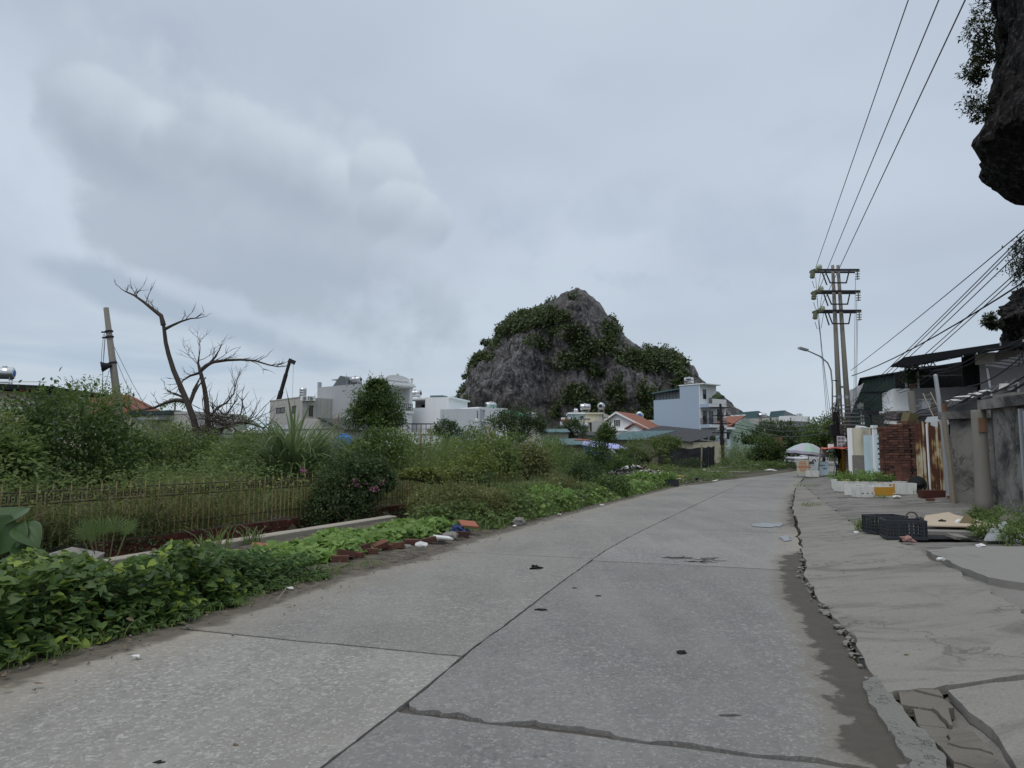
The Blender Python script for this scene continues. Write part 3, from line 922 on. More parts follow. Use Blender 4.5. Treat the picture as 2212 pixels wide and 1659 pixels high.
for y in ysw:
 x0 = XR(y) + jag_edge(y) + 0.02
 for k, d in enumerate(lat):
  x = x0 + d
  z = walk_z(x, y) - 0.035
  if k == 0:
   z = -0.10
  if inside(BROKEN, x, y):
   z -= 0.075
  vs.append((x, y, z))
nl = len(lat)
for j in range(len(ysw) - 1):
 for i in range(nl - 1):
  a = j * nl + i
  fs.append((a, a + 1, a + 1 + nl, a + nl))
me = bpy.data.meshes.new('pavement')
me.from_pydata(vs, [], fs)
me.update()
pavement = tag(link_mesh('pavement', me, 'pavement'), kind='structure')
XI = curve_from([(2330, 1400), (2212, 1325), (2100, 1262), (2000, 1205), (1935, 1168), (1872, 1150), (1846, 1130), (1803, 1100), (1770, 1076), (1745, 1052)],
[(5.6, -3.0)], [(16.0, 40), (25, 56)], 0.12)
def apron_slab(y0, y1, fa, fb, skew, seed, top=0.0, nu=22, parent=pavement, mat='apron', thick=0.06, jag=0.05):
 L = y1 - y0
 nv = max(6, int(L / 0.13))
 if nv > 60:
  nv = 60
 vs, fs = [], []
 for j in range(nv + 1):
  for i in range(nu + 1):
   s, t = i / nu, j / nv
   y = y0 + 0.006 + (L - 0.012) * t + skew * (s - 0.5)
   if j in (0, nv):
    y += 0.05 * mnoise.fractal(Vector((s * 7, seed * 3.3 + (0 if j == 0 else 3.3), 1)), 0.8, 2.0, 4)
   xa, xb = fa(y), fb(y)
   x = xa + (xb - xa) * s
   if i == 0:
    x += jag_edge(y)
   if i == nu:
    x += 0.14 * mnoise.fractal(Vector((y * 1.2, 8.8, 1)), 0.8, 2.0, 5)
   z = walk_z(x, y) + top + 0.006 * mnoise.noise(Vector((x * 2, y * 2, seed)))
   if i == 0:
    z -= 0.012
   vs.append((x, y, z))
 nuv = nu + 1
 fs = [(j * nuv + i, j * nuv + i + 1, (j + 1) * nuv + i + 1, (j + 1) * nuv + i) for j in range(nv) for i in range(nu)]
 loop = [i for i in range(nuv)] + [j * nuv + nu for j in range(1, nv + 1)] + [nv * nuv + i for i in range(nu - 1, -1, -1)] + [j * nuv for j in range(nv - 1, 0, -1)]
 b = len(vs)
 for q in loop:
  x, y, z = vs[q]
  k = 0.02 * mnoise.noise(Vector((x * 9, y * 9, 2)))
  vs.append((x + k, y + k, z - thick))
 n = len(loop)
 fs += [(loop[(i + 1) % n], loop[i], b + i, b + (i + 1) % n) for i in range(n)]
 me = bpy.data.meshes.new('slab')
 me.from_pydata(vs, [], fs)
 me.update()
 return link_mesh('slab', me, mat, parent)
for i, (a, b) in enumerate(((4.93, 11.2), (11.2, 13.4), (13.4, 15.8), (15.8, 21.4), (21.4, 29.0), (29.0, 37.0))):
 apron_slab(a, b, lambda y: XR(y) + 0.02, XI, 0.25, i)
bpx = sorted([(G(u, v).y, G(u, v).x) for u, v in ((1990, 1455), (2018, 1482), (2068, 1540), (2135, 1612), (2205, 1690), (2300, 1800))])
fbk = lambda y: float(np.interp(y, [q[0] for q in bpx], [q[1] for q in bpx]))
apron_slab(0.5, 4.90, fbk, lambda y: 6.5, 0.15, 11)
pad = [(2000, 1188), (2060, 1216), (2135, 1247), (2230, 1262), (2330, 1275), (2330, 1178), (2212, 1180), (2090, 1180)]
mb = MB()
pp = []
for i in range(len(pad)):
 a, b = pad[i], pad[(i + 1) % len(pad)]
 for k in range(6):
  q = G(a[0] + (b[0] - a[0]) * k / 6, a[1] + (b[1] - a[1]) * k / 6, 0.2)
  q.x += 0.05 * mnoise.fractal(Vector((q.x * 3, q.y * 3, 0)), 0.8, 2, 4)
  q.y += 0.05 * mnoise.fractal(Vector((q.x * 3, q.y * 3, 5)), 0.8, 2, 4)
  q.z = 0.20
  pp.append(q)
mb.prism([p - Vector((0, 0, 0.14)) for p in pp], (0, 0, 0.14))
mb.build('slab', 'concrete_pad', pavement)
kp = [(1862, 1478), (1897, 1466), (1915, 1485), (1940, 1520), (1975, 1570), (2010, 1600), (2035, 1635), (2050, 1680), (2050, 1740), (1975, 1740), (1968, 1659), (1945, 1622), (1915, 1575), (1878, 1525)]
mb = MB()
pts = []
for i in range(len(kp)):
 a, b = kp[i], kp[(i + 1) % len(kp)]
 for k in range(4):
  q = G(a[0] + (b[0] - a[0]) * k / 4, a[1] + (b[1] - a[1]) * k / 4)
  q.x += 0.03 * mnoise.fractal(Vector((q.x * 8, q.y * 8, 0)), 0.8, 2, 4)
  q.y += 0.02 * mnoise.fractal(Vector((q.x * 8, q.y * 8, 5)), 0.8, 2, 4)
  pts.append(Vector((q.x, q.y, -0.05)))
mb.prism(pts, (0, 0, 0.07))
mb.build('kerb_strip', 'kerb', pavement)
fr = random.Random(3)
seeds = []
xs = [p.x for p in BROKEN]
yss = [p.y for p in BROKEN]
kpoly = [G(u, v) for u, v in kp]
tries = 0
while len(seeds) < 26 and tries < 4000:
 tries += 1
 x, y = fr.uniform(min(xs), max(xs)), fr.uniform(2.9, max(yss))
 if inside(BROKEN, x, y) and not inside(kpoly, x, y) and all((x - a) ** 2 + (y - b) ** 2 > 0.20 ** 2 for a, b in seeds):
  seeds.append((x, y))
def clip(poly, nx_, ny_, c):
 outp = []
 for i in range(len(poly)):
  a, b = poly[i], poly[(i + 1) % len(poly)]
  da, db = a[0] * nx_ + a[1] * ny_ - c, b[0] * nx_ + b[1] * ny_ - c
  if da <= 0:
   outp.append(a)
  if (da < 0) != (db < 0):
   t = da / (da - db)
   outp.append((a[0] + (b[0] - a[0]) * t, a[1] + (b[1] - a[1]) * t))
 return outp
for k, (x, y) in enumerate(seeds):
 poly = [(x - .32, y - .32), (x + .32, y - .32), (x + .32, y + .32), (x - .32, y + .32)]
 for (a, b) in seeds:
  if (a, b) != (x, y):
   n_ = Vector((a - x, b - y))
   L = n_.length
   n_ /= L
   poly = clip(poly, n_.x, n_.y, x * n_.x + y * n_.y + L / 2 - 0.004)
   if len(poly) < 3:
    break
 if len(poly) < 3:
  continue
 fine = []
 for i in range(len(poly)):
  a, b = poly[i], poly[(i + 1) % len(poly)]
  for q in range(4):
   px_, py_ = a[0] + (b[0] - a[0]) * q / 4, a[1] + (b[1] - a[1]) * q / 4
   j = 0.025
   fine.append(Vector((px_ + j * mnoise.noise(Vector((px_ * 14, py_ * 14, 1))), py_ + j * mnoise.noise(Vector((px_ * 14, py_ * 14, 7))), -0.04)))
 fine = [p for p in fine if not inside(kpoly, p.x, p.y) and inside(BROKEN, p.x, p.y)]
 if len(fine) < 4:
  continue
 h = walk_z(x, y) + fr.uniform(-0.012, 0.005) - 0.01
 MB().prism(fine, (0, 0, 0.04 + h)).build('fragment', 'fragment', pavement)
for k in range(110):
 y = fr.uniform(4.9, 11.5) if k < 90 else fr.uniform(3.6, 4.9)
 x = XR(y) + jag_edge(y) - fr.uniform(0.0, 0.07)
 if inside(kpoly, x, y):
  continue
 s_ = fr.uniform(0.008, 0.02) if k % 4 else fr.uniform(0.02, 0.042)
 MB().blob((x, y, 0.012 + s_ * 0.3), (s_, s_ * 0.8, s_ * 0.6), 0.9, k, 1, 2.2).build('stone', 'rubble_grey', pavement)
def ragged(name, mat, outline, z, n=6, amp=0.07, fq=4.0, kind='stuff', label=None, cat=None):
 pts = []
 for i in range(len(outline)):
  a, b = outline[i], outline[(i + 1) % len(outline)]
  for k in range(n):
   q = a + (b - a) * (k / n)
   q = Vector((q.x + amp * mnoise.fractal(Vector((q.x * fq, q.y * fq, 0)), 0.8, 2, 5), q.y + amp * mnoise.fractal(Vector((q.x * fq, q.y * fq, 9)), 0.8, 2, 5), 0))
   pts.append(Vector((q.x, q.y, z)))
 mb = MB()
 mb.add(pts, [tuple(range(len(pts)))])
 o = mb.build(name, mat)
 bm = bmesh.new()
 bm.from_mesh(o.data)
 bmesh.ops.triangulate(bm, faces=bm.faces)
 bm.normal_update()
 for f in bm.faces:
  if f.normal.z < 0:
   f.normal_flip()
 bm.to_mesh(o.data)
 bm.free()
 tag(o, label, cat, None, kind)
 return o
mud_px = [(1702, 1170), (1712, 1205), (1712, 1235), (1722, 1260), (1728, 1290), (1740, 1320), (1752, 1365), (1770, 1395), (1800, 1440), (1850, 1478), (1876, 1482),
(1880, 1464), (1840, 1425), (1800, 1365), (1778, 1315), (1765, 1290), (1738, 1235), (1729, 1190), (1722, 1165)]
ragged('puddle', 'water', [G(u, v) for u, v in ((1622, 1134), (1650, 1131), (1675, 1130), (1698, 1133), (1696, 1138), (1665, 1140), (1640, 1138))], 0.012, 12, 0.22, 2.5, 'structure')
ragged('puddle', 'water', [G(u, v) for u, v in ((1676, 1160), (1692, 1157), (1710, 1161), (1718, 1167), (1702, 1170), (1686, 1166))], 0.013, 12, 0.13, 3.0, 'structure')
vs = []
strip = [(XL(y) + 0.22, XL(y) - 1.2, y) for y in np.arange(-2, 45, 0.09)]
mb = MB()
mb.grid(lambda a, b: (lambda q: (q[1] + (q[0] - q[1]) * a, q[2], (-0.03 if a > 0.9 else (0.002 if a > 0.75 else 0.008 + (0.75 - a) * 0.08))))(strip[min(int(b * (len(strip) - 1) + 0.5), len(strip) - 1)]), 6, len(strip) - 1)
tag(mb.build('verge', 'verge_soil'), kind='structure')
mb = MB()
mb.grid(lambda a, b: (lambda q: (q[1] + 0.02 - 3.2 * (1 - a) * (0.55 if q[2] < 26 else 1.0), q[2], 0.062 + 0.03 * (1 - a) + 0.04 * mnoise.noise(Vector((a * 5, q[2], 2)))))(strip[min(int(b * (len(strip) - 1) + 0.5), len(strip) - 1)]), 8, len(strip) - 1)
tag(mb.build('verge_bed', 'verge_soil'), kind='structure')
# karst hill
HILL = [(975, 955), (988, 880), (1000, 832), (1020, 795), (1050, 752), (1085, 715), (1110, 697), (1140, 688), (1165, 676), (1195, 655), (1215, 643),
(1240, 632), (1262, 640), (1285, 662), (1300, 684), (1318, 700), (1340, 726), (1365, 750), (1400, 762), (1440, 772), (1478, 792), (1500, 818), (1530, 842), (1560, 868), (1585, 892), (1610, 930)]
YR = 238.0
hx = np.array([P(u, v, YR).x for u, v in HILL])
hz = np.array([P(u, v, YR).z for u, v in HILL])
x0h, x1h = hx[0], hx[-1]
xm, xr_ = (x0h + x1h) / 2, (x1h - x0h) / 2
NU, NVf, NVb = 330, 170, 20
BUT = []
for u_, v_, ru_, rv_, a_ in ((1105, 850, 55, 70, 6.5), (1185, 830, 22, 110, -5.0), (1060, 780, 18, 60, -3.0), (1040, 850, 22, 80, 3.0), (1245, 690, 35, 45, 4.5), (1290, 800, 30, 90, -3.5), (1360, 860, 50, 60, 4.5), (1420, 830, 22, 60, -3.0), (1475, 850, 35, 50, 3.5), (1140, 730, 30, 25, 2.5)):
 q_ = P(u_, v_, YR - 18)
 BUT.append((q_.x, q_.z, ru_ / FPX * YR, rv_ / FPX * YR, a_))
vs = []
hill_front = []
for i in range(NU + 1):
 x = x0h + (x1h - x0h) * i / NU
 H = float(np.interp(x, hx, hz)) + 3.0
 q = (x - xm) / xr_
 D = 6 + 30 * math.sqrt(max(0.0, 1 - q * q))
 for j in range(NVf + NVb + 1):
  if j <= NVf:
   th = (j / NVf) * math.pi / 2
   back = 1
  else:
   th = math.pi / 2 * (1 - (j - NVf) / NVb)
   back = -1
  cy, sz = math.cos(th), math.sin(th)
  y = YR - back * D * (cy ** 0.85)
  z = -3.0 + H * (sz ** 0.92)
  p = Vector((x, y, z))
  big = mnoise.fractal(Vector((x * 0.045, y * 0.045 + 4, z * 0.035)), 0.9, 2.0, 4)
  rid = mnoise.ridged_multi_fractal(Vector((x * 0.11 + z * 0.03, y * 0.05, z * 0.03 + 2)), 0.9, 2.1, 4, 0.9, 2.0)
  blk = mnoise.turbulence(Vector((x * 0.22, y * 0.22, z * 0.16)), 5, True)
  ed = min(1.0, min(i, NU - i) / 25.0)
  flu = mnoise.fractal(Vector((x * .42 + .10 * z, y * .2, z * .06 + 5)), .8, 2.0, 3)
  but = 0.0
  for bx, bz, br_, bz_, ba in BUT:
   but += ba * math.exp(-((x - bx) / br_) ** 2 - ((z - bz) / bz_) ** 2)
  d = (3.6 * big + 1.6 * (rid - 1.0) + 1.8 * (blk - 0.6) + 1.5 * flu + but - 0.5 * abs(mnoise.noise(Vector((x * .8, y * .8, z * .3))))) * (0.35 + 0.65 * ed)
  vd = mnoise.voronoi(Vector((x * .11 + .03 * z, y * .11, z * .055)))[0]
  ve = mnoise.voronoi(Vector((x * .3, y * .3, z * .16)))[0]
  d += 3.2 * min(.5, vd[1] - vd[0]) + 1.1 * min(.5, ve[1] - ve[0])
  topfade = 1.0 - 0.72 * smooth01((sz - 0.75) / 0.25)
  nrm = Vector((q * 0.4, -back * (cy + 0.15), sz * 0.6)).normalized()
  p += nrm * d * topfade
  p.z += 0.8 * mnoise.fractal(Vector((x * 0.25, y * 0.25, 7)), 0.8, 2, 4) * sz
  vs.append(tuple(p))
W = NVf + NVb + 1
idx = (np.arange(NU)[:, None] * W + np.arange(W - 1)[None, :]).ravel()
hv = np.array(vs)
hme = fast_mesh('karst_hill', hv, np.stack([idx, idx + W, idx + W + 1, idx + 1], 1))
tag(link_mesh('karst_hill', hme, 'rock_hill'), kind='structure')
HILLV = hv.reshape(NU + 1, W, 3)[:, :NVf + 6, :]
# cliff on the right: an overhanging wall, and a spur behind the sheds
def cliff_mass(name, levels, cy, ry, rx, amp, seed, nz=130, na=150, shear=0.0):
 zs = np.array([l[0] for l in levels])
 xs = np.array([l[1] for l in levels])
 V = []
 for j in range(nz + 1):
  z = zs[0] + (zs[-1] - zs[0]) * j / nz
  xl = float(np.interp(z, zs, xs))
  for a in range(na):
   t = 2 * math.pi * a / na
   ct, st = math.cos(t), math.sin(t)
   k = 1.0
   x = xl + rx + rx * math.copysign(abs(ct) ** 0.75, ct)
   y = cy + ry * math.copysign(abs(st) ** 0.75, st)
   x += shear * (y - cy)
   n = mnoise.fractal(Vector((x * 0.16 + seed, y * 0.16, z * 0.10)), 0.9, 2.0, 5) * amp
   n += amp * 0.9 * mnoise.turbulence(Vector((x * 0.55, y * 0.55, z * 0.22 + seed)), 5, True)
   vd = mnoise.voronoi(Vector((x * .22, y * .22, z * .15 + seed)))[0]
   ve = mnoise.voronoi(Vector((x * .6, y * .6, z * .4 + seed)))[0]
   n += amp * (2.6 * (vd[0] - .5) - 1.2 * min(.35, ve[1] - ve[0]))
   V.append((x + ct * n, y + st * n, z + 0.4 * amp * mnoise.noise(Vector((x * 0.4, y * 0.4, z * 0.4)))))
 F = []
 for j in range(nz):
  for a in range(na):
   a2 = (a + 1) % na
   F.append((j * na + a, j * na + a2, (j + 1) * na + a2, (j + 1) * na + a))
 mb = MB()
 mb.v, mb.f = V, F
 mb.f += [tuple(range(na - 1, -1, -1)), tuple(nz * na + a for a in range(na))]
 return tag(mb.build(name, 'rock_cliff'), kind='structure')
def lev(y, px, tail_lo):
 L = [(P(u, v, y).z, P(u, v, y).x) for u, v in px]
 return sorted(tail_lo + L)
CL_Y = 44.0
top = P(2130, 0, CL_Y)
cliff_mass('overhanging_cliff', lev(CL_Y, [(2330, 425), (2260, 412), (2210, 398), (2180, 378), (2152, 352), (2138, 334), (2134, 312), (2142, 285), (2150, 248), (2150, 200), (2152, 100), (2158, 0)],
[(-1, top.x + 12), (14, top.x + 9)]) + [(top.z + 14, top.x + 1.0)], CL_Y, 8, 16, 1.0, 2.0, shear=0.72)
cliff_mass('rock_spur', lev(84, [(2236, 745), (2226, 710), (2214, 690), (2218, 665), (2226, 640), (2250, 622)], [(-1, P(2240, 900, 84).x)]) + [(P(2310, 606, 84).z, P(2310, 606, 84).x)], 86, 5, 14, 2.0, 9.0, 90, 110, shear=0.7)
# houses
class House:
 def __init__(s, name, label, cat, A, C, group=None):
  s.A, s.C = Vector((A[0], A[1])), Vector((C[0], C[1]))
  d = s.C - s.A
  s.L = d.length
  s.e = d / s.L
  s.n = Vector((-s.e.y, s.e.x))
  s.o = thing(name, label, cat, (A[0], A[1], 0), math.atan2(d.y, d.x), group)
 def f(s, u, v, y=0.0):
  d = ray(u, v)
  dn = d.x * s.n.x + d.y * s.n.y
  t = (s.A.dot(s.n) + y) / dn
  p = Vector((d.x * t, d.y * t))
  return (p - s.A).dot(s.e), HCAM + d.z * t
 def fx(s, u, y=0.0):
  return s.f(u, 975.5, y)[0]
 def fz(s, u, v, y=0.0):
  return s.f(u, v, y)[1]
 def r(s, u, v, x=None):
  x = s.L if x is None else x
  d = ray(u, v)
  de = d.x * s.e.x + d.y * s.e.y
  t = (s.A.dot(s.e) + x) / de
  p = Vector((d.x * t, d.y * t))
  return (p - s.A).dot(s.n), HCAM + d.z * t
 def box(s, part, mat, x0, x1, y0, y1, z0, z1, parent=None, label=None):
  return MB().box(x0, x1, y0, y1, z0, z1).build(part, mat, parent or s.o, True, label=label)
 def poly(s, part, mat, pts, y0, y1, parent=None):
  return MB().prism([(x, y0, z) for x, z in pts], (0, y1 - y0, 0)).build(part, mat, parent or s.o, True)
 def win(s, x0, x1, z0, z1, y=0.0, bars=1, frame='trim_dark', name='window', fr=0.07):
  w = MB()
  w.box(x0, x0 + fr, y - 0.06, y + 0.02, z0, z1).box(x1 - fr, x1, y - 0.06, y + 0.02, z0, z1)
  w.box(x0 + fr, x1 - fr, y - 0.06, y + 0.02, z0, z0 + fr).box(x0 + fr, x1 - fr, y - 0.06, y + 0.02, z1 - fr, z1)
  for k in range(bars):
   xc = x0 + (x1 - x0) * (k + 1) / (bars + 1)
   w.box(xc - fr / 2, xc + fr / 2, y - 0.05, y + 0.02, z0 + fr, z1 - fr)
  o = w.build(name, frame, s.o, True)
  MB().box(x0 + fr * .5, x1 - fr * .5, y - 0.025, y - 0.005, z0 + fr * .5, z1 - fr * .5).build('pane', 'glass_dark', o, True)
  return o
 def winr(s, y0, y1, z0, z1, x=None, bars=1, frame='trim_dark', name='window', fr=0.07):
  x = s.L if x is None else x
  w = MB()
  w.box(x - 0.02, x + 0.06, y0, y0 + fr, z0, z1).box(x - 0.02, x + 0.06, y1 - fr, y1, z0, z1)
  w.box(x - 0.02, x + 0.06, y0 + fr, y1 - fr, z0, z0 + fr).box(x - 0.02, x + 0.06, y0 + fr, y1 - fr, z1 - fr, z1)
  for k in range(bars):
   yc = y0 + (y1 - y0) * (k + 1) / (bars + 1)
   w.box(x - 0.02, x + 0.05, yc - fr / 2, yc + fr / 2, z0 + fr, z1 - fr)
  o = w.build(name, frame, s.o, True)
  MB().box(x + 0.005, x + 0.025, y0 + fr * .5, y1 - fr * .5, z0 + fr * .5, z1 - fr * .5).build('pane', 'glass_dark', o, True)
  return o
 def rail_r(s, x, y0, y1, z0, z1, n=8, mat='iron'):
  m = MB()
  m.box(x - .03, x + .03, y0, y1, z1 - .06, z1).box(x - .03, x + .03, y0, y1, z0 + .1, z0 + .15).box(x - .03, x + .03, y0, y1, (z0 + z1) / 2, (z0 + z1) / 2 + .05)
  for k in range(n + 1):
   y = y0 + (y1 - y0) * k / n
   m.box(x - .02, x + .02, y - .025, y + .025, z0, z1 - .06)
  return m.build('railing', mat, s.o, True)
 def rail_f(s, y, x0, x1, z0, z1, n=8, mat='iron'):
  m = MB()
  m.box(x0, x1, y - .03, y + .03, z1 - .06, z1).box(x0, x1, y - .03, y + .03, z0 + .1, z0 + .15).box(x0, x1, y - .03, y + .03, (z0 + z1) / 2, (z0 + z1) / 2 + .05)
  for k in range(n + 1):
   x = x0 + (x1 - x0) * k / n
   m.box(x - .025, x + .025, y - .02, y + .02, z0, z1 - .06)
  return m.build('railing', mat, s.o, True)
def corrugated(mb, pa, pb, zb, zt, pitch=0.18, depth=0.03, nrm=(0, -1)):
 pa, pb = Vector(pa), Vector(pb)
 L = (pb - pa).length
 n = max(4, int(L / pitch * 2))
 e = (pb - pa) / L
 nv = Vector(nrm)
 vs, fs = [], []
 for i in range(n + 1):
  s = i / n
  q = pa + e * (L * s) + nv * (depth * (1 if i % 2 else -0.2))
  vs.append((q.x, q.y, zb[0] + (zb[1] - zb[0]) * s))
  vs.append((q.x, q.y, zt[0] + (zt[1] - zt[0]) * s))
 for i in range(n):
  fs.append((2 * i, 2 * i + 2, 2 * i + 3, 2 * i + 1))
 return mb.add(vs, fs)
TANKN = [0]
def water_tank(u, v, d, length, dia, ang, label, stand=0.5, upright=False, ends='steel', base_z=None):
 c = P(u, v, d)
 z0 = c.z - dia / 2 - stand if base_z is None else base_z
 t = thing('water_tank', label, 'water tank', (c.x, c.y, z0), ang, 'stainless rooftop water tanks')
 zc = c.z - z0
 r = dia / 2
 if upright:
  MB().lathe((0, 0, zc - length / 2), (0, 0, 1), [(0, r * .9), (.05, r), (length * .2, r), (length * .22, r * 1.04), (length * .25, r), (length * .45, r), (length * .47, r * 1.04), (length * .5, r),
  (length * .72, r), (length * .74, r * 1.04), (length * .77, r), (length - .12, r), (length, r * .35)], 16).build('drum', 'steel', t, True, True)
  m = MB()
  for sx in (-1, 1):
   for sy in (-1, 1):
    m.box(sx * r * .8 - .04, sx * r * .8 + .04, sy * r * .8 - .04, sy * r * .8 + .04, 0, zc - length / 2 + .1)
  m.box(-r * .9, r * .9, -r * .9, r * .9, zc - length / 2 - .06, zc - length / 2)
  m.build('frame', 'galv', t, True)
  return t
 h = length / 2
 MB().lathe((-h, 0, zc), (1, 0, 0), [(0, r * .25), (.03, r * .8), (.09, r), (h * .6, r), (h * .63, r * 1.03), (h * .68, r), (h * 1.32, r), (h * 1.37, r * 1.03), (h * 1.4, r),
 (2 * h - .09, r), (2 * h - .03, r * .8), (2 * h, r * .25)], 18).build('drum', 'steel', t, True, True)
 for sx in (-1, 1):
  MB().lathe((sx * (h + .005), 0, zc), (sx, 0, 0), [(0, r * .55), (.03, r * .5)], 10).build('end_cap', 'tank_blue' if ends == 'blue' else 'trim_dark', t, True)
 MB().lathe((0, 0, zc + r - .02), (0, 0, 1), [(0, .22), (.1, .2), (.13, .05)], 10).build('lid', 'steel', t, True)
 m = MB()
 for sx in (-1, 1):
  x = sx * h * .65
  m.box(x - .035, x + .035, -r * .75, -r * .65, 0, zc - r * .5).box(x - .035, x + .035, r * .65, r * .75, 0, zc - r * .5)
  m.box(x - .03, x + .03, -r * .65, r * .65, zc - r - .06, zc - r + .02)
 m.box(-h * .65, h * .65, -r * .74, -r * .68, .12, .18).box(-h * .65, h * .65, r * .68, r * .74, .12, .18)
 m.build('frame', 'galv', t, True)
 return t
def ac_unit(loc, rotz, label, w=0.85):
 t = thing('air_conditioner', label, 'air conditioner', loc, rotz, 'outdoor air conditioners')
 MB().box(-w / 2, w / 2, -.32, 0, 0, .6).build('casing', 'trim_white', t, True)
 MB().lathe((-w * .1, -.322, .3), (0, -1, 0), [(0, .24), (.02, .24)], 14).build('fan_grille', 'print_grey', t, True)
 for x in (-w * .35, w * .35):
  MB().box(x - .02, x + .02, -.34, .0, -.05, -.003).build('bracket', 'galv', t, True)
 return t
# 1 cream house at the far left with black awning
h = House('cream_house', 'cream two-storey house with black flat awning at the left edge', 'house', XD(-70, 60), XD(58, 60))
x1, zt = h.f(56, 845)
h.box('wall', 'wall_cream', 0, x1, 0, 9, 0, zt)
h.box('lower_band', 'wall_white', 0, x1 + .02, -.05, -.003, h.fz(30, 884), h.fz(30, 880))
xr = h.fx(112)
h.poly('awning', 'roof_dark', [(0, h.fz(0, 845)), (xr, h.fz(110, 843)), (xr, h.fz(110, 836)), (0, h.fz(0, 828))], -1.2, 8)
h.box('post', 'print_blue', h.fx(58), h.fx(74), .4, .8, 0, h.fz(60, 845))
h.box('side_panel', 'sheet_blue', h.fx(74), h.fx(108), 1.0, 1.1, 0, h.fz(60, 846))
h.box('eave_board', 'trim_white', 0, xr, -1.25, -1.203, h.fz(0, 829), h.fz(0, 826.5))
for k, u in enumerate((47, 60, 75)):
 t = h.f(u, 840, -1.0)
 MB().lathe((t[0], -1.0, t[1] - .2), (0, 0, 1), [(0, .05), (.08, .16), (.25, .16), (.33, .05)], 8).build('lantern', 'red_cloth', h.o, True)
water_tank(10, 806, 61, 1.5, 1.05, R(20), 'stainless water tank with a blue end on the black awning house', .45, ends='blue')
# 2 red tiled house
h = House('red_roof_house', 'low house with red tiled roof and small dormer behind the leaning pole', 'house', XD(176, 72), XD(284, 72))
ze = h.fz(230, 893)
zr = h.fz(230, 855, 4)
h.box('wall', 'wall_cream', .3, h.L - .4, 0, 8, 0, ze)
rf = MB().prism([(0, -.5, ze - .1), (h.L, -.5, ze - .1), (h.fx(271, 4), 4, zr), (h.fx(190, 4), 4, zr)], (0, 0, .12)).build('roof', 'roof_tile', h.o, True)
MB().prism([(h.L, -.5, ze - .1), (h.fx(271, 4), 4, zr), (h.L, 8.5, ze - .1)], (0.1, 0, .12)).build('roof_side', 'roof_tile', h.o, True)
n = 12
for k in range(1, n):
 a = k / n
 MB().box(h.fx(190, 4) * a + .05, h.L + (h.fx(271, 4) - h.L) * a - .05, -.5 + 4.5 * a - .04, -.5 + 4.5 * a + .04, ze - .1 + (zr - ze + .1) * a + .11, ze - .1 + (zr - ze + .1) * a + .17).build('tile_row', 'roof_tile', rf, True)
dx = h.fx(232)
dm = MB().prism([(dx - .9, -.2, ze + .15), (dx + .9, -.2, ze + .15), (dx, -.2, ze + .95)], (0, 2.0, .3)).build('dormer', 'wall_cream', h.o, True)
MB().prism([(dx - 1.1, -.35, ze + .2), (dx, -.35, ze + 1.12), (dx, -.35, ze + 1.0), (dx - 1.1, -.35, ze + .05)], (0, 2.4, .25)).build('dormer_roof', 'roof_tile', dm, True)
MB().prism([(dx + 1.1, -.35, ze + .2), (dx, -.35, ze + 1.12), (dx, -.35, ze + 1.0), (dx + 1.1, -.35, ze + .05)], (0, 2.4, .25)).build('dormer_roof', 'roof_tile', dm, True)
# 3 long low shed
h = House('long_shed', 'long low grey shed with dark green roof edge behind the dead tree', 'shed', XD(286, 64), XD(418, 62))
zt = h.fz(340, 896)
h.box('wall', 'wall_stain', 0, h.L, 0, 7, 0, zt)
h.box('roof', 'sheet_green', -.1, h.L * .66, -.5, 7.3, zt + .01, h.fz(330, 888))
h.box('parapet', 'wall_beige', h.L * .66 + .02, h.L, -.05, 7, zt + .01, h.fz(400, 889))
h.box('light_awning', 'galv', h.fx(318), h.fx(364), -1.3, -.05, h.fz(340, 908), h.fz(340, 903))
h.box('vent', 'wall_beige', h.fx(313), h.fx(334), 2, 3, h.fz(330, 888) + .003, h.fz(330, 883))
h = House('low_house', 'low pale walled house half hidden by the tall reeds', 'house', XD(500, 58), XD(742, 54))
zt = h.fz(620, 918)
h.box('wall', 'wall_beige', 0, h.L, 0, 6, 0, zt - .35)
h.box('parapet', 'wall_pale', h.fx(585), h.fx(640), -.12, 6, zt - .34, zt + .0)
h.poly('gable', 'wall_beige', [(h.fx(640), zt - .34), (h.fx(742), zt - .34), (h.fx(716), zt - .1), (h.fx(690), zt + .45), (h.fx(642), zt + .5)], -.1, 6)
h.poly('roof', 'corr_roof', [(h.fx(690), zt + .46), (h.fx(745), zt - .42), (h.fx(752), zt - .42), (h.fx(697), zt + .52)], -.5, 6.2)
h.box('canopy', 'corr_roof', h.fx(500), h.fx(590), -1.2, -.02, zt - .75, zt - .62)
# 4 small grey house with coolers on the roof edge
h = House('grey_house', 'small weathered grey house with two rooftop coolers and framed windows', 'house', XD(580, 103), XD(651, 95))
ztl, ztr = h.fz(580, 868), h.fz(651, 858)
zt = (ztl + ztr) / 2
h.box('wall', 'wall_stain', 0, h.L, 0, 8, 0, zt)
h.box('coping', 'wall_beige', -.05, h.L + .05, -.06, .2, zt + .003, zt + .14)
for (u0, u1, v0, v1) in ((597, 615, 880, 893), (631, 639, 877, 893)):
 xa, za = h.f(u0, v1)
 xb, zb = h.f(u1, v0)
 w = h.win(xa, xb, za, zb, 0, 1)
 MB().box(xa - .15, xb + .15, -.18, -.065, zb + .02, zb + .16).build('hood', 'wall_beige', w, True)
y0, _ = h.r(667, 880)
y1, _ = h.r(676, 880)
h.winr(y0, y1, h.r(670, 899)[1], h.r(670, 876)[1], bars=1, frame='door_wood', name='door')
MB().box(h.L + .003, h.L + .15, y0 - .2, y1 + .2, h.r(670, 876)[1] + .02, h.r(670, 874)[1] + .02).build('hood', 'wall_stain', h.o, True)
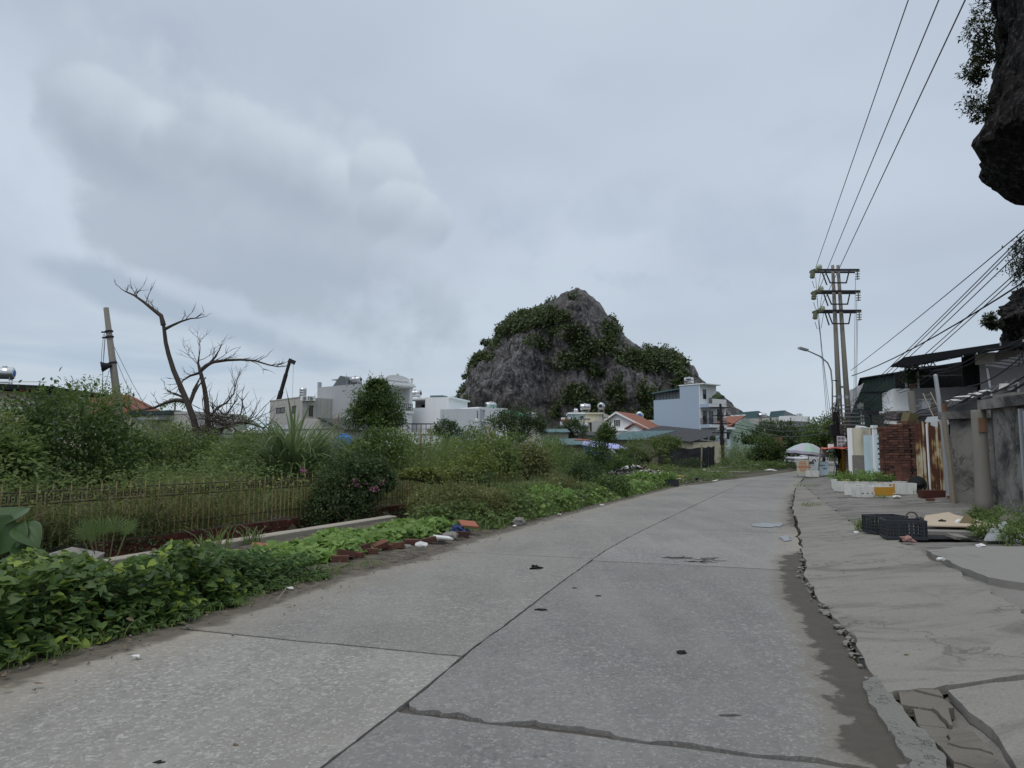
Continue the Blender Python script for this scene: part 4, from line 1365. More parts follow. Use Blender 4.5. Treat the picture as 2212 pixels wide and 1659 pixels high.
for k, u in enumerate((657, 671)):
 yy, zz = h.r(u, 861)
 w = h.A + h.e * (h.L + .05) + h.n * yy
 ac_unit((w.x, w.y, zz - .3), math.atan2(h.e.y, h.e.x) + math.pi / 2, 'white cooler at the %s of the small grey house roof edge' % ('corner' if k == 0 else 'far end'), 1.1)
water_tank(654.5, 847, 98, 1.3, .95, 0, 'upright steel tank with ribbed bands above the small grey house coolers', .3, upright=True)
# 5 grey and white villa with pediment
C5, A5 = XD(819, 92), XD(682, 100)
h = House('villa', 'grey and white villa with an arched pediment over its balcony', 'house', A5, C5)
zr = h.fz(809, 826)
xs = h.fx(770)
FW = 5.9
zc, zb, zt = h.r(850, 836)[1], h.r(850, 886)[1], zr
h.box('side_wall', 'wall_grey', 0, h.L - 2.9, 0, FW, 0, zr - .01)
h.box('front_wall', 'trim_white', h.L - 2.88, h.L - 2.6, .02, FW, 0, zc)
h.box('floor_slab', 'trim_white', h.L - 2.88, h.L + .25, -.05, FW, zb - .35, zb)
h.box('lower_wall', 'wall_grey', h.L - 2.59, h.L, 0, .25, 0, zb - .36)
h.box('lower_front', 'trim_white', h.L - .3, h.L, .26, FW, 0, zb - .36)
h.box('ceiling', 'trim_white', h.L - 2.59, h.L + .1, .0, FW, zc + .01, zc + .35)
h.box('upper_side_sill', 'wall_grey', h.L - 2.59, h.L - 1.95, 0, .25, zb + .01, zc)
h.box('corner_pillar', 'trim_white', h.L - .45, h.L, FW - .5, FW, zb + .01, zc)
h.box('far_side_wall', 'trim_white', h.L - 2.59, h.L - .46, FW - .25, FW, zb + .01, zc)
h.box('corner_post', 'wall_grey', h.L - .30, h.L, 0, .3, zb + .01, zc)
h.box('parapet', 'trim_white', h.L - .3, h.L, 0, FW, zc + .36, h.r(850, 822)[1])
h.box('parapet_side', 'wall_grey', h.L - 2.87, h.L - .31, 0, .25, zc + .36, h.r(850, 822)[1] + .1)
h.box('cornice', 'trim_white', h.L + .003, h.L + .35, -.3, FW + .3, zc + .2, zc + .42)
h.box('cornice', 'trim_white', h.L + .003, h.L + .22, -.15, FW + .2, zc + .45, zc + .65)
zp = h.r(850, 822)[1]
for yy in (0.0, FW - .45):
 h.box('finial', 'trim_white', h.L - .3, h.L + .05, yy, yy + .45, zp + .003, zp + .45)
 h.box('finial_cap', 'trim_white', h.L - .36, h.L + .12, yy - .07, yy + .52, zp + .46, zp + .56)
arc = [(math.cos(R(a)) * FW * .33, math.sin(R(a)) * .62) for a in range(0, 181, 15)]
MB().prism([(h.L + .02, FW * .5 - a, zp + .12 + b) for a, b in arc], (-.3, 0, 0)).build('pediment', 'trim_white', h.o, True)
MB().prism([(h.L + .1, FW * .5 - a * 1.18, zp + .10 + b * 1.12) for a, b in arc] + [(h.L + .1, FW * .5 + a, zp + .10 + b) for a, b in [(-x, y) for x, y in arc]][::1][::-1][0:0], (-.06, 0, 0)).build('pediment_back', 'trim_white', h.o, True)
h.box('pediment_base', 'trim_white', h.L - .3, h.L + .16, FW * .13, FW * .87, zp + .003, zp + .11)
h.box('crest', 'trim_white', h.L - .2, h.L + .12, FW * .46, FW * .54, zp + .76, zp + .98)
h.winr(1.1, 2.5, zb + .05, zc - .35, h.L - 2.6, 1)
h.winr(3.0, 4.4, zb + .05, zc - .35, h.L - 2.6, 1)
h.rail_r(h.L + .12, .3, FW - .1, zb, zb + 1.0, 14)
h.winr(1.0, 2.2, zb - 2.9, zb - 1.0)
for k in range(2):
 h.box('roof_shed', 'galv', (1.6, 1.7)[k], (5.6, 5.5)[k], 1.0 + k * .1, 3.0, zr + (0 if k == 0 else 1.0), zr + (.02 if k == 0 else 1.1))
h.poly('roof_hatch', 'sheet_grey', [(2.6, zr + .02), (6.0, zr + .02), (6.0, zr + 1.0), (4.2, zr + 1.45)], .6, 3.0)
h.box('chimney', 'wall_grey', .0, .3, -.02, .5, zr + .003, zr + .75)
yy, zz = h.r(878, 883)
w = h.A + h.e * (h.L + .05) + h.n * 4.4
ac_unit((w.x, w.y, zb - 1.6), math.atan2(h.e.y, h.e.x) + math.pi / 2, 'white cooler under the villa balcony')
water_tank(768, 820, 97, 1.7, .85, R(-18), 'stainless tank with a spoked end on the villa roof', .45)
for k, (u, va, vb) in enumerate(((748, 812, 835), (824, 808, 830))):
 a, b = P(u, va - 5, 96), P(u, vb, 96)
 MB().tube([b, a], .03, 5).single('lightning_rod', 'galv', 'thin lightning rod %s on the villa roof' % ('over the hatch' if k == 0 else 'beside the pediment'), 'rod')
# 6 white building beside it
h = House('white_building', 'plain white building with a dark loggia between villa and hill', 'building', XD(878, 99), XD(996, 97))
z1, z2, zl0, zl1 = h.fz(950, 858), h.fz(980, 886), h.fz(900, 881), h.fz(900, 863.5)
xa, xb = h.fx(917), h.fx(968)
h.box('wall', 'wall_white', 0, h.L, 0, 9, 0, z2)
h.box('upper_wall', 'wall_white', xa, xb, .02, 8.5, z2 + .003, z1)
h.box('back_wall', 'wall_mauve', 0, xa - .01, 3.0, 3.2, z2 + .003, zl1 - .02)
h.box('front_sill', 'wall_white', 0, xa - .01, .02, .2, z2 + .003, zl0)
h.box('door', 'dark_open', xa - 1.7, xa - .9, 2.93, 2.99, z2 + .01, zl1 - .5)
h.box('roof_slab', 'trim_white', -.1, xa - .01, -.15, 8.5, zl1, z1 - .05)
h.box('coping', 'trim_white', xb + .01, h.fx(975), -.1, 8.3, z1 - .15, z1 + .05)
h.box('skylight', 'roof_teal', h.fx(922), h.fx(950), 1, 3, z1 + .003, z1 + .35)
water_tank(896, 850, 101, 1.9, 1.0, R(-15), 'stainless tank with a dark end above the white building loggia', .6)
h = House('roof_terrace', 'low white roof terrace with a thin pergola of pot plants', 'terrace', XD(858, 78), XD(940, 78))
zt = h.fz(900, 937)
h.box('wall', 'wall_white', 0, h.L, 0, 5, 0, zt)
m = MB()
for k in range(9):
 x = h.L * k / 8
 m.box(x - .03, x + .03, .1, .16, zt, zt + 1.15)
m.box(0, h.L, .09, .17, zt + 1.1, zt + 1.16).box(0, h.L, .09, .17, zt + .5, zt + .54).box(0, h.L, 2.0, 2.06, zt + 1.1, zt + 1.16)
m.build('pergola', 'iron', h.o, True)
h.box('roof_edge', 'trim_white', -.1, h.L + .1, -.2, 5.1, zt + .003, zt + .12)
h = House('teal_shed', 'little shed with teal roof beside the round green bush', 'shed', XD(955, 70), XD(1003, 70))
h.box('wall', 'wall_stain', 0, h.L, .2, 4, 0, h.fz(980, 945))
h.poly('roof', 'roof_teal', [(0, h.fz(980, 946, 0)), (h.L, h.fz(980, 946, 0)), (h.L + .2, h.fz(980, 944)), (h.L * .5, h.fz(980, 935)), (0, h.fz(980, 941))], -.2, 4.2)
# 7 small blue-white house with balcony
A7, C7 = XD(1036, 92), XD(1128, 104)
h = House('balcony_house', 'small white and pale blue house with a balcony at the foot of the hill', 'house', A7, C7)
zt = h.fz(1036, 882)
h.box('side_wall', 'wall_pale', 0, h.L, 0, 6, 0, zt)
e = h.n
W7 = House('house_front', 'white house front with two balconies left of the pale blue gable wall', 'house', XD(996, 95), XD(1035.5, 92.3))
zt = W7.fz(1020, 880)
zb = W7.fz(1020, 904)
W7.box('wall', 'wall_white', 0, W7.L, 1.0, 5, 0, zt)
W7.box('roof_slab', 'trim_white', -.05, W7.L, -.1, .99, zt - .35, zt)
W7.box('pillar', 'wall_mauve', 0, .35, -.05, .9, 0, zt - .36)
W7.box('balcony_slab', 'trim_white', .36, W7.L, -.4, .99, zb - .45, zb - .02)
W7.rail_f(-.33, .4, W7.L, zb, zb + .9, 12)
W7.win(W7.L * .55, W7.L * .85, zb + .05, zb + 2.0, 1.0, 1)
W7.win(W7.L * .15, W7.L * .35, zb + .9, zb + 1.8, 1.0, 0)
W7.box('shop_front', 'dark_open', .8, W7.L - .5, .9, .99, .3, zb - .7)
W7.box('shop_frame', 'trim_white', .45, .78, -.3, .95, 0, zb - .46)
water_tank(1060, 876, 100, 1.6, .95, R(30), 'white steel tank on the pale blue gable wall', .5)
h = House('mint_roof', 'bright mint green shed roof beside the balcony house', 'shed', XD(1074, 98), XD(1130, 104))
h.poly('roof', 'roof_mint', [(0, h.fz(1080, 898)), (0, h.fz(1076, 887)), (h.L * .5, h.fz(1095, 889)), (h.L, h.fz(1118, 895)), (h.L, h.fz(1118, 901))], -1.0, 6)
h.box('wall', 'wall_beige', .2, h.L - .2, -.5, 5, 0, h.fz(1080, 901))
h = House('beige_block', 'small stained beige block with one window below the hill face', 'house', XD(1128, 112), XD(1164, 112))
zt = h.fz(1145, 901)
h.box('wall', 'wall_beige', 0, h.L, 0, 6, 0, zt)
h.box('coping', 'wall_stain', -.1, h.L + .1, -.1, 6, zt + .003, zt + .2)
h.win(h.fx(1149), h.fx(1160), h.fz(1145, 918), h.fz(1145, 906), 0, 1)
water_tank(1147, 896, 113, 1.7, .9, R(10), 'white tank lying on the beige block', .25)
# 8 cream houses in front of the hill
h = House('cream_block', 'cream and white stepped house with two roof tanks under the hill', 'house', XD(1232, 125), XD(1304, 125))
zt, zm = h.fz(1260, 890), h.fz(1260, 908)
xm1, xm2 = h.fx(1266), h.fx(1271)
h.box('white_wing', 'wall_pale_blue', 0, xm1, 1.5, 7, 0, zt - .3)
h.box('white_coping', 'trim_white', -.2, xm1 + .05, 1.2, 7, zt - .29, zt)
h.box('cream_wing', 'wall_cream', xm1 + .06, h.L, 1.0, 7, 0, zt - .35)
h.box('cream_coping', 'wall_cream', xm1 + .06, h.L + .1, .7, 7, zt - .34, zt - .05)
h.box('terrace_slab', 'wall_cream', h.fx(1253), h.fx(1287), -1.0, .98, zm - .4, zm)
h.box('lower_wall', 'wall_cream', h.fx(1268), h.fx(1287), -.2, .95, 0, zm - .41)
h.win(h.fx(1275), h.fx(1286), h.fz(1275, 932), h.fz(1275, 914), -.2, 0, 'door_wood', 'door')
h.win(h.fx(1256), h.fx(1263), h.fz(1260, 905), h.fz(1260, 898), 1.5, 0)
h.win(h.fx(1296), h.fx(1301), h.fz(1260, 905), h.fz(1260, 895), 1.0, 1, 'trim_white')
h.box('hedge_trough', 'concrete_grey', h.fx(1254), h.fx(1275), -.9, -.5, zm + .003, zm + .3)
h.box('stair_wall', 'wall_stain', h.L + .11, h.L + 3.0, .8, 6, 0, zt - .8)
h.poly('stair_roof', 'wall_beige', [(h.L + .12, zt - .79), (h.L + 3.2, zt - 1.9), (h.L + 3.2, zt - 1.6), (h.L + .12, zt - .1)], .6, 6)
h2 = House('concrete_annex', 'bare concrete annex wall between cream and gabled houses', 'house', XD(1286, 118), XD(1314, 118))
h2.box('wall', 'wall_beige', 0, h2.L, 0, 5, 0, h2.fz(1300, 909))
h3 = House('porch_house', 'low white house with brown porch roof left of the cream block', 'house', XD(1213, 116), XD(1254, 116))
h3.box('wall', 'wall_white', .2, h3.L, .5, 6, 0, h3.fz(1230, 908))
h3.box('porch_roof', 'roof_tile', 0, h3.L * .9, -1.0, .6, h3.fz(1230, 911) - .1, h3.fz(1230, 908) + .1)
h3.box('parapet', 'trim_white', 0, h3.L * .5, -.2, .4, h3.fz(1230, 907), h3.fz(1230, 902))
for u in (1233, 1245):
 x = h3.fx(u)
 h3.win(x - .5, x + .5, h3.fz(1230, 921), h3.fz(1230, 914), .5, 1, 'trim_white')
water_tank(1264, 879, 127, 1.9, 1.1, R(5), 'tank on the white wing of the cream block', .5)
water_tank(1299, 877.5, 127, 1.4, 1.2, R(70), 'round ended tank on the cream wing of the cream block', .7)
water_tank(1244, 887, 127, .8, .7, R(0), 'small ball shaped tank left on the cream block roof', .15)
water_tank(1259, 920, 96, 1.45, .95, R(12), 'big tank with blue ring on a dark block stand', .9, ends='blue', base_z=P(1259, 938, 96).z)
MB().obox((P(1259, 938, 96).x, 96, P(1259, 938, 96).z / 2), (1.2, 1.0, P(1259, 938, 96).z)).single('tank_stand', 'rubble_grey', 'dark masonry stand carrying the big ringed tank', 'stand')
water_tank(1382, 898, 128, 1.5, 1.4, R(75), 'striped round tank behind the gabled house', .4, ends='blue')
h = House('cream_annex', 'cream low building between gabled house and blue house', 'house', XD(1376, 126), XD(1416, 126))
zt = h.fz(1400, 907)
h.box('wall', 'wall_cream', 0, h.L, .5, 5, 0, zt - .7)
h.box('coping', 'wall_cream', -.1, h.L + .1, .2, 5, zt - .5, zt)
m = MB()
for k in range(6):
 x = h.L * k / 5
 m.box(x - .12, x + .12, .4, .7, zt - .69, zt - .51)
m.build('baluster', 'wall_cream', h.o, True)
h.box('opening', 'glass_dark', h.fx(1405), h.fx(1414), .42, .48, h.fz(1400, 920), h.fz(1400, 912))
# 9 gabled white house
h = House('gabled_house', 'white gabled house with red roof and three slit windows', 'house', XD(1314, 112), XD(1411, 108))
ap = h.f(1333, 889)
el_, er = h.f(1308, 907), h.f(1409, 928)
wl_, wr = h.fx(1315), h.fx(1376)
slope = (ap[1] - el_[1]) / (ap[0] - el_[0])
h.poly('gable_wall', 'wall_white', [(wl_, 0), (wr, 0), (wr, ap[1] - (wr - ap[0]) * (ap[1] - er[1]) / (er[0] - ap[0]) - .25), (ap[0], ap[1] - .25), (wl_, ap[1] - (ap[0] - wl_) * slope - .25)], 0, 7)
h.poly('roof_slope', 'roof_tile', [(ap[0], ap[1]), er, (er[0], er[1] - .25), (ap[0], ap[1] - .25)], -.45, 7.4)
h.poly('roof_slope', 'roof_tile', [(ap[0], ap[1]), el_, (el_[0], el_[1] - .25), (ap[0], ap[1] - .25)], -.45, 7.4)
h.poly('barge_board', 'trim_white', [(ap[0], ap[1] - .02), el_, (el_[0], el_[1] - .3), (ap[0], ap[1] - .32)], -.55, -.46)
h.poly('barge_board', 'trim_white', [(ap[0], ap[1] - .02), (er[0], er[1] - .02), (er[0], er[1] - .2), (ap[0], ap[1] - .32)], -.55, -.46)
wz0, wz1 = h.fz(1334, 920), h.fz(1334, 907)
h.box('window_panel', 'trim_white', h.fx(1326.5), h.fx(1341.5), -.05, -.003, wz0 - .12, wz1 + .12)
for u in (1328, 1332.6, 1337.2):
 h.win(h.fx(u), h.fx(u + 3.0), wz0, wz1, -.06, 0, 'trim_dark', fr=.03)
a2 = h.f(1370, 913, -1.5)
l2, r2 = h.f(1351, 925, -1.5), h.f(1394, 925, -1.5)
h.poly('porch_gable', 'wall_white', [(l2[0] + .4, 0), (r2[0] - .4, 0), (r2[0] - .4, l2[1] - .05), (a2[0], a2[1] - .2), (l2[0] + .4, l2[1] - .05)], -1.5, -.02)
h.poly('porch_roof', 'roof_tile', [a2, l2, (l2[0], l2[1] - .2), (a2[0], a2[1] - .2)], -1.9, -.6)
h.poly('porch_roof', 'roof_tile', [a2, r2, (r2[0], r2[1] - .2), (a2[0], a2[1] - .2)], -1.9, -.6)
h.box('porch_opening', 'dark_open', h.fx(1357, -1.5), h.fx(1390, -1.5), -1.56, -1.503, h.fz(1370, 940, -1.5), h.fz(1370, 933.5, -1.5))
h.box('ledge', 'trim_white', wl_ - .3, wr, -.3, -.003, h.fz(1334, 930) - .1, h.fz(1334, 930) + .1)
# 11 blue house with three balconies
A11, C11 = XD(1414, 119), XD(1513, 112)
h = House('blue_house', 'tall pale blue house with stacked balconies beside the road', 'house', A11, C11)
zw, ztw = h.fz(1471, 861), h.fz(1513, 830)
xt = h.fx(1471)
FW = 4.6
h.box('wall', 'wall_blue', 0, h.L - .02, 0, FW, 0, zw)
h.box('tower', 'wall_blue', xt, h.L - .01, .003, FW, zw + .003, ztw)
h.box('tower_cap', 'trim_white', xt - .1, h.L + 1.0, -.1, FW, ztw + .003, ztw + .15)
h.box('front', 'trim_white', h.L, h.L + .12, .02, FW, 0, ztw)
zl = h.fz(1414, 846)
h.poly('roof_cover', 'roof_teal', [(-.3, zl - .35), (xt - .01, h.fz(1470, 838) - .2), (xt - .01, h.fz(1470, 838)), (-.3, zl - .15)], -.1, FW)
m = MB()
for k in range(9):
 x = xt * k / 8.2
 m.box(x, x + .05, .02, .08, zw, zl - .2 + (x / xt) * .4)
m.box(0, xt - .02, .02, .08, zw + .9, zw + .95)
m.build('terrace_grille', 'iron', h.o, True)
h.box('terrace_screen', 'sheet_grey', .1, xt - .02, .4, .46, zw + .003, zl - .4)
fl = [h.r(1530, v, h.L)[1] for v in (968, 925, 883)]
zz = [h.r(1545, v, h.L + 1.6)[1] for v in (960, 917, 873)]
for k, z in enumerate(zz):
 h.box('balcony_slab', 'wall_blue', h.L + .13, h.L + 1.9, -.02, FW, z - .55, z)
 h.box('slab_edge', 'trim_white', h.L + 1.905, h.L + 2.0, -.02, FW, z - .5, z - .05)
 if k < 2:
  h.rail_f(.03, h.L + .13, h.L + 1.95, z, z + 1.0, 10)
  h.rail_r(h.L + 1.95, 0, FW - .2, z, z + 1.0, 14)
  h.winr(.7, 1.7, z + .02, z + 2.25, h.L + .12, 1, 'door_wood', 'door')
  h.winr(2.5, 3.4, z + .02, z + 2.2, h.L + .12, 0, 'door_wood', 'door')
  h.box('pillar', 'trim_white', h.L + 1.6, h.L + 1.85, FW - .4, FW - .1, z + .003, zz[k + 1] - .56)
 else:
  h.box('parapet', 'trim_white', h.L + 1.8, h.L + 1.95, .8, FW, z + .003, z + .8)
  h.rail_r(h.L + 1.88, .0, .8, z, z + .9, 4)
  h.winr(.9, 1.7, z + .9, z + 2.4, h.L + .12, 0)
  MB().blob((h.L + 1.2, 3.2, z + .9), (.7, 1.2, .8), .4, 5, 2).build('balcony_plants', 'leaf_dark', h.o, True)
h.box('entry', 'door_wood', h.L + .125, h.L + 1.5, .5, 3.5, .1, zz[0] - .7)
for k, (z, y) in enumerate(((zz[0], 1.2), (zz[0], 3.4), (zz[1], 3.0))):
 MB().blob((h.L + 1.65, y, z + 1.05), (.35, .35, .5), .4, 8 + k, 2).build('pot_plant', 'leaf_dark', h.o, True)
tk = water_tank(1488, 822, 114, 1.55, 1.0, R(-10), 'big stainless tank with black maker plate on the blue house', .25)
MB().box(-.55, .35, -.53, -.505, tk.location.z * 0 + .85, 1.05).build('maker_plate', 'trim_dark', tk, True)
# 13 red roofed green house, 14 long beige block, far things
h = House('green_house', 'pale blue and green house with orange tiled roof behind the dark pole', 'house', XD(1538, 128), XD(1579, 124))
zf = h.fz(1560, 927)
h.box('wall', 'wall_pale_blue', 0, h.L, 0, 6, 0, zf)
h.box('fascia', 'trim_white', -.2, h.L + 1.2, -.8, .0, zf - .1, zf + .25)
h.box('side_wall', 'wall_green', h.L + .01, h.L + .15, .0, 7.5, 0, zf)
yb, zb = h.r(1584, 904, h.L)
MB().prism([(h.L + .16, .2, zf + .01), (h.L + .16, 7.4, zf + .01), (h.L + .16, 3.6, h.fz(1583, 903) + .2)], (-.1, 0, 0)).build('gable', 'wall_green', h.o, True)
MB().prism([(-.3, -.5, zf + .26), (h.L + .2, -.5, zf + .26), (h.L + .2, 3.6, h.fz(1560, 902) + .2), (-.3, 3.6, h.fz(1560, 902) + .2)], (0, 0, .15)).build('roof', 'roof_tile', h.o, True)
h.box('ridge', 'trim_white', -.3, h.L + .2, 3.55, 3.7, h.fz(1560, 902) + .36, h.fz(1560, 902) + .55)
h.win(h.fx(1571), h.fx(1577), h.fz(1570, 948), h.fz(1570, 936), 0, 1)
h = House('beige_block_far', 'long far beige block with two teal lean-to roofs on top', 'building', XD(1590, 158), XD(1705, 146))
z0 = h.fz(1650, 903)
h.box('wall', 'wall_beige', 0, h.L, 0, 7, 0, z0)
xq = h.fx(1687)
h.box('end_cap', 'trim_white', xq, h.L + .8, -.25, 6, z0 - .9, z0 + .2)
h.box('end_recess', 'wall_stain', xq + .2, h.L + .02, -.06, -.003, 0, z0 - .95)
for (ua, ub, vt) in ((1593, 1637, 890), (1662, 1694, 888)):
 xa, xb = h.fx(ua), h.fx(ub)
 zt = h.fz(ua, vt)
 h.poly('lean_to', 'roof_teal', [(xa, z0 + .01), (xb, z0 + .01), (xb - .1, zt), (xa + .5, zt - .1)], .2, 1.2)
 MB().prism([(xb, .2, z0 + .01), (xb + .9, 4.5, z0 + .01), (xb - .1, .6, zt)], (.05, 0, 0)).build('lean_to_end', 'sheet_grey', h.o, True)
water_tank(1647, 897, 152, 1.8, .95, R(0), 'dark stainless tank between the two teal lean-tos', .1)
t = thing('cell_tower', 'far lattice telecom mast above the street trees', 'mast', (XD(1729, 230).x, 230, 0))
m = MB()
zt = P(1729, 893, 230).z
for sx in (-1, 1):
 for sy in (-1, 1):
  m.tube([(sx * .9, sy * .9, 0), (sx * .35, sy * .35, zt)], .07, 4)
for k in range(9):
 z = zt * k / 9
 w = .9 - .55 * k / 9
 for s1 in (-1, 1):
  m.tube([(-w, s1 * w, z), (w - .05, s1 * w, z + zt / 9)], .05, 3)
  m.tube([(s1 * w, -w, z), (s1 * w, w - .05, z + zt / 9)], .05, 3)
m.build('lattice', 'galv', t, True)
m = MB()
for k in range(6):
 a = k * math.pi / 3
 m.obox((math.cos(a) * 1.0, math.sin(a) * 1.0, zt - 1.2), (.35, .2, 2.0), rotm(0, 0, a))
m.build('antenna', 'trim_white', t, True)
h = House('far_canopy', 'far flat roofed open canopy behind the street trees', 'canopy', XD(1712, 145), XD(1768, 142))
zt = h.fz(1740, 917)
h.box('roof', 'galv', 0, h.L, 0, 6, zt - .5, zt)
h.box('dark_band', 'trim_dark', 0, h.L * .4, .3, 5.5, zt - 1.4, zt - .51)
for k in range(4):
 h.box('post', 'galv', h.L * k / 3.3, h.L * k / 3.3 + .2, .2, .4, 0, zt - .51)
# 12 sheds and tarps in the middle
def shed(name, label, ua, ub, d, vt, vb, roof, wall, over=.5, depth=5, d2=None, slope=0.0, vtr=None):
 h = House(name, label, 'shed', XD(ua, d), XD(ub, d2 or d))
 za, zb_ = h.fz(ua, vb), h.fz(ub, vb if vtr is None else vtr)
 zt = h.fz((ua + ub) / 2, vt, depth)
 MB().prism([(0, 0, 0), (h.L, 0, 0), (h.L, 0, zb_), (0, 0, za)], (0, depth, 0)).build('wall', wall, h.o, True)
 r = MB()
 dz = zt - (za + zb_) / 2
 n = max(6, int(h.L / .5))
 for i in range(n):
  x0, x1 = -.2 + (h.L + .4) * i / n, -.2 + (h.L + .4) * (i + 1) / n
  k0, k1 = i / n, (i + 1) / n
  e = .025 if i % 2 else 0
  zA, zB = za + (zb_ - za) * k0, za + (zb_ - za) * k1
  r.hull8([(x0, -over, zA - .05 + e), (x1, -over, zB - .05 + e), (x1, depth, zB + dz + e), (x0, depth, zA + dz + e)],
  [(x0, -over, zA + .03 + e), (x1, -over, zB + .03 + e), (x1, depth, zB + dz + .08 + e), (x0, depth, zA + dz + .08 + e)])
 r.build('roof', roof, h.o, True)
 return h
shed('tin_shed', 'grey shed with pale teal roof left of the blue tarp', 1168, 1228, 84, 928, 934, 'roof_teal', 'wall_beige')
shed('tin_shed', 'nearer shed with teal roof just left of the blue tarp', 1186, 1262, 74, 949, 961, 'roof_teal', 'wood_grey')
shed('tin_shed', 'brown walled shed with teal roof in front of the gabled house', 1296, 1388, 92, 935, 950, 'roof_teal', 'wood_grey', d2=84)
shed('tin_shed', 'long dark roofed shed sloping down in front of the blue house', 1366, 1498, 104, 930, 938, 'corr_roof', 'wall_cream', d2=90, vtr=955)
shed('tin_shed', 'small dark shed roof beside the ringed tank', 1228, 1300, 98, 934, 941, 'corr_roof', 'wall_beige')
def drape(name, mat, pts, label, cat, nu=24, nv=12, amp=.12, seed=0, group=None, fold=6.0, post=None):
 a, b, c, d = [Vector(p) for p in pts]     # bottom-left, bottom-right, top-right, top-left
 n = (b - a).cross(d - a).normalized()
 mb = MB()
 for off in (0, .015):
  def fn(s, t):
   p = (a * (1 - s) + b * s) * (1 - t) + (d * (1 - s) + c * s) * t
   w = amp * (mnoise.fractal(Vector((s * fold + seed, t * 2.0, seed)), .8, 2, 3) + .5 * math.sin(s * fold * 2.2 + t * 1.5 + seed)) * (1 - .5 * t)
   return p + n * (w + off) - Vector((0, 0, amp * .7 * math.sin(math.pi * s * 2) ** 2 * t))
  mb.grid(fn, nu, nv)
 t = thing(name, label, cat, tuple((a + b) / 2), 0, group)
 mb.build('cloth', mat, t, smooth=True)
 if post:
  for q0, q1 in post:
   MB().tube([q0, q1], .05, 6).build('post', 'wood_grey', t)
 return t
drape('black_cloth_fence', 'black_cloth', [P(1424, 1010, 71), P(1515, 1013, 68), P(1515, 966, 68), P(1422, 967, 71)], 'black cloth screen hung on poles below the blue house', 'fence', 36, 14, .22, 2,
post=[(P(1448, 1012, 70.5), P(1448, 964, 70.5)), (P(1515, 1013, 67.9), P(1515, 961, 67.9))])
drape('black_cloth_fence', 'black_cloth', [P(1517, 1013, 68), P(1543, 1006, 74), P(1543, 964, 74), P(1517, 966, 68)], 'short black cloth return beside the entry of the blue house', 'fence', 14, 12, .12, 5,
post=[(P(1530, 1010, 71), P(1530, 962, 71))])
drape('blue_tarp', 'blue_tarp', [P(1262, 1000, 64), P(1320, 1000, 62), P(1318, 962, 62), P(1262, 958, 64)], 'bright blue tarp wall behind the slim tree', 'tarp', 24, 10, .2, 1)
drape('blue_tarp', 'lilac_tarp', [P(1258, 962, 62), P(1366, 972, 58), P(1330, 958, 66), P(1262, 949, 68)], 'faded lilac tarp roof above the blue tarp wall', 'tarp', 24, 8, .1, 3)
drape('dark_net', 'net_cloth', [P(1345, 1003, 60), P(1380, 1000, 61), P(1362, 970, 61), P(1322, 970, 60)], 'dark net hanging beside the blue tarp', 'net', 18, 10, .15, 4)
drape('white_strip', 'white_bits', [P(1340, 1004, 59.6), P(1345, 1004, 59.6), P(1325, 968, 59.6), P(1319, 968, 59.6)], 'white strip of sheeting between blue tarp and dark net', 'sheeting', 3, 12, .05, 7)
MB().tube([P(1240, 950, 66), P(1275, 951, 66)], .07, 8).single('rolled_sheet', 'orange_plastic', 'rolled orange sheet on the tarp roof', 'roll')
# truck crane behind the small grey house
b0, b1 = P(594, 892, 170), P(626, 780, 170)
t = thing('truck_crane', 'dark telescopic crane boom rising behind the small grey house', 'crane', (b0.x, 170, 0))
d = b1 - b0
MB().tube([b0 - d * .35, b0 + d * .42], .62, 8).build('boom_base', 'iron', t)
MB().tube([b0 + d * .40, b0 + d * .75], .50, 8).build('boom_middle', 'iron', t)
MB().tube([b0 + d * .73, b1], .40, 8).build('boom_tip', 'iron', t)
MB().obox(b1 + Vector((.5, 0, -.1)), (1.6, .8, 1.0), rotm(0, .4, 0)).build('boom_head', 'iron', t)
MB().tube([b1 + Vector((.9, 0, 0)), b1 + Vector((.9, 0, -15))], .03, 4).build('hoist_cable', 'cable', t)
MB().box(b0.x - 6, b0.x + 3, 168.8, 171.2, .6, 2.6).build('carrier', 'mustard', t)
for x in (-4.6, -3.2, .6, 2.0):
 MB().lathe((b0.x + x, 168.6, .55), (0, 1, 0), [(0, .55), (.4, .55)], 14).build('wheel', 'rubber', t)
# right side: dark sheet warehouse, mauve house, canopy
def PW(u, v, d):
 return P(u, v, d)
h = House('green_warehouse', 'dark green corrugated warehouse behind the twin power pole', 'warehouse', XD(1832, 50), XD(2130, 46))
pts = [(1832, 1005), (1838, 898), (1862, 820), (1967, 804), (2130, 778), (2130, 1005)]
loc = [h.f(u, v) for u, v in pts]
loc = [(x, max(0, z)) for x, z in loc]
h.poly('end_wall', 'sheet_green', loc, .06, 14)
m = MB()
top = lambda x: float(np.interp(x, [p[0] for p in loc[1:5]], [p[1] for p in loc[1:5]]))
zmid = h.fz(1900, 846)
x = loc[1][0] + .05
while x < loc[4][0]:
 z1 = top(x)
 m.box(x, x + .07, -.0, .055, 0, min(z1, zmid) - .03)
 if z1 > zmid + .1:
  m.box(x + .06, x + .13, -.03, .055, zmid + .03, z1 - .02)
 x += .22
m.build('sheet_ribs', 'sheet_green', h.o, True)
h.box('girt', 'roof_dark', loc[1][0], loc[4][0], -.05, .04, zmid - .03, zmid + .03)
MB().prism([(loc[2][0] - .1, -.2, loc[2][1] + .02), (loc[4][0], -.2, loc[4][1] + .02), (loc[4][0], -.2, loc[4][1] + .14), (loc[2][0] - .1, -.2, loc[2][1] + .12)], (0, 14, 0)).build('roof', 'roof_dark', h.o, True)
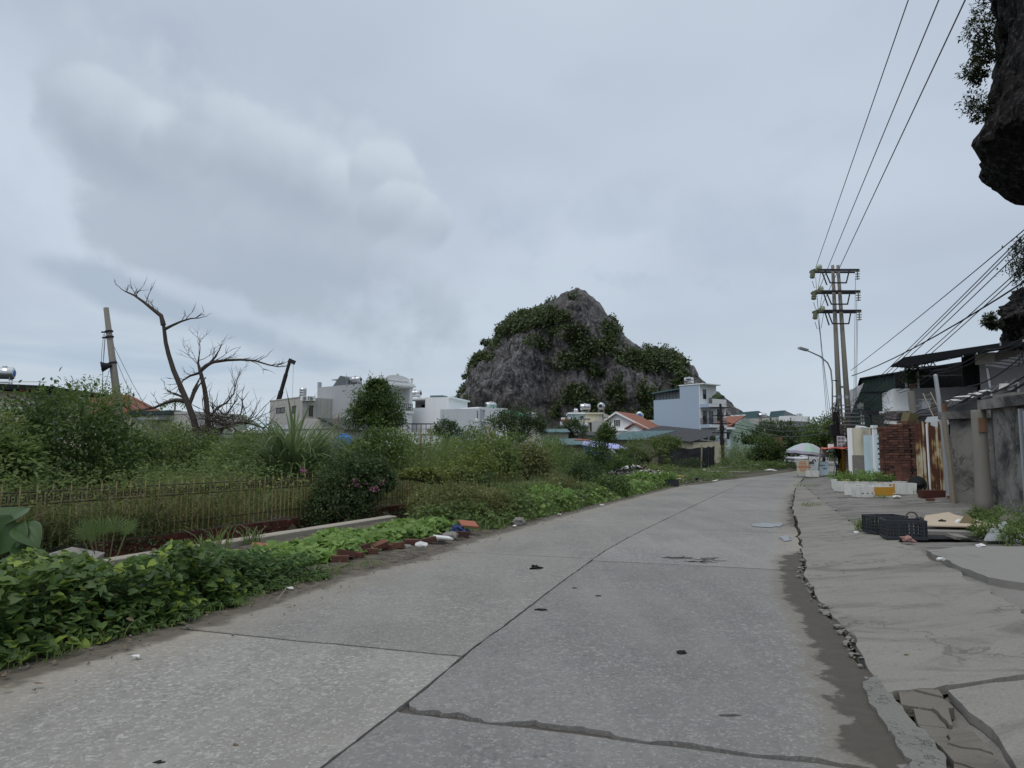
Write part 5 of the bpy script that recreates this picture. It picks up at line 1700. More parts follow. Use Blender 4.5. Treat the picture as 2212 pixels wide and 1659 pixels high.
MB().prism([(loc[1][0] - .1, -.2, loc[1][1] + .02), (loc[2][0] - .12, -.2, loc[2][1] + .02), (loc[2][0] - .12, -.2, loc[2][1] + .14), (loc[1][0] - .1, -.2, loc[1][1] + .12)], (0, 14, 0)).build('roof_edge', 'roof_dark', h.o, True)
drape('banner', 'paper', [PW(1822, 905, 47), PW(1840, 890, 47), PW(1866, 827, 47), PW(1836, 842, 47)], 'faded pale blue banner hanging against the warehouse corner', 'banner', 10, 14, .06, 3)
h = House('mauve_house', 'unfinished mauve rendered house under a dark steel canopy', 'house', XD(1973, 37), XD(2120, 36))
zt, zb = h.fz(2040, 837), h.fz(2040, 880)
h.box('parapet', 'wall_mauve', 0, h.L, 0, .2, zb - .4, zt)
h.box('floor', 'wall_mauve', 0, h.L, .21, 8, zb - .4, zb)
h.box('lower_wall', 'wall_mauve', .5, h.L, 1.0, 8, 0, zb - .41)
h.box('parapet_end', 'trim_white', -.8, -.01, .0, 3.5, zb, zt)
h.box('balcony_slab', 'trim_white', -1.0, -.01, -.05, 4, zb - .15, zb - .003)
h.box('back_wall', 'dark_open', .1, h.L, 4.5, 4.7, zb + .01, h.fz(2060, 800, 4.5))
x0, x1 = h.fx(2090, .4), h.fx(2129, .4)
zc = h.fz(2100, 764, .4)
h.box('green_panel', 'sheet_green', x0, x1, .4, .5, zt - 1.0, zc)
m = MB()
x = x0 + .05
while x < x1 - .05:
 m.box(x, x + .06, .36, .398, zt - 1.0, zc)
 x += .2
m.build('panel_ribs', 'sheet_green', h.o, True)
for u, v0 in ((1967, 792), (1993, 779)):
 h.box('canopy_post', 'galv', h.fx(u, .1) - .05, h.fx(u, .1) + .05, .22, .32, zb, h.fz(u, v0, .1))
h.box('canopy_beam', 'galv', h.fx(1993), h.fx(2092), .3, .38, h.fz(2040, 811), h.fz(2040, 808.5))
m = MB()
za, zb2 = h.fz(2000, 783, 2), h.fz(2000, 794, 2)
xs_ = [h.fx(u, 2) for u in range(1963, 2046, 14)]
for i in range(len(xs_) - 1):
 m.tube([(xs_[i], 2, zb2 + .02), (xs_[i + 1], 2, za + i * .08)], .03, 4)
 m.tube([(xs_[i], 2, za + i * .08), (xs_[i + 1], 2, zb2 + .02)], .03, 4)
m.tube([(xs_[0], 2, zb2), (xs_[-1] + 1, 2, zb2 + .1)], .04, 4)
m.build('truss', 'galv', h.o, True)
q = h.A + h.e * h.fx(1982, .3) + h.n * .5
POT = (h, (q.x, q.y, zt + .5))
cp = thing('steel_canopy', 'dark sloping steel sheet canopy over the mauve house terrace', 'canopy', (PW(2000, 780, 37).x, 37, PW(2000, 780, 37).z))
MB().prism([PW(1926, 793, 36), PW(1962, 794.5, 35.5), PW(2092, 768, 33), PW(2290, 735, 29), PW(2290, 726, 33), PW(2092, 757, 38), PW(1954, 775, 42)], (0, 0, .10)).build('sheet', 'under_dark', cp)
MB().prism([PW(1926, 793.5, 36), PW(1954, 774, 42), PW(1954, 771.5, 42), PW(1926, 791, 36)], (-.05, 0, 0)).build('edge_trim', 'sheet_green', cp)
for k in range(6):
 a, b = PW(1960 + k * 30, 793 - k * 6.0, 35.6 - k * .7), PW(1975 + k * 28, 774 - k * 4.5, 41 - k * .8)
 MB().tube([a - Vector((0, 0, .03)), b - Vector((0, 0, .03))], .04, 4).build('purlin', 'galv', cp)
MB().prism([PW(2052, 790, 40), PW(2100, 775, 39), PW(2100, 835, 39), PW(2052, 835, 40)], (0, .1, 0)).build('interior_dark', 'dark_open', cp)  # near-black panel put in for the shaded interior under the canopy
h = House('mauve_block', 'taller mauve rendered block at the right edge with white pipe', 'house', XD(2119, 34), XD(2300, 32))
zt = h.fz(2160, 760)
h.box('wall', 'wall_mauve', 0.15, h.L, 0, 8, 0, zt)
h.box('ledge', 'wall_beige', 0, .8, -.12, -.003, zt - .55, zt)
MB().tube([(.45, -.08, zt - .56), (.62, -.08, zt - 2.6)], .05, 6).build('drain_pipe', 'trim_white', h.o, True)
for k in range(5):
 h.box('roof_post', 'galv', 1.0 + k * .9, 1.06 + k * .9, .3, .36, zt + .003, zt + .55)
lr = thing('lean_to_roof', 'low dark corrugated lean-to roof above the old walls', 'roof', tuple(PW(2100, 870, 23)))
A_, B_, C_, D_ = PW(2040, 882, 24.5), PW(2196, 832, 19.2), PW(2215, 812, 22), PW(2060, 862, 27)
m = MB()
n = 22
for i in range(n):
 a0, a1 = i / n, (i + 1) / n
 e = Vector((0, 0, .025 if i % 2 else 0))
 p0, p1, p2, p3 = A_.lerp(B_, a0) + e, A_.lerp(B_, a1) + e, D_.lerp(C_, a1) + e, D_.lerp(C_, a0) + e
 dn = Vector((0, 0, -.03))
 m.hull8([p0 + dn, p1 + dn, p2 + dn, p3 + dn], [p0, p1, p2, p3])
m.build('sheet', 'corr_roof', lr)
MB().prism([A_ + Vector((.05, .1, -.08)), B_ + Vector((.05, .1, -.08)), B_ + Vector((.05, .1, -.55)), A_ + Vector((.05, .1, -.35))], (.1, .15, 0)).build('fascia', 'corr_roof', lr)
MB().prism([A_ + Vector((.3, .3, -.36)), B_ + Vector((.3, .3, -.45)), Vector((B_.x + .3, B_.y + .3, 2.2)), Vector((A_.x + .3, A_.y + .3, 2.2))], (.1, .15, 0)).build('under_wall', 'brick_dark', lr)
sb = random.Random(5)
for k, (u, v, w) in enumerate(((2063, 866, .5), (2085, 858, .6), (2110, 852, .5), (2128, 846, .35))):
 c = PW(u, v, 23.2 - k * .5)
 MB().blob(c, (w * .5, .18, .05), .5, k, 2).single('plastic_scrap', 'white_bits', ('white plastic scrap low on the lean-to roof', 'long white plastic scrap on the lean-to roof', 'torn white plastic scrap in the middle of the lean-to roof', 'small white plastic scrap near the top of the lean-to roof')[k], 'scrap')
c = PW(2178, 838, 20.2)
MB().obox(c, (.36, .25, .2), rotm(.1, .15, .3), .03, sb).single('foam_box', 'foam', 'white foam box up on the lean-to roof', 'box')
c = PW(2210, 800, 19)
t = thing('awning_scrap', 'torn dark corrugated awning hanging at the right edge', 'awning', tuple(c))
m = MB()
for i in range(10):
 p = PW(2168 + i * 9, 801 - i * 2.8, 20)
 m.hull8([p, p + Vector((.13, 0, .02)), p + Vector((.13, .8, .2)), p + Vector((0, .8, .18))], [q + Vector((0, 0, .05 if i % 2 else .08)) for q in (p, p + Vector((.13, 0, .02)), p + Vector((.13, .8, .2)), p + Vector((0, .8, .18)))])
m.build('sheet', 'corr_roof', t)
MB().tube([PW(2200, 790, 20), PW(2205, 760, 20), PW(2212, 785, 20)], .02, 5).build('bracket', 'iron', t)
MB().tube([PW(2199, 890, 19.6), PW(2196, 826, 19.6)], .06, 6).build('post', 'galv', t)
# old plastered walls on the right
W0 = 0.14
h = House('plaster_wall', 'old grey plastered wall end with concrete cap at the right edge', 'wall', (11.75, 17.4), (11.35, 14.2))
zt = h.fz(2160, 882)
h.box('wall', 'old_plaster', .22, h.L, 0, .3, 0, zt)
h.box('cap', 'old_plaster', -.1, h.L, -.18, .45, zt + .003, zt + .24)
h.box('cap_rubble', 'rubble_grey', .3, 1.1, -.02, .3, zt + .245, zt + .34)
t = thing('gate_post', 'pale round edged concrete gate post with rusty hinge plate', 'post', (11.62, 17.55, 0))
MB().lathe((0, 0, 0), (0, 0, 1), [(0, .2), (.4, .185), (1.4, .17), (2.6, .165), (zt, .16)], 10).build('shaft', 'concrete_pole', t, True, True)
MB().box(-.13, .08, -.19, -.165, zt - .55, zt - .2).build('hinge_plate', 'rust_board', t, True)
h = House('plaster_wall', 'stained dark plastered wall panel under a concrete lintel', 'wall', (12.72, 20.5), (13.3, 19.95))
zt = h.fz(2080, 905)
h.box('wall', 'old_plaster', 0, h.L + .5, 0, .25, 0, zt)
h.box('lintel', 'old_plaster', -.25, h.L + .4, -.2, .4, zt + .003, zt + .22)
t = thing('plaster_wall', 'side return of the dark recess between the two plastered walls', 'wall', (12.6, 18.6, 0))
MB().hull8([(11.9, 17.5, 0), (12.1, 17.4, 0), (13.6, 19.6, 0), (13.4, 19.7, 0)], [(11.9, 17.5, 2.7), (12.1, 17.4, 2.7), (13.6, 19.6, 2.7), (13.4, 19.7, 2.7)]).build('wall', 'old_plaster', t)
t = thing('timber_post', 'weathered timber post beside the dark plastered wall', 'post', (12.55, 20.25, 0))
MB().tube([(0, 0, 0), (-.03, .02, 1.3), (-.12, .05, 2.6)], [.085, .08, .07], 7).build('shaft', 'wood_grey', t, True)
h = House('sheet_door', 'blue grey corrugated sheet door at the right edge', 'door', (11.33, 15.65), (11.2, 13.6))
m = MB()
corrugated(m, (0, 0), (h.L, 0), (.2, .2), (2.5, 2.5), .12, .03, (0, -1))
m.build('sheet', 'sheet_blue', h.o, True)
h.box('frame', 'galv', -.06, .0, -.05, .05, .1, 2.55)
h = House('leaning_board', 'white board with dark lettering leaning at the right edge', 'board', (10.95, 15.25), (10.7, 13.9))
m = MB()
m.hull8([(0, 0, .18), (h.L, 0, .18), (h.L, .03, .18), (0, .03, .18)], [(-.1, .32, 1.55), (h.L - .1, .32, 1.55), (h.L - .1, .35, 1.55), (-.1, .35, 1.55)])
m.build('panel', 'paper', h.o, True)
for x, z, w, hh in ((.14, 1.36, .3, .05), (.3, 1.05, .1, .28), (.3, .98, .3, .06)):
 m = MB()
 q = (z - .18) / 1.37 * .32
 m.obox((x, q - .006, z), (w, .01, hh), rotm(-.23, 0, 0))
 m.build('lettering', 'print_blue', h.o, True)
# rusted sheets
A_, B_ = Vector((14.9, 26.1)), Vector((15.05, 24.4))
t = thing('rusted_sheet_fence', 'rust streaked corrugated sheet fence beside the brick stack', 'fence', (15.0, 25.2, 0))
zs = [2.62, 2.7, 2.55, 2.66, 2.5]
nn = (B_ - A_).normalized()
nr = Vector((nn.y, -nn.x)) if nn.y * -1 > 0 else Vector((-nn.y, nn.x))
nr = Vector((-abs(nn.y), nn.x * -1))
nr = Vector((-.985, -.17))
for k in range(4):
 a, b = A_.lerp(B_, k / 4 - .02), A_.lerp(B_, (k + 1) / 4 + .02)
 m = MB()
 off = nr * (.02 if k % 2 else 0)
 corrugated(m, a + off, b + off, (.12 + .1 * (k % 2), .12 + .1 * (k % 2)), (zs[k], zs[k] - .06 * (k % 3)), .11, .022, nr)
 m.build('sheet', 'rust_sheet', t)
for k in (1, 3):
 a = A_.lerp(B_, (.16, .42, .67, .9)[k]) + nr * .05
 MB().box(a.x - .02, a.x + .02, a.y - .03, a.y + .03, .1, (2.5, 2.6, 2.55, 2.5)[k]).build('batten', ('galv', 'trim_white', 'galv', 'wood_grey')[k], t)
MB().tube([(*(A_ + nr * -.06), 1.0), (*(B_ + nr * -.06), 1.0)], .04, 5).build('rail', 'wood_grey', t)
MB().prism([(A_.x + .1, A_.y - .2, 2.4), (B_.x + .1, B_.y + .2, 2.4), (B_.x + .6, B_.y + .5, 2.85), (A_.x + .6, A_.y + .2, 2.85)], (0, 0, .04)).build('top_sheet', 'galv', t)
t = thing('steel_post', 'tall grey steel post with conduit in front of the rusted sheets', 'post', (14.35, 23.4, 0))
MB().tube([(0, 0, 0), (-.05, .03, 2.4), (-.06, .25, 4.15)], [.085, .075, .065], 8).build('shaft', 'galv', t, True)
MB().tube([(.11, -.03, .2), (.08, 0, 2.4), (.06, .15, 3.2)], .035, 6).build('conduit', 'galv', t, True)
MB().box(-.03, .1, -.02, .2, 2.9, 3.2).build('rust_patch', 'rust_board', t, True)
MB().lathe((-.06, .25, 4.15), (0, 0, 1), [(0, .07), (.05, .05)], 8).build('cap', 'galv', t, True)
c = PW(1980, 870, 33.0)
t = thing('meter_pole', 'grey pole with grey meter box above the rusted sheets', 'pole', (c.x, 33.0, 0))
MB().tube([(0, 0, 0), (-.25, 0, PW(1974, 845, 33.0).z)], [.17, .15], 8).build('shaft', 'concrete_pole', t, True)
m = PW(1994, 874, 33.0)
MB().box(m.x - c.x - .2, m.x - c.x + .2, -.25, -.02, m.z - .25, m.z + .2).build('meter_box', 'galv', t, True)
MB().box(m.x - c.x - .26, m.x - c.x + .26, -.3, .0, m.z + .203, m.z + .24).build('hood', 'galv', t, True)
MB().box(-.1, m.x - c.x - .2, -.12, -.06, m.z - .1, m.z - .04).build('arm', 'galv', t, True)
t = thing('ladder', 'thin bamboo ladder leaning over the rusted sheets', 'ladder', tuple(PW(2020, 915, 27)))
a, b = PW(2022, 912, 26.6), PW(1994, 850, 29.8)
for o in (Vector((0, 0, 0)), Vector((.32, 0, .05))):
 MB().tube([a + o, b + o], .025, 5).build('rail', 'wood_grey', t)
for k in range(6):
 q = a.lerp(b, .12 + k * .16)
 MB().tube([q, q + Vector((.32, 0, .05))], .018, 5).build('rung', 'wood_grey', t)
# stacked hollow bricks as a wall
A_, B_ = Vector((16.15, 31.2)), Vector((17.0, 29.6))
t = thing('brick_wall', 'dark red hollow brick stack standing as a wall beside rusted sheets', 'wall', ((A_.x + B_.x) / 2, (A_.y + B_.y) / 2, 0.1))
L = (B_ - A_).length
e = (B_ - A_) / L
nb = Vector((e.y, -e.x))            # towards the road
if nb.dot(Vector((-1, -1))) < 0:
 nb = -nb
ang = math.atan2(e.y, e.x)
BW, BH, BD = 0.25, 0.112, 0.11
def brick_mesh(name, holes):
 m = MB().box(-BW / 2 + .010, BW / 2 - .010, -BD / 2, BD / 2, .009, BH - .009)
 me = m.mesh(name)
 me.materials.append(M('brick'))
 if holes:
  m2 = []
  n0 = len(m.f)
  for k in (-1, 0, 1):
   for zc in (.03, .075):
    m.box(k * .07 - .022, k * .07 + .022, -BD / 2 - .002, -BD / 2 + .01, zc - .014, zc + .018)
  for k in (-1, 0, 1):
   for zc in (.03, .075):
    m.box(k * .07 - .022, k * .07 + .022, BD / 2 - .01, BD / 2 + .002, zc - .014, zc + .018)
  me = m.mesh(name)
  me.materials.append(M('brick'))
  me.materials.append(M('dark_open'))
  for i, p in enumerate(me.polygons):
   p.material_index = 1 if i >= n0 else 0
 return me
bm_a, bm_b = brick_mesh('brick', False), brick_mesh('brick_hollow', True)
br = random.Random(11)
far = MB()
cnt = 0
rows = 25
cols = int(L / BW)
tops = lambda s: 24 + (1 if s > .45 else 0) + (0 if s > .2 else -1)
cells = [(i, j) for i in range(cols) for j in range(rows) if j < tops(i / cols)]
cells.sort(key=lambda q: -q[0])
mw = t.location
tri = Matrix.Rotation(ang, 3, 'Z')
for i, j in cells:
 stack = (i // 3) % 2
 s = (i + .5) * BW + (.06 if j % 2 and not stack else 0)
 seam = .02 * (i // 4)
 p = A_ + e * (s + br.uniform(-.006, .006)) + nb * (br.uniform(-.02, .02) + (.05 if stack else 0))
 z = .1 + j * BH
 if cnt < 295:
  o = bpy.data.objects.new('brick', bm_b if br.random() < (.25 if stack else .08) else bm_a)
  COL.objects.link(o)
  o.parent = t
  o.location = (p.x - mw.x, p.y - mw.y, z - mw.z)
  o.rotation_euler = (0, 0, ang + br.uniform(-.03, .03))
  cnt += 1
 else:
  far.obox((p.x, p.y, z + BH / 2), (BW - .012, BD, BH - .01), tri)
if far.v:
 tag(far.build('brick_mass', 'brick', t), kind='stuff')
MB().hull8([(*(A_ - nb * .35), 0), (*(B_ - nb * .35), 0), (*(B_ - nb * .07), 0), (*(A_ - nb * .07), 0)],
[(*(A_ - nb * .35), 2.7), (*(B_ - nb * .35), 2.7), (*(B_ - nb * .07), 2.7), (*(A_ - nb * .07), 2.7)]).build('core', 'mortar', t)
p0 = P(1966, 1050, 28.4)
t = thing('brick_stack', 'low separate brick stack in front of the brick wall', 'bricks', (p0.x - .3, 28.4, .12))
for j in range(11):
 for i in range(2):
  o = bpy.data.objects.new('brick', bm_a)
  COL.objects.link(o)
  o.parent = t
  o.location = ((i - .5) * BW + br.uniform(-.01, .01), br.uniform(-.01, .01), j * BH)
  o.rotation_euler = (0, 0, -.25 + br.uniform(-.04, .04))
for k, (u, v, d, w, hh, lab) in enumerate(((1931, 913, 33, .75, .16, 'flat white foam lid lying on the brick wall'), (1946, 922, 32, .55, .2, 'short white foam block tilted on the brick wall'),
(1862, 924, 39, .5, .14, 'curled white scrap on top of the pale wall'))):
 MB().obox(PW(u, v, d), (w, .5, hh), rotm(.1 * k, .08, -.3 + .2 * k), .05, br).single('foam_slab', 'white_bits', lab, 'foam')
MB().obox(PW(1966, 906, 30.6), (.5, .4, .5), rotm(.1, .25, .2), .06, br).single('plastic_drum', 'mustard', 'dented mustard plastic container on the brick wall', 'container')
tw = MB()
for k in range(60):
 a = PW(br.uniform(1893, 1935), br.uniform(905, 925), 33 + br.uniform(-1, 2))
 tw.tube([a, a + Vector((br.uniform(-.4, .4), br.uniform(-.3, .3), br.uniform(-.05, .35)))], .012, 3)
tag(tw.build('dry_vines', 'bark'), kind='stuff')
h = House('pale_wall', 'cream wall with white corner strip behind the planter boxes', 'wall', (19.3, 40.0), (19.9, 38.9))
zt = h.fz(1860, 924)
h.box('wall', 'wall_cream', 0, h.L, 0, .2, 0, zt)
h.box('corner_strip', 'trim_white', -.3, -.003, -.08, .25, 0, zt)
h.box('low_grey_block', 'rubble_grey', .1, .9, -.3, -.01, 0, 1.4)
h = House('blue_gate', 'flaking pale blue gate of two leaves beside the thin dark post', 'gate', (18.9, 37.6), (19.2, 36.4))
zt = h.fz(1880, 940)
h.box('leaf', 'wall_pale_blue', 0, h.L * .62, -.25, -.12, 0.1, zt)
h.box('leaf', 'wall_pale_blue', h.L * .66, h.L, -.2, -.1, 0.1, zt + .1)
h.box('post', 'wall_white', h.L * .58, h.L * .68, -.32, -.1, 0.1, zt + .35)
h.box('post_cap', 'trim_white', h.L * .55, h.L * .71, -.36, -.06, zt + .353, zt + .5)
t = thing('junction_post', 'thin dark post with a tangled junction box on top', 'post', (PW(1891, 1020, 37.5).x, 37.5, 0))
MB().tube([(0, 0, 0), (-.05, 0, 2.0), (-.12, 0, PW(1889, 890, 37.5).z)], .06, 6).build('shaft', 'iron', t, True)
zt = PW(1889, 890, 37.5).z
MB().box(-.45, .25, -.2, .2, zt - .15, zt + .05).build('junction_box', 'iron', t, True)
m = MB()
for k in range(40):
 a = Vector((br.uniform(-.6, 1.4), br.uniform(-.2, .3), zt + br.uniform(-.2, .7)))
 m.tube([a, a + Vector((br.uniform(-.35, .35), 0, br.uniform(-.2, .25))), a + Vector((br.uniform(-.6, .6), 0, br.uniform(-.35, .35)))], .01, 3)
m.build('cable_tangle', 'cable', t, True)
c = G(1833, 1029, .1)
t = thing('brick_pier', 'narrow dark brick pier beside the yellow pole base', 'pier', (c.x, c.y, .05))
for j in range(18):
 for i in range(2):
  o = bpy.data.objects.new('brick', bm_a)
  COL.objects.link(o)
  o.parent = t
  o.location = ((i - .5) * BW + (.05 if j % 2 else 0), 0, j * BH)
  o.rotation_euler = (0, 0, -.3 + br.uniform(-.03, .03))
# twin power pole
pd = 45.0
pl, pr = PW(1820, 1028, pd), PW(1841, 1028, pd)
tl, tr = PW(1798.5, 573, pd), PW(1810, 573, pd)
ux = Vector((1, 0, 0))
t = thing('power_pole', 'twin concrete power pole with three crossarms beside the road', 'power pole', ((pl.x + pr.x) / 2, pd, 0))
for a, b in ((pl, tl), (pr, tr)):
 MB().tube([Vector((a.x, pd, 0)), Vector((a.x, pd, 0)).lerp(b, .5), b], [.215, .155, .095], 14).build('pole', 'concrete_pole', t, smooth=True)
MB().tube([Vector((pl.x - .002, pd, .1)), Vector((pl.x - .005, pd, 1.9))], [.225, .22], 14).build('painted_base', 'yellow_paint', t)
def pole_x(v, which):
 a, b = (pl, tl) if which == 0 else (pr, tr)
 z = PW(1805, v, pd).z
 return a.lerp(b, (z - a.z) / (b.z - a.z)).x, z
for k, v in enumerate((583, 629, 671)):
 xl_, z = PW(1757 + k * 3, v, pd - .3).x, PW(1800, v, pd - .3).z
 xr_ = PW(1856 + k * 2, v, pd - .3).x
 yy = pd - .3
 MB().box(xl_, xr_, yy - .05, yy + .05, z - .06, z + .06).build('crossarm', 'iron', t)
 MB().box(xl_, xr_, pd + .25, pd + .33, z - .06, z + .06).build('crossarm', 'iron', t)
 m = MB()
 cxp = (pole_x(v, 0)[0] + pole_x(v, 1)[0]) / 2
 zb = z - .85
 m.box(cxp - .55, cxp + .55, yy - .03, yy + .03, zb - .04, zb + .04)
 m.tube([(xl_ + .75, yy, z - .06), (cxp - .52, yy, zb)], .045, 5).tube([(xr_ - .65, yy, z - .06), (cxp + .52, yy, zb)], .045, 5)
 m.tube([(xl_ + .85, pd + .29, z - .06), (cxp - .47, pd + .29, zb)], .045, 5)
 m.build('brace', 'iron', t)
 for sx, xx, tilt in ((-1, xl_ - .02, (-.25, -.3, -.9)), (-1, xl_ + .28, (-.2, -.95, .1)), (1, xr_ - .12, (.1, .25, -.9))):
  ax = Vector(tilt).normalized()
  s0 = Vector((xx, yy, z))
  prof = [(0, .03)]
  for q in range(4):
   prof += [(.06 + q * .16, .03), (.08 + q * .16, .17), (.12 + q * .16, .14), (.15 + q * .16, .03)]
  MB().lathe(s0, ax, prof, 10).build('insulator', 'insulator', t)
 a = Vector((xl_ - .15, yy - .1, z - .75))
 MB().tube([a, a + Vector((.12, 0, -.45)), a + Vector((.38, 0, -.4)), Vector((xl_ + .35, yy - .4, z))], .018, 4).build('jumper', 'cable', t)
for x_off, v0, v1, du in ((1762, 600, 905, 24), (1765, 645, 912, 26), (1767, 690, 915, 30), (1848, 600, 890, -4), (1851, 645, 895, -4), (1853, 690, 900, -4)):
 MB().tube([PW(x_off, v0, pd - .4), PW(x_off + du, v1, pd - .4)], .014, 4).build('drop_wire', 'wire', t)
for which in (0, 1):
 for v in (858, 942):
  x, z = pole_x(v, which)
  MB().lathe((x, pd, z - .08), (0, 0, 1), [(0, .2), (.02, .26 if v > 900 else .19), (.18, .26 if v > 900 else .19), (.2, .2)], 14).build('clamp_band', 'iron' if v > 900 else 'galv', t)
x0, z0 = pole_x(836, 0)
x1, _ = pole_x(836, 1)
MB().box(x0, x1, pd - .06, pd + .06, z0 - .07, z0 + .07).build('spacer', 'galv', t)
for k, v in enumerate((876, 884, 893, 901, 910, 918)):
 x, z = pole_x(v, 1)
 MB().box(x - .9, x + .9, pd - .28, pd - .22, z - .03, z + .03).build('rack_arm', 'galv', t)
 for q in (-.8, -.6, .7, .85):
  MB().lathe((x + q, pd - .25, z + .03), (0, 0, 1), [(0, .03), (.03, .05), (.08, .03), (.1, .05), (.14, .02)], 7).build('pin_insulator', 'trim_white' if k % 2 else 'insulator', t)
m = MB()
for k in range(70):
 v = br.uniform(862, 985)
 x, z = pole_x(v, 0)
 a = Vector((x - br.uniform(.2, .45), pd - br.uniform(.25, .4), z))
 L_ = br.uniform(.6, 2.2)
 m.tube([a, a + Vector((br.uniform(-.3, .1), 0, -L_ * .5)), a + Vector((br.uniform(-.35, .3), 0, -L_))], br.uniform(.01, .025), 4)
m.build('cable_tangle', 'cable', t)
for (u, v, w, hh, mt) in ((1795, 967, .28, .45, 'trim_white'), (1800, 930, .35, .7, 'cable'), (1803, 900, .25, .6, 'cable')):
 c = PW(u, v, pd - .3)
 MB().obox(c, (w, .22, hh)).build('service_box', mt, t)
c = PW(1858, 878, pd - .4)
MB().obox(c, (.3, .2, .35)).build('service_box', 'galv', t)
m = [PW(1805, 862, pd - .3), PW(1797, 862, pd - .3)]
lamp = thing('street_lamp', 'curved street lamp arm bolted to the twin power pole', 'street lamp', tuple(PW(1797, 905, pd - .35)))
MB().tube([PW(1798, 905, pd - .35), PW(1798, 830, pd - .35), PW(1795, 800, pd - .4), PW(1788, 784, pd - .5), PW(1772, 770, pd - .8), PW(1750, 760, pd - 1.2), PW(1738, 755.5, pd - 1.4)], [.05, .05, .05, .045, .045, .04, .04], 8).build('arm', 'galv', lamp, smooth=True)
MB().obox(PW(1735, 754, pd - 1.5), (.62, .26, .12), rotm(0, .2, .3)).build('lamp_head', 'galv', lamp)
for v in (862, 896):
 MB().tube([PW(1798, v - 40, pd - .35), PW(1809, v - 40, pd - .1)], .03, 5).build('bracket', 'iron', lamp)
for k, (u, lab) in enumerate(((1817, 'white printed notice panel on the near side of the twin pole'), (1836, 'narrow printed notice on the right leg of the twin pole'))):
 c = PW(u, 955, pd - .42)
 w = .26 if k == 0 else .12
 nt = thing('notice', lab, 'notice', (c.x, c.y, c.z - .38))
 MB().box(-w, w, -.01, .01, 0, .76).build('panel', 'paper', nt, True)
 for i in range(2):
  for j in range(3):
   MB().box(-w * .85 + i * w * .9, -w * .85 + i * w * .9 + w * .75, -.016, -.012, .06 + j * .235, .23 + j * .235).build('print', 'print_grey', nt, True)
# overhead lines
def cable(name, pts, r, label, group, mat='cable', sag=0.0, n=14):
 m = MB()
 P0 = [Vector(p) for p in pts]
 path = []
 for i in range(len(P0) - 1):
  for k in range(n):
   s = k / n
   q = P0[i].lerp(P0[i + 1], s)
   q.z -= sag * 4 * s * (1 - s)
   path.append(q)
 path.append(P0[-1])
 m.tube(path, r, 5)
 a = P0[0]
 o = m.build(name, mat)
 return tag(o, label, 'cable', group)
def ext(p0, u, v, z_at, y_far=-25):
 d = ray(u, v)
 s = (z_at - HCAM) / d.z
 q = Vector((d.x * s, d.y * s, z_at))
 k = (y_far - p0.y) / (q.y - p0.y)
 return p0.lerp(q, k)
for k, (u0, v0, u1, lab) in enumerate(((1762, 578, 1962, 'left one of the three thin power lines running over the road'), (1768, 628, 2028, 'middle one of the three thin power lines running over the road'),
(1770, 671, 2085, 'right one of the three thin power lines running over the road'))):
 p0 = PW(u0, v0, pd - .9)
 cable('power_line', [p0, ext(p0, u1, 0, p0.z + .9 - .1 * k)], .017, lab, 'power lines from the twin pole', 'wire')
lv = [(1838, 800, 2212, 478, 'topmost cable of the fan rising to the right edge'), (1842, 868, 2212, 487, 'second cable of the fan rising to the right edge'),
(1845, 872, 2212, 496, 'third cable of the fan rising to the right edge'), (1848, 876, 2212, 516, 'fourth cable of the fan rising to the right edge'),
(1840, 812, 2212, 545, 'fifth thicker cable of the fan, crossing the others'), (1858, 885, 2212, 556, 'sixth cable of the fan rising to the right edge'),
(1864, 890, 2212, 566, 'lowest cable of the fan rising to the right edge')]
for k, (u0, v0, u1, v1, lab) in enumerate(lv):
 p0 = PW(u0, v0, pd - .4)
 cable('low_line', [p0, ext(p0, u1, v1, 8.2 - k * .12, 2)], .017 if k != 4 else .028, lab, 'cables fanning to the right edge', sag=.25 if k != 4 else .9)
sv = [([(1850, 880, 44), (1905, 893, 38), (1990, 893, 30), (2100, 855, 22), (2230, 800, 16)], .022, 'upper service cable drooping past the rusted sheets'),
([(1850, 888, 44), (1905, 902, 38), (1990, 902, 30), (2110, 866, 22), (2235, 812, 16)], .03, 'thick service cable drooping past the rusted sheets'),
([(1846, 905, 44), (1880, 925, 40), (1960, 918, 32), (2060, 893, 25), (2150, 860, 20), (2240, 835, 16)], .026, 'lower service cable drooping along the walls'),
([(1858, 862, 44), (1920, 905, 38), (1990, 885, 30), (2090, 835, 22), (2212, 765, 16), (2300, 720, 13)], .02, 'service cable climbing across the mauve wall'),
([(1862, 850, 44), (1930, 845, 38), (2020, 800, 30), (2130, 755, 24), (2230, 715, 19)], .02, 'cable crossing in front of the steel canopy'),
([(1866, 852, 44), (1935, 850, 38), (2025, 806, 30), (2135, 762, 24), (2235, 724, 19)], .016, 'thin cable under the one crossing the steel canopy')]
for pts, r, lab in sv:
 cable('service_cable', [PW(*p) for p in pts], r, lab, 'service cables along the right side', sag=.15, n=8)
for k, (v, ve) in enumerate(((902, 958), (917, 965), (931, 972))):
 a = PW(1800, v, pd - .3)
 b = PW(1565, 872 + 8 * k, 86)
 cable('far_line', [a, b], .022, ('upper', 'middle', 'lower')[k] + ' line from the twin pole to the far dark pole', 'lines to the far pole', 'wire', sag=1.4)
c = G(1562, 1004)
t = thing('far_pole', 'dark slim utility pole standing by the blue house balconies', 'utility pole', (XD(1562, 88).x, 88, 0))
b = PW(1556, 872, 88)
MB().tube([(0, 0, 0), (b.x - t.location.x, 0, b.z)], [.24, .15], 8).build('pole', 'iron', t, True)
for k, v in enumerate((880, 898, 915, 935)):
 z = PW(1558, v, 88).z
 MB().box(-1.3, 1.0, -.12, -.02, z - .06, z + .06).build('crossarm', 'iron', t, True)
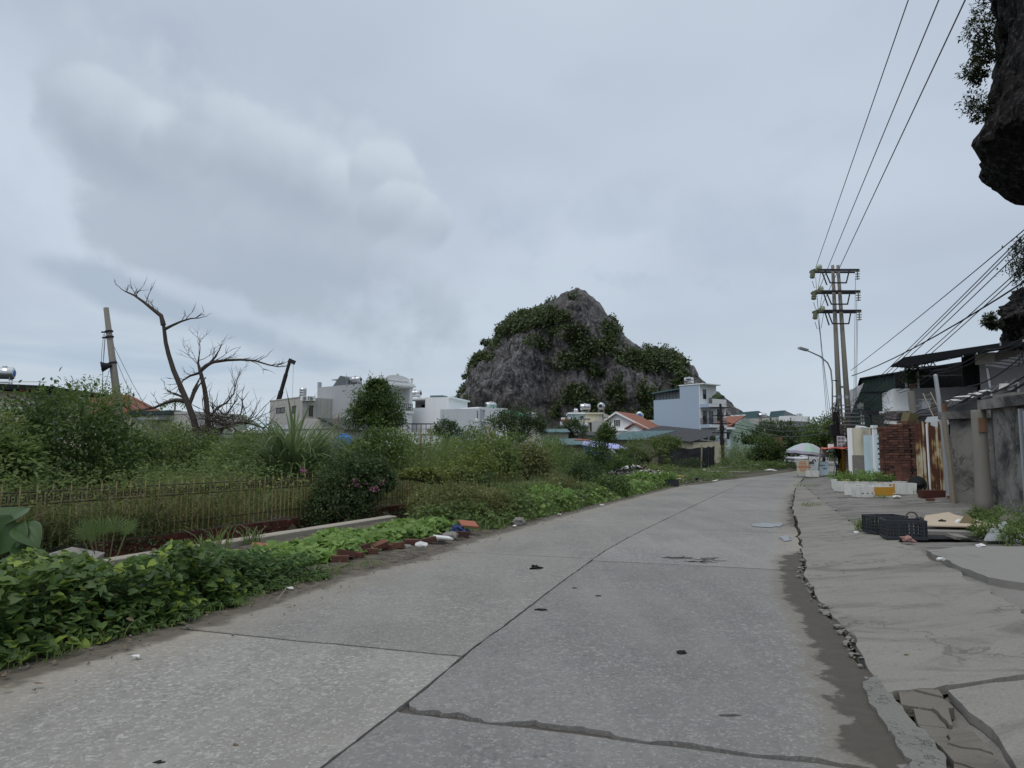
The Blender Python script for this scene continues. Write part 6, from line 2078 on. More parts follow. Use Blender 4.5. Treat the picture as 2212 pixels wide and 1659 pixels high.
for v in (925, 955):
 z = PW(1558, v, 88).z
 MB().obox((-.15, -.25, z), (.5, .35, .7)).build('service_box', 'iron', t, True)
for k, (z0, dz) in enumerate(((5.0, -1.2), (4.4, -1.0), (5.4, -.6))):
 cable('street_cable', [(t.location.x, 87.7, z0), (t.location.x + 14, 96 + k, z0 + dz * .5), (t.location.x + 26, 106 + k, z0 + dz * .6)], .03, ('upper', 'lower', 'topmost')[k] + ' cable leaving the far dark pole towards the street trees', 'street cables', sag=.6)
# foliage builders
def frames(axis, up):
 axis = axis / np.linalg.norm(axis, axis=1, keepdims=True)
 side = np.cross(axis, up)
 side /= np.linalg.norm(side, axis=1, keepdims=True) + 1e-9
 nrm = np.cross(side, axis)
 return axis, side, nrm
LEAF = {
'quad': (np.array([(0, 0, 0), (.45, -.5, .04), (1, 0, -.06), (.45, .5, .04)]), np.array([(0, 1, 2, 3)])),
'oval': (np.array([(0, 0, 0), (.3, -.45, .10), (.7, -.38, .05), (1, 0, -.10), (.7, .38, .05), (.3, .45, .10), (.5, 0, -.02)]),
np.array([(0, 1, 2, 6), (6, 2, 3, 3), (0, 6, 4, 5), (6, 3, 4, 4)])),
'heart': (np.array([(.02, 0, 0), (-.16, -.26, .05), (.08, -.52, .12), (.5, -.42, .08), (1, 0, -.12), (.5, .42, .08), (.08, .52, .12), (-.16, .26, .05), (.45, 0, -.03)]),
np.array([(0, 1, 2, 8), (8, 2, 3, 3), (8, 3, 4, 4), (0, 8, 6, 7), (8, 5, 6, 6), (8, 4, 5, 5)])),
}
def leaf_arrays(C, A, U, length, width, shape):
 tv, tf = LEAF[shape]
 a, s, n = frames(A, U)
 L = length[:, None, None]
 Wd = width[:, None, None]
 V = C[:, None, :] + a[:, None, :] * tv[None, :, 0:1] * L + s[:, None, :] * tv[None, :, 1:2] * Wd + n[:, None, :] * tv[None, :, 2:3] * L
 k = len(tv)
 F = (np.arange(len(C))[:, None, None] * k + tf[None, :, :]).reshape(-1, tf.shape[1])
 return V.reshape(-1, 3), F
def leaf_mesh(name, V, F):
 tri = F[:, 2] == F[:, 3]
 Q, T = F[~tri], F[tri][:, :3]
 me = bpy.data.meshes.new(name)
 me.vertices.add(len(V))
 me.vertices.foreach_set('co', np.ascontiguousarray(V, np.float32).ravel())
 loops = np.concatenate([Q.ravel(), T.ravel()]).astype(np.int32)
 me.loops.add(len(loops))
 me.loops.foreach_set('vertex_index', loops)
 st = np.concatenate([np.arange(len(Q)) * 4, len(Q) * 4 + np.arange(len(T)) * 3]).astype(np.int32)
 me.polygons.add(len(Q) + len(T))
 me.polygons.foreach_set('loop_start', st)
 me.update(calc_edges=True)
 return me
def lump(d, seed, f=1.8):
 return np.array([mnoise.noise(Vector((x * f + seed, y * f + seed * 2.3, z * f))) for x, y, z in d])
def crown_points(rg, center, radii, clumps, per, spread, seed, low=-.55, hollow=.55, lumpy=.32):
 d = rg.normal(size=(clumps * 3, 3))
 d /= np.linalg.norm(d, axis=1, keepdims=True)
 d = d[d[:, 2] > low][:clumps]
 k = (hollow + (1 - hollow) * rg.random(len(d)) ** .6) * (1 + lumpy * 1.6 * lump(d, seed))
 tips = np.array(center) + d * np.array(radii) * k[:, None]
 P_ = np.repeat(tips, per, axis=0) + rg.normal(size=(len(tips) * per, 3)) * spread
 D_ = np.repeat(d, per, axis=0)
 return tips, P_, D_
def make_crown(name, parent, mat, center, radii, clumps, per, leaf_len, leaf_w, shape, seed, spread=None, low=-.55, hollow=.5, lumpy=.32, droop=.25, zmin=None):
 rg = np.random.default_rng(seed)
 spread = spread if spread is not None else min(radii) * .17
 tips, P_, D_ = crown_points(rg, center, radii, clumps, per, spread, seed, low, hollow, lumpy)
 if zmin is not None:
  keep = P_[:, 2] > zmin
  P_, D_ = P_[keep], D_[keep]
 n = len(P_)
 A = D_ * .7 + rg.normal(size=(n, 3)) * .7
 A[:, 2] -= droop
 U = np.stack([rg.normal(size=n) * .45, rg.normal(size=n) * .45, np.ones(n)], 1) + D_ * .35
 l = leaf_len * (.65 + .7 * rg.random(n))
 V_, F_ = leaf_arrays(P_, A, U, l, l * leaf_w * (.8 + .4 * rg.random(n)), shape)
 wl_ = world_loc(parent) if parent is not None else Vector((0, 0, 0))
 me = leaf_mesh(name, V_ - np.array(wl_), F_)
 return link_mesh(name, me, mat, parent), tips
def limb(mb, a, b, r0, r1, rg, n=5, wob=.12):
 a, b = Vector(a), Vector(b)
 L = (b - a).length
 pts, rr = [], []
 for i in range(n + 1):
  s = i / n
  q = a.lerp(b, s)
  if 0 < i < n:
   q += Vector((rg.uniform(-1, 1), rg.uniform(-1, 1), rg.uniform(-.5, .5))) * wob * L * .5
  pts.append(q)
  rr.append(r0 + (r1 - r0) * s)
 mb.tube(pts, rr, 6)
 return pts
def tree(name, label, cat, base, crowns, trunk_r, mat, leaf_len, leaf_w, shape='quad', seed=1, group=None, clumps=140, per=10, bark='bark', kind_trunk='trunk', **kw):
 t = thing(name, label, cat, base, 0, group)
 rg = random.Random(seed)
 mb = MB()
 c0 = Vector(crowns[0][0])
 fork = Vector(base).lerp(c0, .45)
 limb(mb, base, fork, trunk_r, trunk_r * .75, rg, 4, .08)
 for k, (c, r) in enumerate(crowns):
  _, tips = make_crown('crown' if kind_trunk == 'trunk' else 'foliage', t, mat, c, r, clumps, per, leaf_len, leaf_w, shape, seed * 31 + k, **kw)
  for q in range(min(9, len(tips))):
   tip = tips[rg.randrange(len(tips))]
   limb(mb, fork if k == 0 else fork.lerp(Vector(c), .3), tip, trunk_r * .45, trunk_r * .1, rg, 4, .15)
 mb.build(kind_trunk, bark, t)
 return t
def bush(name, label, base, crowns, mat, leaf_len, leaf_w, shape='oval', seed=1, group='shrubs on the overgrown lot', cat='shrub', **kw):
 return tree(name, label, cat, base, crowns, kw.pop('stem_r', .05), mat, leaf_len, leaf_w, shape, seed, group, kind_trunk='stem', bark='stem', **kw)
def blades(name, mat, B, H, Wd, lean, droop, seed, parent=None, seg=4):
 rg = np.random.default_rng(seed)
 n = len(B)
 az_ = rg.random(n) * 2 * np.pi
 dirn = np.stack([np.cos(az_), np.sin(az_), np.zeros(n)], 1)
 side = np.stack([-np.sin(az_), np.cos(az_), np.zeros(n)], 1)
 tw = rg.random(n) * 2 * np.pi
 side = side * np.cos(tw)[:, None] + dirn * np.sin(tw)[:, None] * .6
 out = []
 for k in range(seg + 1):
  s = k / seg
  x = lean * H * (s ** 1.6)
  z = H * (s - droop * s ** 3)
  c = B + dirn * x[:, None]
  c = c + np.array([0, 0, 1.0]) * z[:, None]
  w = (Wd * (1 - s) ** .7 * (.6 + .8 * min(1, s * 3)) * .5 + Wd * .04)[:, None]
  out.append(c - side * w)
  out.append(c + side * w)
 V_ = np.stack(out, 1).reshape(-1, 3)
 k = 2 * (seg + 1)
 tf = np.array([(2 * i, 2 * i + 1, 2 * i + 3, 2 * i + 2) for i in range(seg)])
 F_ = (np.arange(n)[:, None, None] * k + tf[None]).reshape(-1, 4)
 wl_ = np.array(world_loc(parent)) if parent is not None else np.zeros(3)
 me = fast_mesh(name, V_ - wl_, F_)
 return link_mesh(name, me, mat, parent)
def tuft(name, label, base, n, h_, w, rad, mat, seed, lean=.45, droop=.35, group='long grass tufts', cat='grass tuft'):
 rg = np.random.default_rng(seed)
 b = np.array(base)
 a = rg.random(n) * 2 * np.pi
 r = rad * np.sqrt(rg.random(n))
 B = np.stack([b[0] + np.cos(a) * r, b[1] + np.sin(a) * r, np.full(n, b[2])], 1)
 H = h_ * (.5 + .6 * rg.random(n))
 t = thing(name, label, cat, tuple(base), 0, group)
 L = lean * (.3 + 1.2 * rg.random(n))
 o = blades('blades', mat, B, H, np.full(n, w) * (.6 + .8 * rg.random(n)), L, droop, seed + 1, t)
 return t
def field(name, mat, n, region, h0, h1, w, seed, lean=.5, droop=.3, label=None, zfn=None, cat=None, accept=None, patch=None):
 rg = np.random.default_rng(seed)
 B = []
 while len(B) < n:
  x, y = region(rg)
  if accept and not accept(x, y):
   continue
  if patch and mnoise.noise(Vector((x * patch, y * patch, seed))) < -.12 + .3 * (rg.random() - .5):
   continue
  B.append((x, y, (zfn or ground_z)(x, y)))
 B = np.array(B)
 H = (h0 + (h1 - h0) * rg.random(n) ** 1.5) * np.array([hscale(x, y) for x, y, _ in B])
 o = blades(name, mat, B, H, np.full(n, w) * (.6 + .8 * rg.random(n)), lean * (.2 + 1.2 * rg.random(n)), droop, seed + 5)
 return tag(o, label, cat, None, 'stuff')
def hscale(x, y):
 if x < XL(y) - 3.2 or y > 30:
  return 1 - .78 * smooth01((x / y - .03) / .07) * smooth01((y - 22) / 10)
 return 1.0
def leaf_bed(name, mat, n, region, h0, h1, ll, lw, shape, seed, zfn=None, profile=None, patch=None, tilt=.5):
 rg = np.random.default_rng(seed)
 C = []
 while len(C) < n:
  x, y = region(rg)
  if patch and mnoise.noise(Vector((x * patch, y * patch, seed * 1.7))) < -.2 + .35 * (rg.random() - .5):
   continue
  pr = profile(x, y) if profile else hscale(x, y)
  if pr <= .02:
   continue
  z = (zfn(x, y) if zfn else .03) + (h0 + (h1 - h0) * (1 - rg.random() ** 2)) * pr * (1 + .75 * mnoise.noise(Vector((x * 1.4, y * 1.4, seed))) + .3 * mnoise.noise(Vector((x * 4, y * 4, seed))))
  C.append((x, y, z))
 C = np.array(C)
 A = rg.normal(size=(n, 3))
 A[:, 2] = -.15 + .35 * rg.normal(size=n)
 U = np.stack([rg.normal(size=n) * tilt, rg.normal(size=n) * tilt - .25, np.ones(n)], 1)
 l = ll * (.55 + .75 * rg.random(n))
 V_, F_ = leaf_arrays(C, A, U, l, l * lw * (.85 + .3 * rg.random(n)), shape)
 return tag(link_mesh(name, leaf_mesh(name, V_, F_), mat), kind='stuff')
def shrub_px(label, u, vtop, vbase, wpx, d, mat, leaf, lw=.5, shape='oval', seed=1, name='shrub', clumps=150, per=9, group='shrubs on the overgrown lot', cat='shrub', dep=.8, zb=None, tall=None, **kw):
 top_, bot = P(u, vtop, d), P(u, vbase, d)
 w = wpx / FPX * d / 2
 zg = ground_z(bot.x, d) if zb is None else zb
 zlow = max(zg, min(bot.z, top_.z - .3))
 hc = (top_.z - zlow) / 2
 c = (bot.x, d, zlow + hc)
 return bush(name, label, (bot.x, d, zg), [(c, (w, w * dep, hc * 1.08))], mat, leaf, lw, shape, seed, group, cat, clumps=clumps, per=per, zmin=zg, **kw)
# shrubs and trees of the overgrown lot
shrub_px('big dense broadleaf shrub at the left edge', 130, 868, 1060, 300, 17, 'leaf_bush', .115, .5, 'oval', 3, clumps=520, per=20, low=-.75, lumpy=.22, hollow=.62)
shrub_px('airy small-leaved crown rising from the big left shrub', 205, 828, 905, 160, 19, 'leaf_feather', .10, .3, 'quad', 4, name='tall_shrub', clumps=130, per=12, zb=0.1, hollow=.4)
shrub_px('grey green shrub cut by the left edge below the cream house', -20, 880, 1050, 110, 14, 'leaf_feather', .10, .25, 'quad', 5, clumps=160, per=12)
shrub_px('loose leafy shrub between leaning pole and dead tree', 330, 918, 1040, 150, 26, 'leaf_feather', .13, .35, 'quad', 6, clumps=320, per=14)
shrub_px('low dull shrub under the dead tree', 455, 945, 1040, 190, 27, 'leaf_mid', .14, .4, 'quad', 7, clumps=320, per=14)
shrub_px('low shrub with thin leaves before the reeds', 525, 945, 1050, 130, 25, 'leaf_feather', .12, .35, 'quad', 8, clumps=280, per=14)
tree('round_tree', 'round dark green tree in front of the villa', 'tree', (P(808, 960, 46).x, 46, 0), [(tuple(P(812, 868, 46)), (1.35, 1.3, 1.25)), (tuple(P(792, 900, 46)), (1.05, 1.1, 1.0)), (tuple(P(838, 905, 46)), (1.0, 1.0, 1.25)), (tuple(P(815, 838, 46)), (.7, .7, .5))],
.14, 'leaf_bush', .17, .5, 'quad', 21, clumps=210, per=22, hollow=.3, lumpy=.6)
shrub_px('leafy shrub in front of the round dark tree', 825, 925, 1040, 100, 21, 'leaf_mid', .10, .5, 'oval', 9, clumps=260, per=11)
shrub_px('feathery bright shrub right of the reeds', 720, 945, 1020, 100, 25, 'leaf_feather', .11, .25, 'quad', 10, clumps=180, per=12)
shrub_px('wide feathery shrub behind the fence middle', 905, 955, 1035, 150, 25, 'leaf_feather', .11, .2, 'quad', 11, clumps=260, per=13)
shrub_px('feathery shrub left of the vine covered one', 985, 950, 1030, 110, 28, 'leaf_feather', .12, .2, 'quad', 12, clumps=220, per=12)
shrub_px('tall vine covered shrub below the balcony house', 1030, 928, 1020, 90, 30, 'leaf_mid', .13, .45, 'quad', 13, clumps=240, per=11)
shrub_px('broad shrub below the dark middle tree', 1105, 938, 1025, 110, 31, 'leaf_mid', .13, .35, 'quad', 14, clumps=260, per=11)
shrub_px('low broad shrub left of the tin sheds', 1175, 952, 1020, 110, 36, 'leaf_feather', .14, .28, 'quad', 15, clumps=230, per=11)
shrub_px('dull green shrub under the tin shed roofs', 1230, 970, 1030, 90, 33, 'leaf_mid', .12, .35, 'quad', 16, clumps=190, per=10)
tree('dark_tree', 'wide dark tree standing before the balcony house', 'tree', (P(1112, 960, 55).x, 55, 0), [(tuple(P(1085, 915, 55)), (1.5, 1.4, 1.0)), (tuple(P(1125, 905, 55)), (1.7, 1.4, .9)), (tuple(P(1150, 925, 55)), (1.1, 1.2, .9))],
.12, 'leaf_dark', .20, .4, 'quad', 22, clumps=130, per=14)
tree('round_bush', 'round glossy bush before the white building', 'shrub', (P(965, 950, 60).x, 60, 0), [(tuple(P(965, 930, 60)), (1.35, 1.2, .75))], .1, 'leaf_dark', .18, .5, 'quad', 23, clumps=170, per=14, kind_trunk='stem')
tree('dark_shrub_tree', 'small dark tree left of the cream block', 'tree', (P(1238, 960, 95).x, 95, 0), [(tuple(P(1240, 925, 95)), (2.0, 1.8, 1.3)), (tuple(P(1215, 935, 95)), (1.4, 1.4, 1.0))], .12, 'leaf_dark', .3, .5, 'quad', 24, clumps=120, per=11)
tree('slim_tree', 'slim dark upright tree before the blue tarp', 'tree', (P(1293, 1030, 36).x, 36, 0), [(tuple(P(1293, 985, 36)), (.75, .8, 1.1)), (tuple(P(1310, 940, 36)), (.45, .45, .55)), (tuple(P(1275, 1010, 36)), (.8, .7, .7))], .06, 'leaf_bush', .13, .45, 'quad', 25, clumps=170, per=12)
tree('spreading_tree', 'spreading light green tree between dark net and black cloth', 'tree', (P(1400, 1020, 52).x, 52, 0), [(tuple(P(1400, 968, 52)), (1.8, 1.5, .9)), (tuple(P(1440, 958, 52)), (1.2, 1.1, .5)), (tuple(P(1370, 990, 52)), (1.2, 1.0, .8))], .08, 'leaf_mid', .17, .35, 'quad', 26, clumps=170, per=12)
shrub_px('shrub at the foot of the black cloth screen', 1490, 990, 1020, 60, 60, 'leaf_dark', .15, .4, 'quad', 17, clumps=120, per=9)
shrub_px('low weeds shrub beside the rubbish heap', 1420, 1005, 1035, 80, 47, 'leaf_feather', .13, .3, 'quad', 18, clumps=140, per=10)
shrub_px('shrub on the left flank of the rubbish heap', 1265, 1000, 1055, 80, 27, 'leaf_dark', .11, .4, 'quad', 19, clumps=190, per=10)
shrub_px('low dark shrub right of the grass tufts', 1215, 1030, 1085, 90, 23, 'leaf_olive', .09, .35, 'quad', 20, clumps=190, per=10)
for k, (u, vt, w, d, mt, lab) in enumerate(((285, 935, 100, 21, 'leaf_mid', 'leafy shrub at the leaning pole foot'), (385, 925, 90, 33, 'leaf_mid', 'shrub behind the dead tree foot'), (560, 940, 90, 30, 'leaf_feather', 'pale shrub left behind the reeds'), (670, 955, 90, 24, 'leaf_mid', 'shrub right behind the reeds'),
(770, 950, 90, 28, 'leaf_mid', 'shrub below the villa grey wall'), (870, 940, 90, 32, 'leaf_feather', 'pale feathery shrub below the villa front'), (945, 945, 110, 34, 'leaf_feather', 'feathery shrub before the white building'), (1065, 950, 110, 25, 'leaf_feather', 'wide pale shrub behind the fence end'),
(1140, 965, 100, 27, 'leaf_olive', 'olive shrub above the fountain grass'), (1195, 945, 70, 44, 'leaf_mid', 'shrub before the pale teal shed roof'), (1335, 985, 60, 46, 'leaf_bush', 'shrub at the foot of the dark net'), (15, 960, 120, 13, 'leaf_mid', 'dim shrub at the left edge behind the fence'))):
 shrub_px(lab, u, vt, 1035, w, d, mt, .15, .4, 'quad', 600 + k, clumps=240, per=13, lumpy=.45)
c = P(1433, 1022, 50)
t = thing('sapling', 'bright young tree with tiered branches before the black cloth', 'sapling', (c.x, 50, 0))
mb = MB()
topz = P(1433, 968, 50).z
limb(mb, (c.x, 50, 0), (c.x, 50, topz), .035, .012, random.Random(4), 4, .02)
VV, FF, off = [], [], 0
rg = np.random.default_rng(44)
for k in range(46):
 z = .3 + (topz - .3) * (k / 46)
 ln = .95 * (1 - .75 * k / 46) + .12
 a = rg.random() * 6.28
 d_ = np.array([math.cos(a), math.sin(a), .25])
 m_ = 16
 s_ = np.linspace(.15, 1, m_)
 C = np.array([c.x, 50, z]) + s_[:, None] * d_ * ln - np.array([0, 0, 1]) * (s_[:, None] ** 2) * .25 * ln
 sd = np.array([-d_[1], d_[0], 0]) * np.where(np.arange(m_) % 2, 1, -1)[:, None]
 A = sd + d_ * .4
 U = np.tile([0, 0, 1.0], (m_, 1)) + rg.normal(size=(m_, 3)) * .2
 v_, f_ = leaf_arrays(C, A, U, np.full(m_, .2), np.full(m_, .07), 'quad')
 VV.append(v_)
 FF.append(f_ + off)
 off += len(v_)
 mb.tube([(c.x, 50, z), tuple(C[-1])], .008, 3)
mb.build('trunk', 'stem', t)
link_mesh('crown', leaf_mesh('crown', np.concatenate(VV) - np.array(t.location), np.concatenate(FF)), 'leaf_feather', t)
tree('street_tree', 'broad dark street tree with layered crown right of the beige block', 'tree', (P(1680, 990, 96).x, 96, 0), [(tuple(P(1672, 925, 96)), (3.2, 3, .9)), (tuple(P(1650, 945, 96)), (3.4, 3, 1.0)), (tuple(P(1700, 950, 96)), (3.4, 3, 1.5)), (tuple(P(1720, 975, 96)), (2.6, 3, 1.8)), (tuple(P(1625, 952, 96)), (1.5, 2, .5))],
.22, 'leaf_dark', .34, .45, 'quad', 31, 'street trees', clumps=140, per=12)
tree('street_tree', 'round yellow green tree behind the market umbrella', 'tree', (P(1780, 990, 82).x, 82, 0), [(tuple(P(1775, 935, 82)), (1.9, 2, 1.8)), (tuple(P(1800, 925, 82)), (1.6, 2, 1.5)), (tuple(P(1755, 955, 82)), (1.4, 1.6, 1.1)), (tuple(P(1800, 970, 82)), (1.7, 2, 1.7))],
.2, 'leaf_mid', .3, .45, 'quad', 32, 'street trees', clumps=140, per=12)
tree('street_tree', 'bushy mid green tree at the roadside before the rusty sign', 'tree', (P(1652, 1000, 72).x, 72, 0), [(tuple(P(1655, 962, 72)), (1.5, 1.5, 1.0)), (tuple(P(1640, 985, 72)), (1.2, 1.3, .8)), (tuple(P(1672, 985, 72)), (1.1, 1.2, .9))],
.1, 'leaf_bush', .22, .5, 'quad', 33, 'street trees', clumps=150, per=13)
tree('street_tree', 'dark tree mass at the far road bend behind the parked car', 'tree', (P(1735, 990, 128).x, 128, 0), [(tuple(P(1725, 958, 128)), (4.5, 4, 3)), (tuple(P(1760, 955, 128)), (4, 4, 3)), (tuple(P(1800, 960, 128)), (5, 4, 3.2))],
.25, 'leaf_dark', .45, .5, 'quad', 34, 'street trees', clumps=150, per=11)
for k, (u, lab) in enumerate(((1568, 'left'), (1590, 'middle'), (1611, 'right'))):
 shrub_px('%s of the three grey green roadside shrubs below the green house' % lab, u, 966 - k * 2, 1003, 34, 82 - k * 3, 'leaf_feather', .3, .15, 'quad', 60 + k, clumps=70, per=9)
shrub_px('low roadside hedge before the white pallets', 1640, 998, 1022, 130, 63, 'leaf_mid', .18, .4, 'quad', 64, clumps=190, per=10)
shrub_px('low leafy hedge end touching the white pallets', 1690, 997, 1020, 70, 66, 'leaf_dark', .18, .4, 'quad', 65, clumps=140, per=10)
shrub_px('grassy shrub beside the timber heap', 1590, 990, 1022, 80, 66, 'leaf_mid', .18, .3, 'quad', 66, clumps=140, per=10)
c = P(375, 905, 78)
t = thing('palm_tree', 'small areca palm far behind the dead tree', 'palm', (c.x, 78, 0))
topz = P(375, 868, 78).z
MB().tube([(c.x, 78, 0), (c.x + .1, 78, topz)], [.14, .09], 6).build('trunk', 'bark', t)
rg = random.Random(8)
for k in range(13):
 a = k * 2.4
 el0 = rg.uniform(.1, 1.2)
 ln = 1.6
 pts = []
 for i in range(7):
  s = i / 6
  pts.append(Vector((c.x + .1 + math.cos(a) * ln * s * math.cos(el0 * .6), 78 + math.sin(a) * ln * s * math.cos(el0 * .6), topz + ln * (s * math.sin(el0) - .75 * s * s))))
 C, A = [], []
 for i in range(1, 7):
  for sgn in (-1, 1):
   C.append(tuple(pts[i]))
   d_ = (pts[i] - pts[i - 1]).normalized()
   sd = d_.cross(Vector((0, 0, 1)))
   A.append(tuple(sd * sgn + d_ * .7 - Vector((0, 0, .5))))
 C, A = np.array(C), np.array(A)
 v_, f_ = leaf_arrays(C, A, np.tile([0, 0, 1.0], (len(C), 1)), np.full(len(C), .55), np.full(len(C), .16), 'quad')
 link_mesh('frond', leaf_mesh('frond', v_ - np.array(t.location), f_), 'leaf_palm', t)
# reed clump (each leaf its own piece)
c = P(628, 1030, 20.5)
reed = thing('reed_clump', 'tall clump of arching broad reed leaves behind the fence', 'reeds', (c.x, 20.5, .1))
rg = random.Random(12)
def strap_mesh(name, L, w, bend, fold, seg=9):
 vs, fs = [], []
 for i in range(seg + 1):
  s = i / seg
  x = L * (math.sin(bend * s) / bend if bend > .01 else s) * .0
  ang = math.pi / 2 - bend * s ** 1.4
  vs.append((s, ang))
 px_, pz = 0.0, 0.0
 pts = []
 for i in range(seg + 1):
  pts.append((px_, pz))
  s = (i + .5) / seg
  a = math.pi / 2 - bend * s ** 1.3
  px_ += math.cos(a) * L / seg
  pz += math.sin(a) * L / seg
 V_, F_ = [], []
 for i, (x, z) in enumerate(pts):
  s = i / seg
  ww = w * (.55 + .9 * math.sin(math.pi * min(1, s * .9 + .1))) * (1 - s ** 4) * .5 + .002
  V_ += [(x, -ww, z + fold * ww), (x, 0, z), (x, ww, z + fold * ww)]
 for i in range(seg):
  a = i * 3
  F_ += [(a, a + 1, a + 4, a + 3), (a + 1, a + 2, a + 5, a + 4)]
 me = bpy.data.meshes.new(name)
 me.from_pydata(V_, [], F_)
 me.update()
 me.shade_smooth()
 return me
straps = [strap_mesh('leaf', rg.uniform(2.5, 3.6), rg.uniform(.045, .075), rg.uniform(.7, 2.6), .35) for _ in range(12)]
for me in straps:
 me.materials.append(M('blade_reed'))
for k in range(290):
 o = bpy.data.objects.new('leaf', straps[k % 12])
 COL.objects.link(o)
 o.parent = reed
 a, r = rg.uniform(0, 6.28), rg.uniform(0, .5)
 o.location = (math.cos(a) * r, math.sin(a) * r, rg.uniform(-.1, .75))
 o.rotation_euler = (rg.uniform(-.15, .15), rg.uniform(-.1, .45), a + rg.uniform(-.7, .7))
 s_ = rg.uniform(.7, 1.02)
 o.scale = (s_, s_, s_)
for k, (u, v0, v1, du, lab) in enumerate(((716, 1010, 905, 8, 'leaning dry grass plume right of the reeds'), (727, 1010, 897, 5, 'straight dry grass plume right of the reeds'), (745, 1010, 905, -14, 'bent dry grass plume before the blue tank'),
(1070, 1010, 922, -16, 'arching dry plume by the vine covered shrub'), (905, 1000, 925, 4, 'dry plume before the white terrace'), (870, 1000, 930, -6, 'dry plume at the villa corner'), (925, 1000, 930, 7, 'second dry plume before the white terrace'))):
 a, b = P(u, v0, 24), P(u + du, v1, 24)
 t = thing('grass_plume', lab, 'grass plume', (a.x, 24, max(.05, 0)))
 MB().tube([Vector((a.x, 24, .05)), a.lerp(b, .5) + Vector((.02, 0, .1)), b], [.012, .01, .006], 4).build('stalk', 'blade_dry', t)
 d_ = (b - a).normalized()
 C = np.array([tuple(b - d_ * .45 * q) for q in np.linspace(0, 1, 26)])
 A = np.random.default_rng(k).normal(size=(26, 3)) * .35 + np.array(d_)
 v_, f_ = leaf_arrays(C, A, np.tile([0, -1.0, .3], (26, 1)), np.full(26, .13), np.full(26, .02), 'quad')
 link_mesh('plume', leaf_mesh('plume', v_ - np.array(t.location), f_), 'plume', t)
# weeds over the lot
def lot(rg, y0=9.5, y1=52, pw=1.3):
 y = y0 + (y1 - y0) * rg.random() ** pw
 xr = min(XW(y) - .15, XL(y) - 3.0) if y < 26 else XL(y) - 1.2
 xl_ = -.78 * y - 1.0
 return xl_ + (xr - xl_) * rg.random(), y
field('tall_weeds', 'blade_weed', 26000, lambda rg: lot(rg), .45, 1.35, .022, 71, .55, .35, patch=.35)
field('tall_grass', 'blade_grass', 16000, lambda rg: lot(rg, 10, 40), .4, 1.1, .022, 72, .6, .4, patch=.25)
leaf_bed('weed_cover', 'leaf_feather', 34000, lambda rg: lot(rg, 9.5, 46, 1.2), .15, 1.05, .09, .3, 'quad', 73, ground_z, patch=.3, tilt=.9)
leaf_bed('weed_cover_dark', 'leaf_mid', 22000, lambda rg: lot(rg, 9.5, 60, 1.2), .1, .9, .11, .4, 'quad', 74, ground_z, patch=.22, tilt=.9)
field('dry_grass', 'blade_dry', 9000, lambda rg: lot(rg, 9.5, 34), .3, .95, .014, 75, .7, .4, patch=.4)
field('far_grass', 'blade_grass', 12000, lambda rg: ((lambda y: (-.8 * y + rg.random() * (XL(y) - 3 + .8 * y), y))(50 + 42 * rg.random())), .4, 1.3, .06, 76, .5, .35, patch=.1)
leaf_bed('far_weeds', 'leaf_mid', 16000, lambda rg: ((lambda y: (-.8 * y + rg.random() * (XL(y) - 2.5 + .8 * y), y))(50 + 44 * rg.random())), .2, 1.3, .22, .4, 'quad', 77, ground_z, patch=.1, tilt=.9)
field('ditch_weeds', 'blade_weed', 5200, lambda rg: ((lambda y: (XW(y) + .1 + rg.random() * 2.0, y))(7 + 17 * rg.random())), .3, .9, .018, 78, .5, .35)
leaf_bed('ditch_leaves', 'leaf_dark', 9000, lambda rg: ((lambda y: (XW(y) - .3 + rg.random() * 2.4, y))(7.5 + 15 * rg.random())), .05, .75, .06, .4, 'quad', 79, ground_z, patch=.8, tilt=.9)
# roadside verge
def edge_in(y):
 return XL(y) - .14 - .16 * mnoise.noise(Vector((y * .8, 2, 2))) - .12 * mnoise.noise(Vector((y * 2.6, 5, 2)))
def verge(y0, y1, w):
 def f(rg):
  y = y0 + (y1 - y0) * rg.random()
  return edge_in(y) - w * rg.random(), y
 return f
def prof(x, y):
 d = edge_in(y) - x
 return smooth01((d + .02) / .35)
leaf_bed('heart_leaf_vine', 'leaf_heart', 7400, verge(3.4, 7.6, 1.9), .05, .48, .092, .92, 'heart', 81, None, prof, tilt=.55)
leaf_bed('heart_leaf_vine', 'leaf_heart', 1200, verge(7.4, 8.6, 1.6), .06, .32, .10, .92, 'heart', 82, None, prof, tilt=.55)
leaf_bed('narrow_leaf_weeds', 'leaf_narrow', 10000, verge(6.4, 9.2, 1.9), .04, .32, .105, .26, 'oval', 83, None, prof, tilt=.7)
leaf_bed('dead_leaves', 'blade_dry', 420, verge(3.4, 9.0, 1.6), .03, .40, .06, .6, 'oval', 184, None, prof, tilt=.9)
leaf_bed('narrow_leaf_weeds', 'leaf_narrow', 9500, verge(3.4, 7.0, 2.3), .05, .52, .09, .3, 'oval', 84, None, lambda x, y: prof(x, y) * .8, tilt=.7)
leaf_bed('gourd_vine', 'leaf_vine', 5200, lambda rg: ((lambda y: (edge_in(y) - .66 - 1.2 * rg.random(), y))(9.2 + 5.6 * rg.random())), .03, .17, .125, .95, 'heart', 85, None, lambda x, y: smooth01((edge_in(y) - .56 - x) / .3), tilt=.6)
leaf_bed('roadside_leaves', 'leaf_mid', 9000, verge(14.6, 24, 1.9), .04, .38, .10, .6, 'oval', 86, None, prof, tilt=.7)
leaf_bed('roadside_leaves', 'leaf_vine', 5200, verge(16.5, 30, 1.7), .04, .34, .12, .8, 'oval', 87, None, prof, patch=.5, tilt=.7)
leaf_bed('roadside_leaves', 'leaf_mid', 6000, verge(24, 44, 2.2), .04, .34, .13, .5, 'quad', 88, None, prof, tilt=.7)
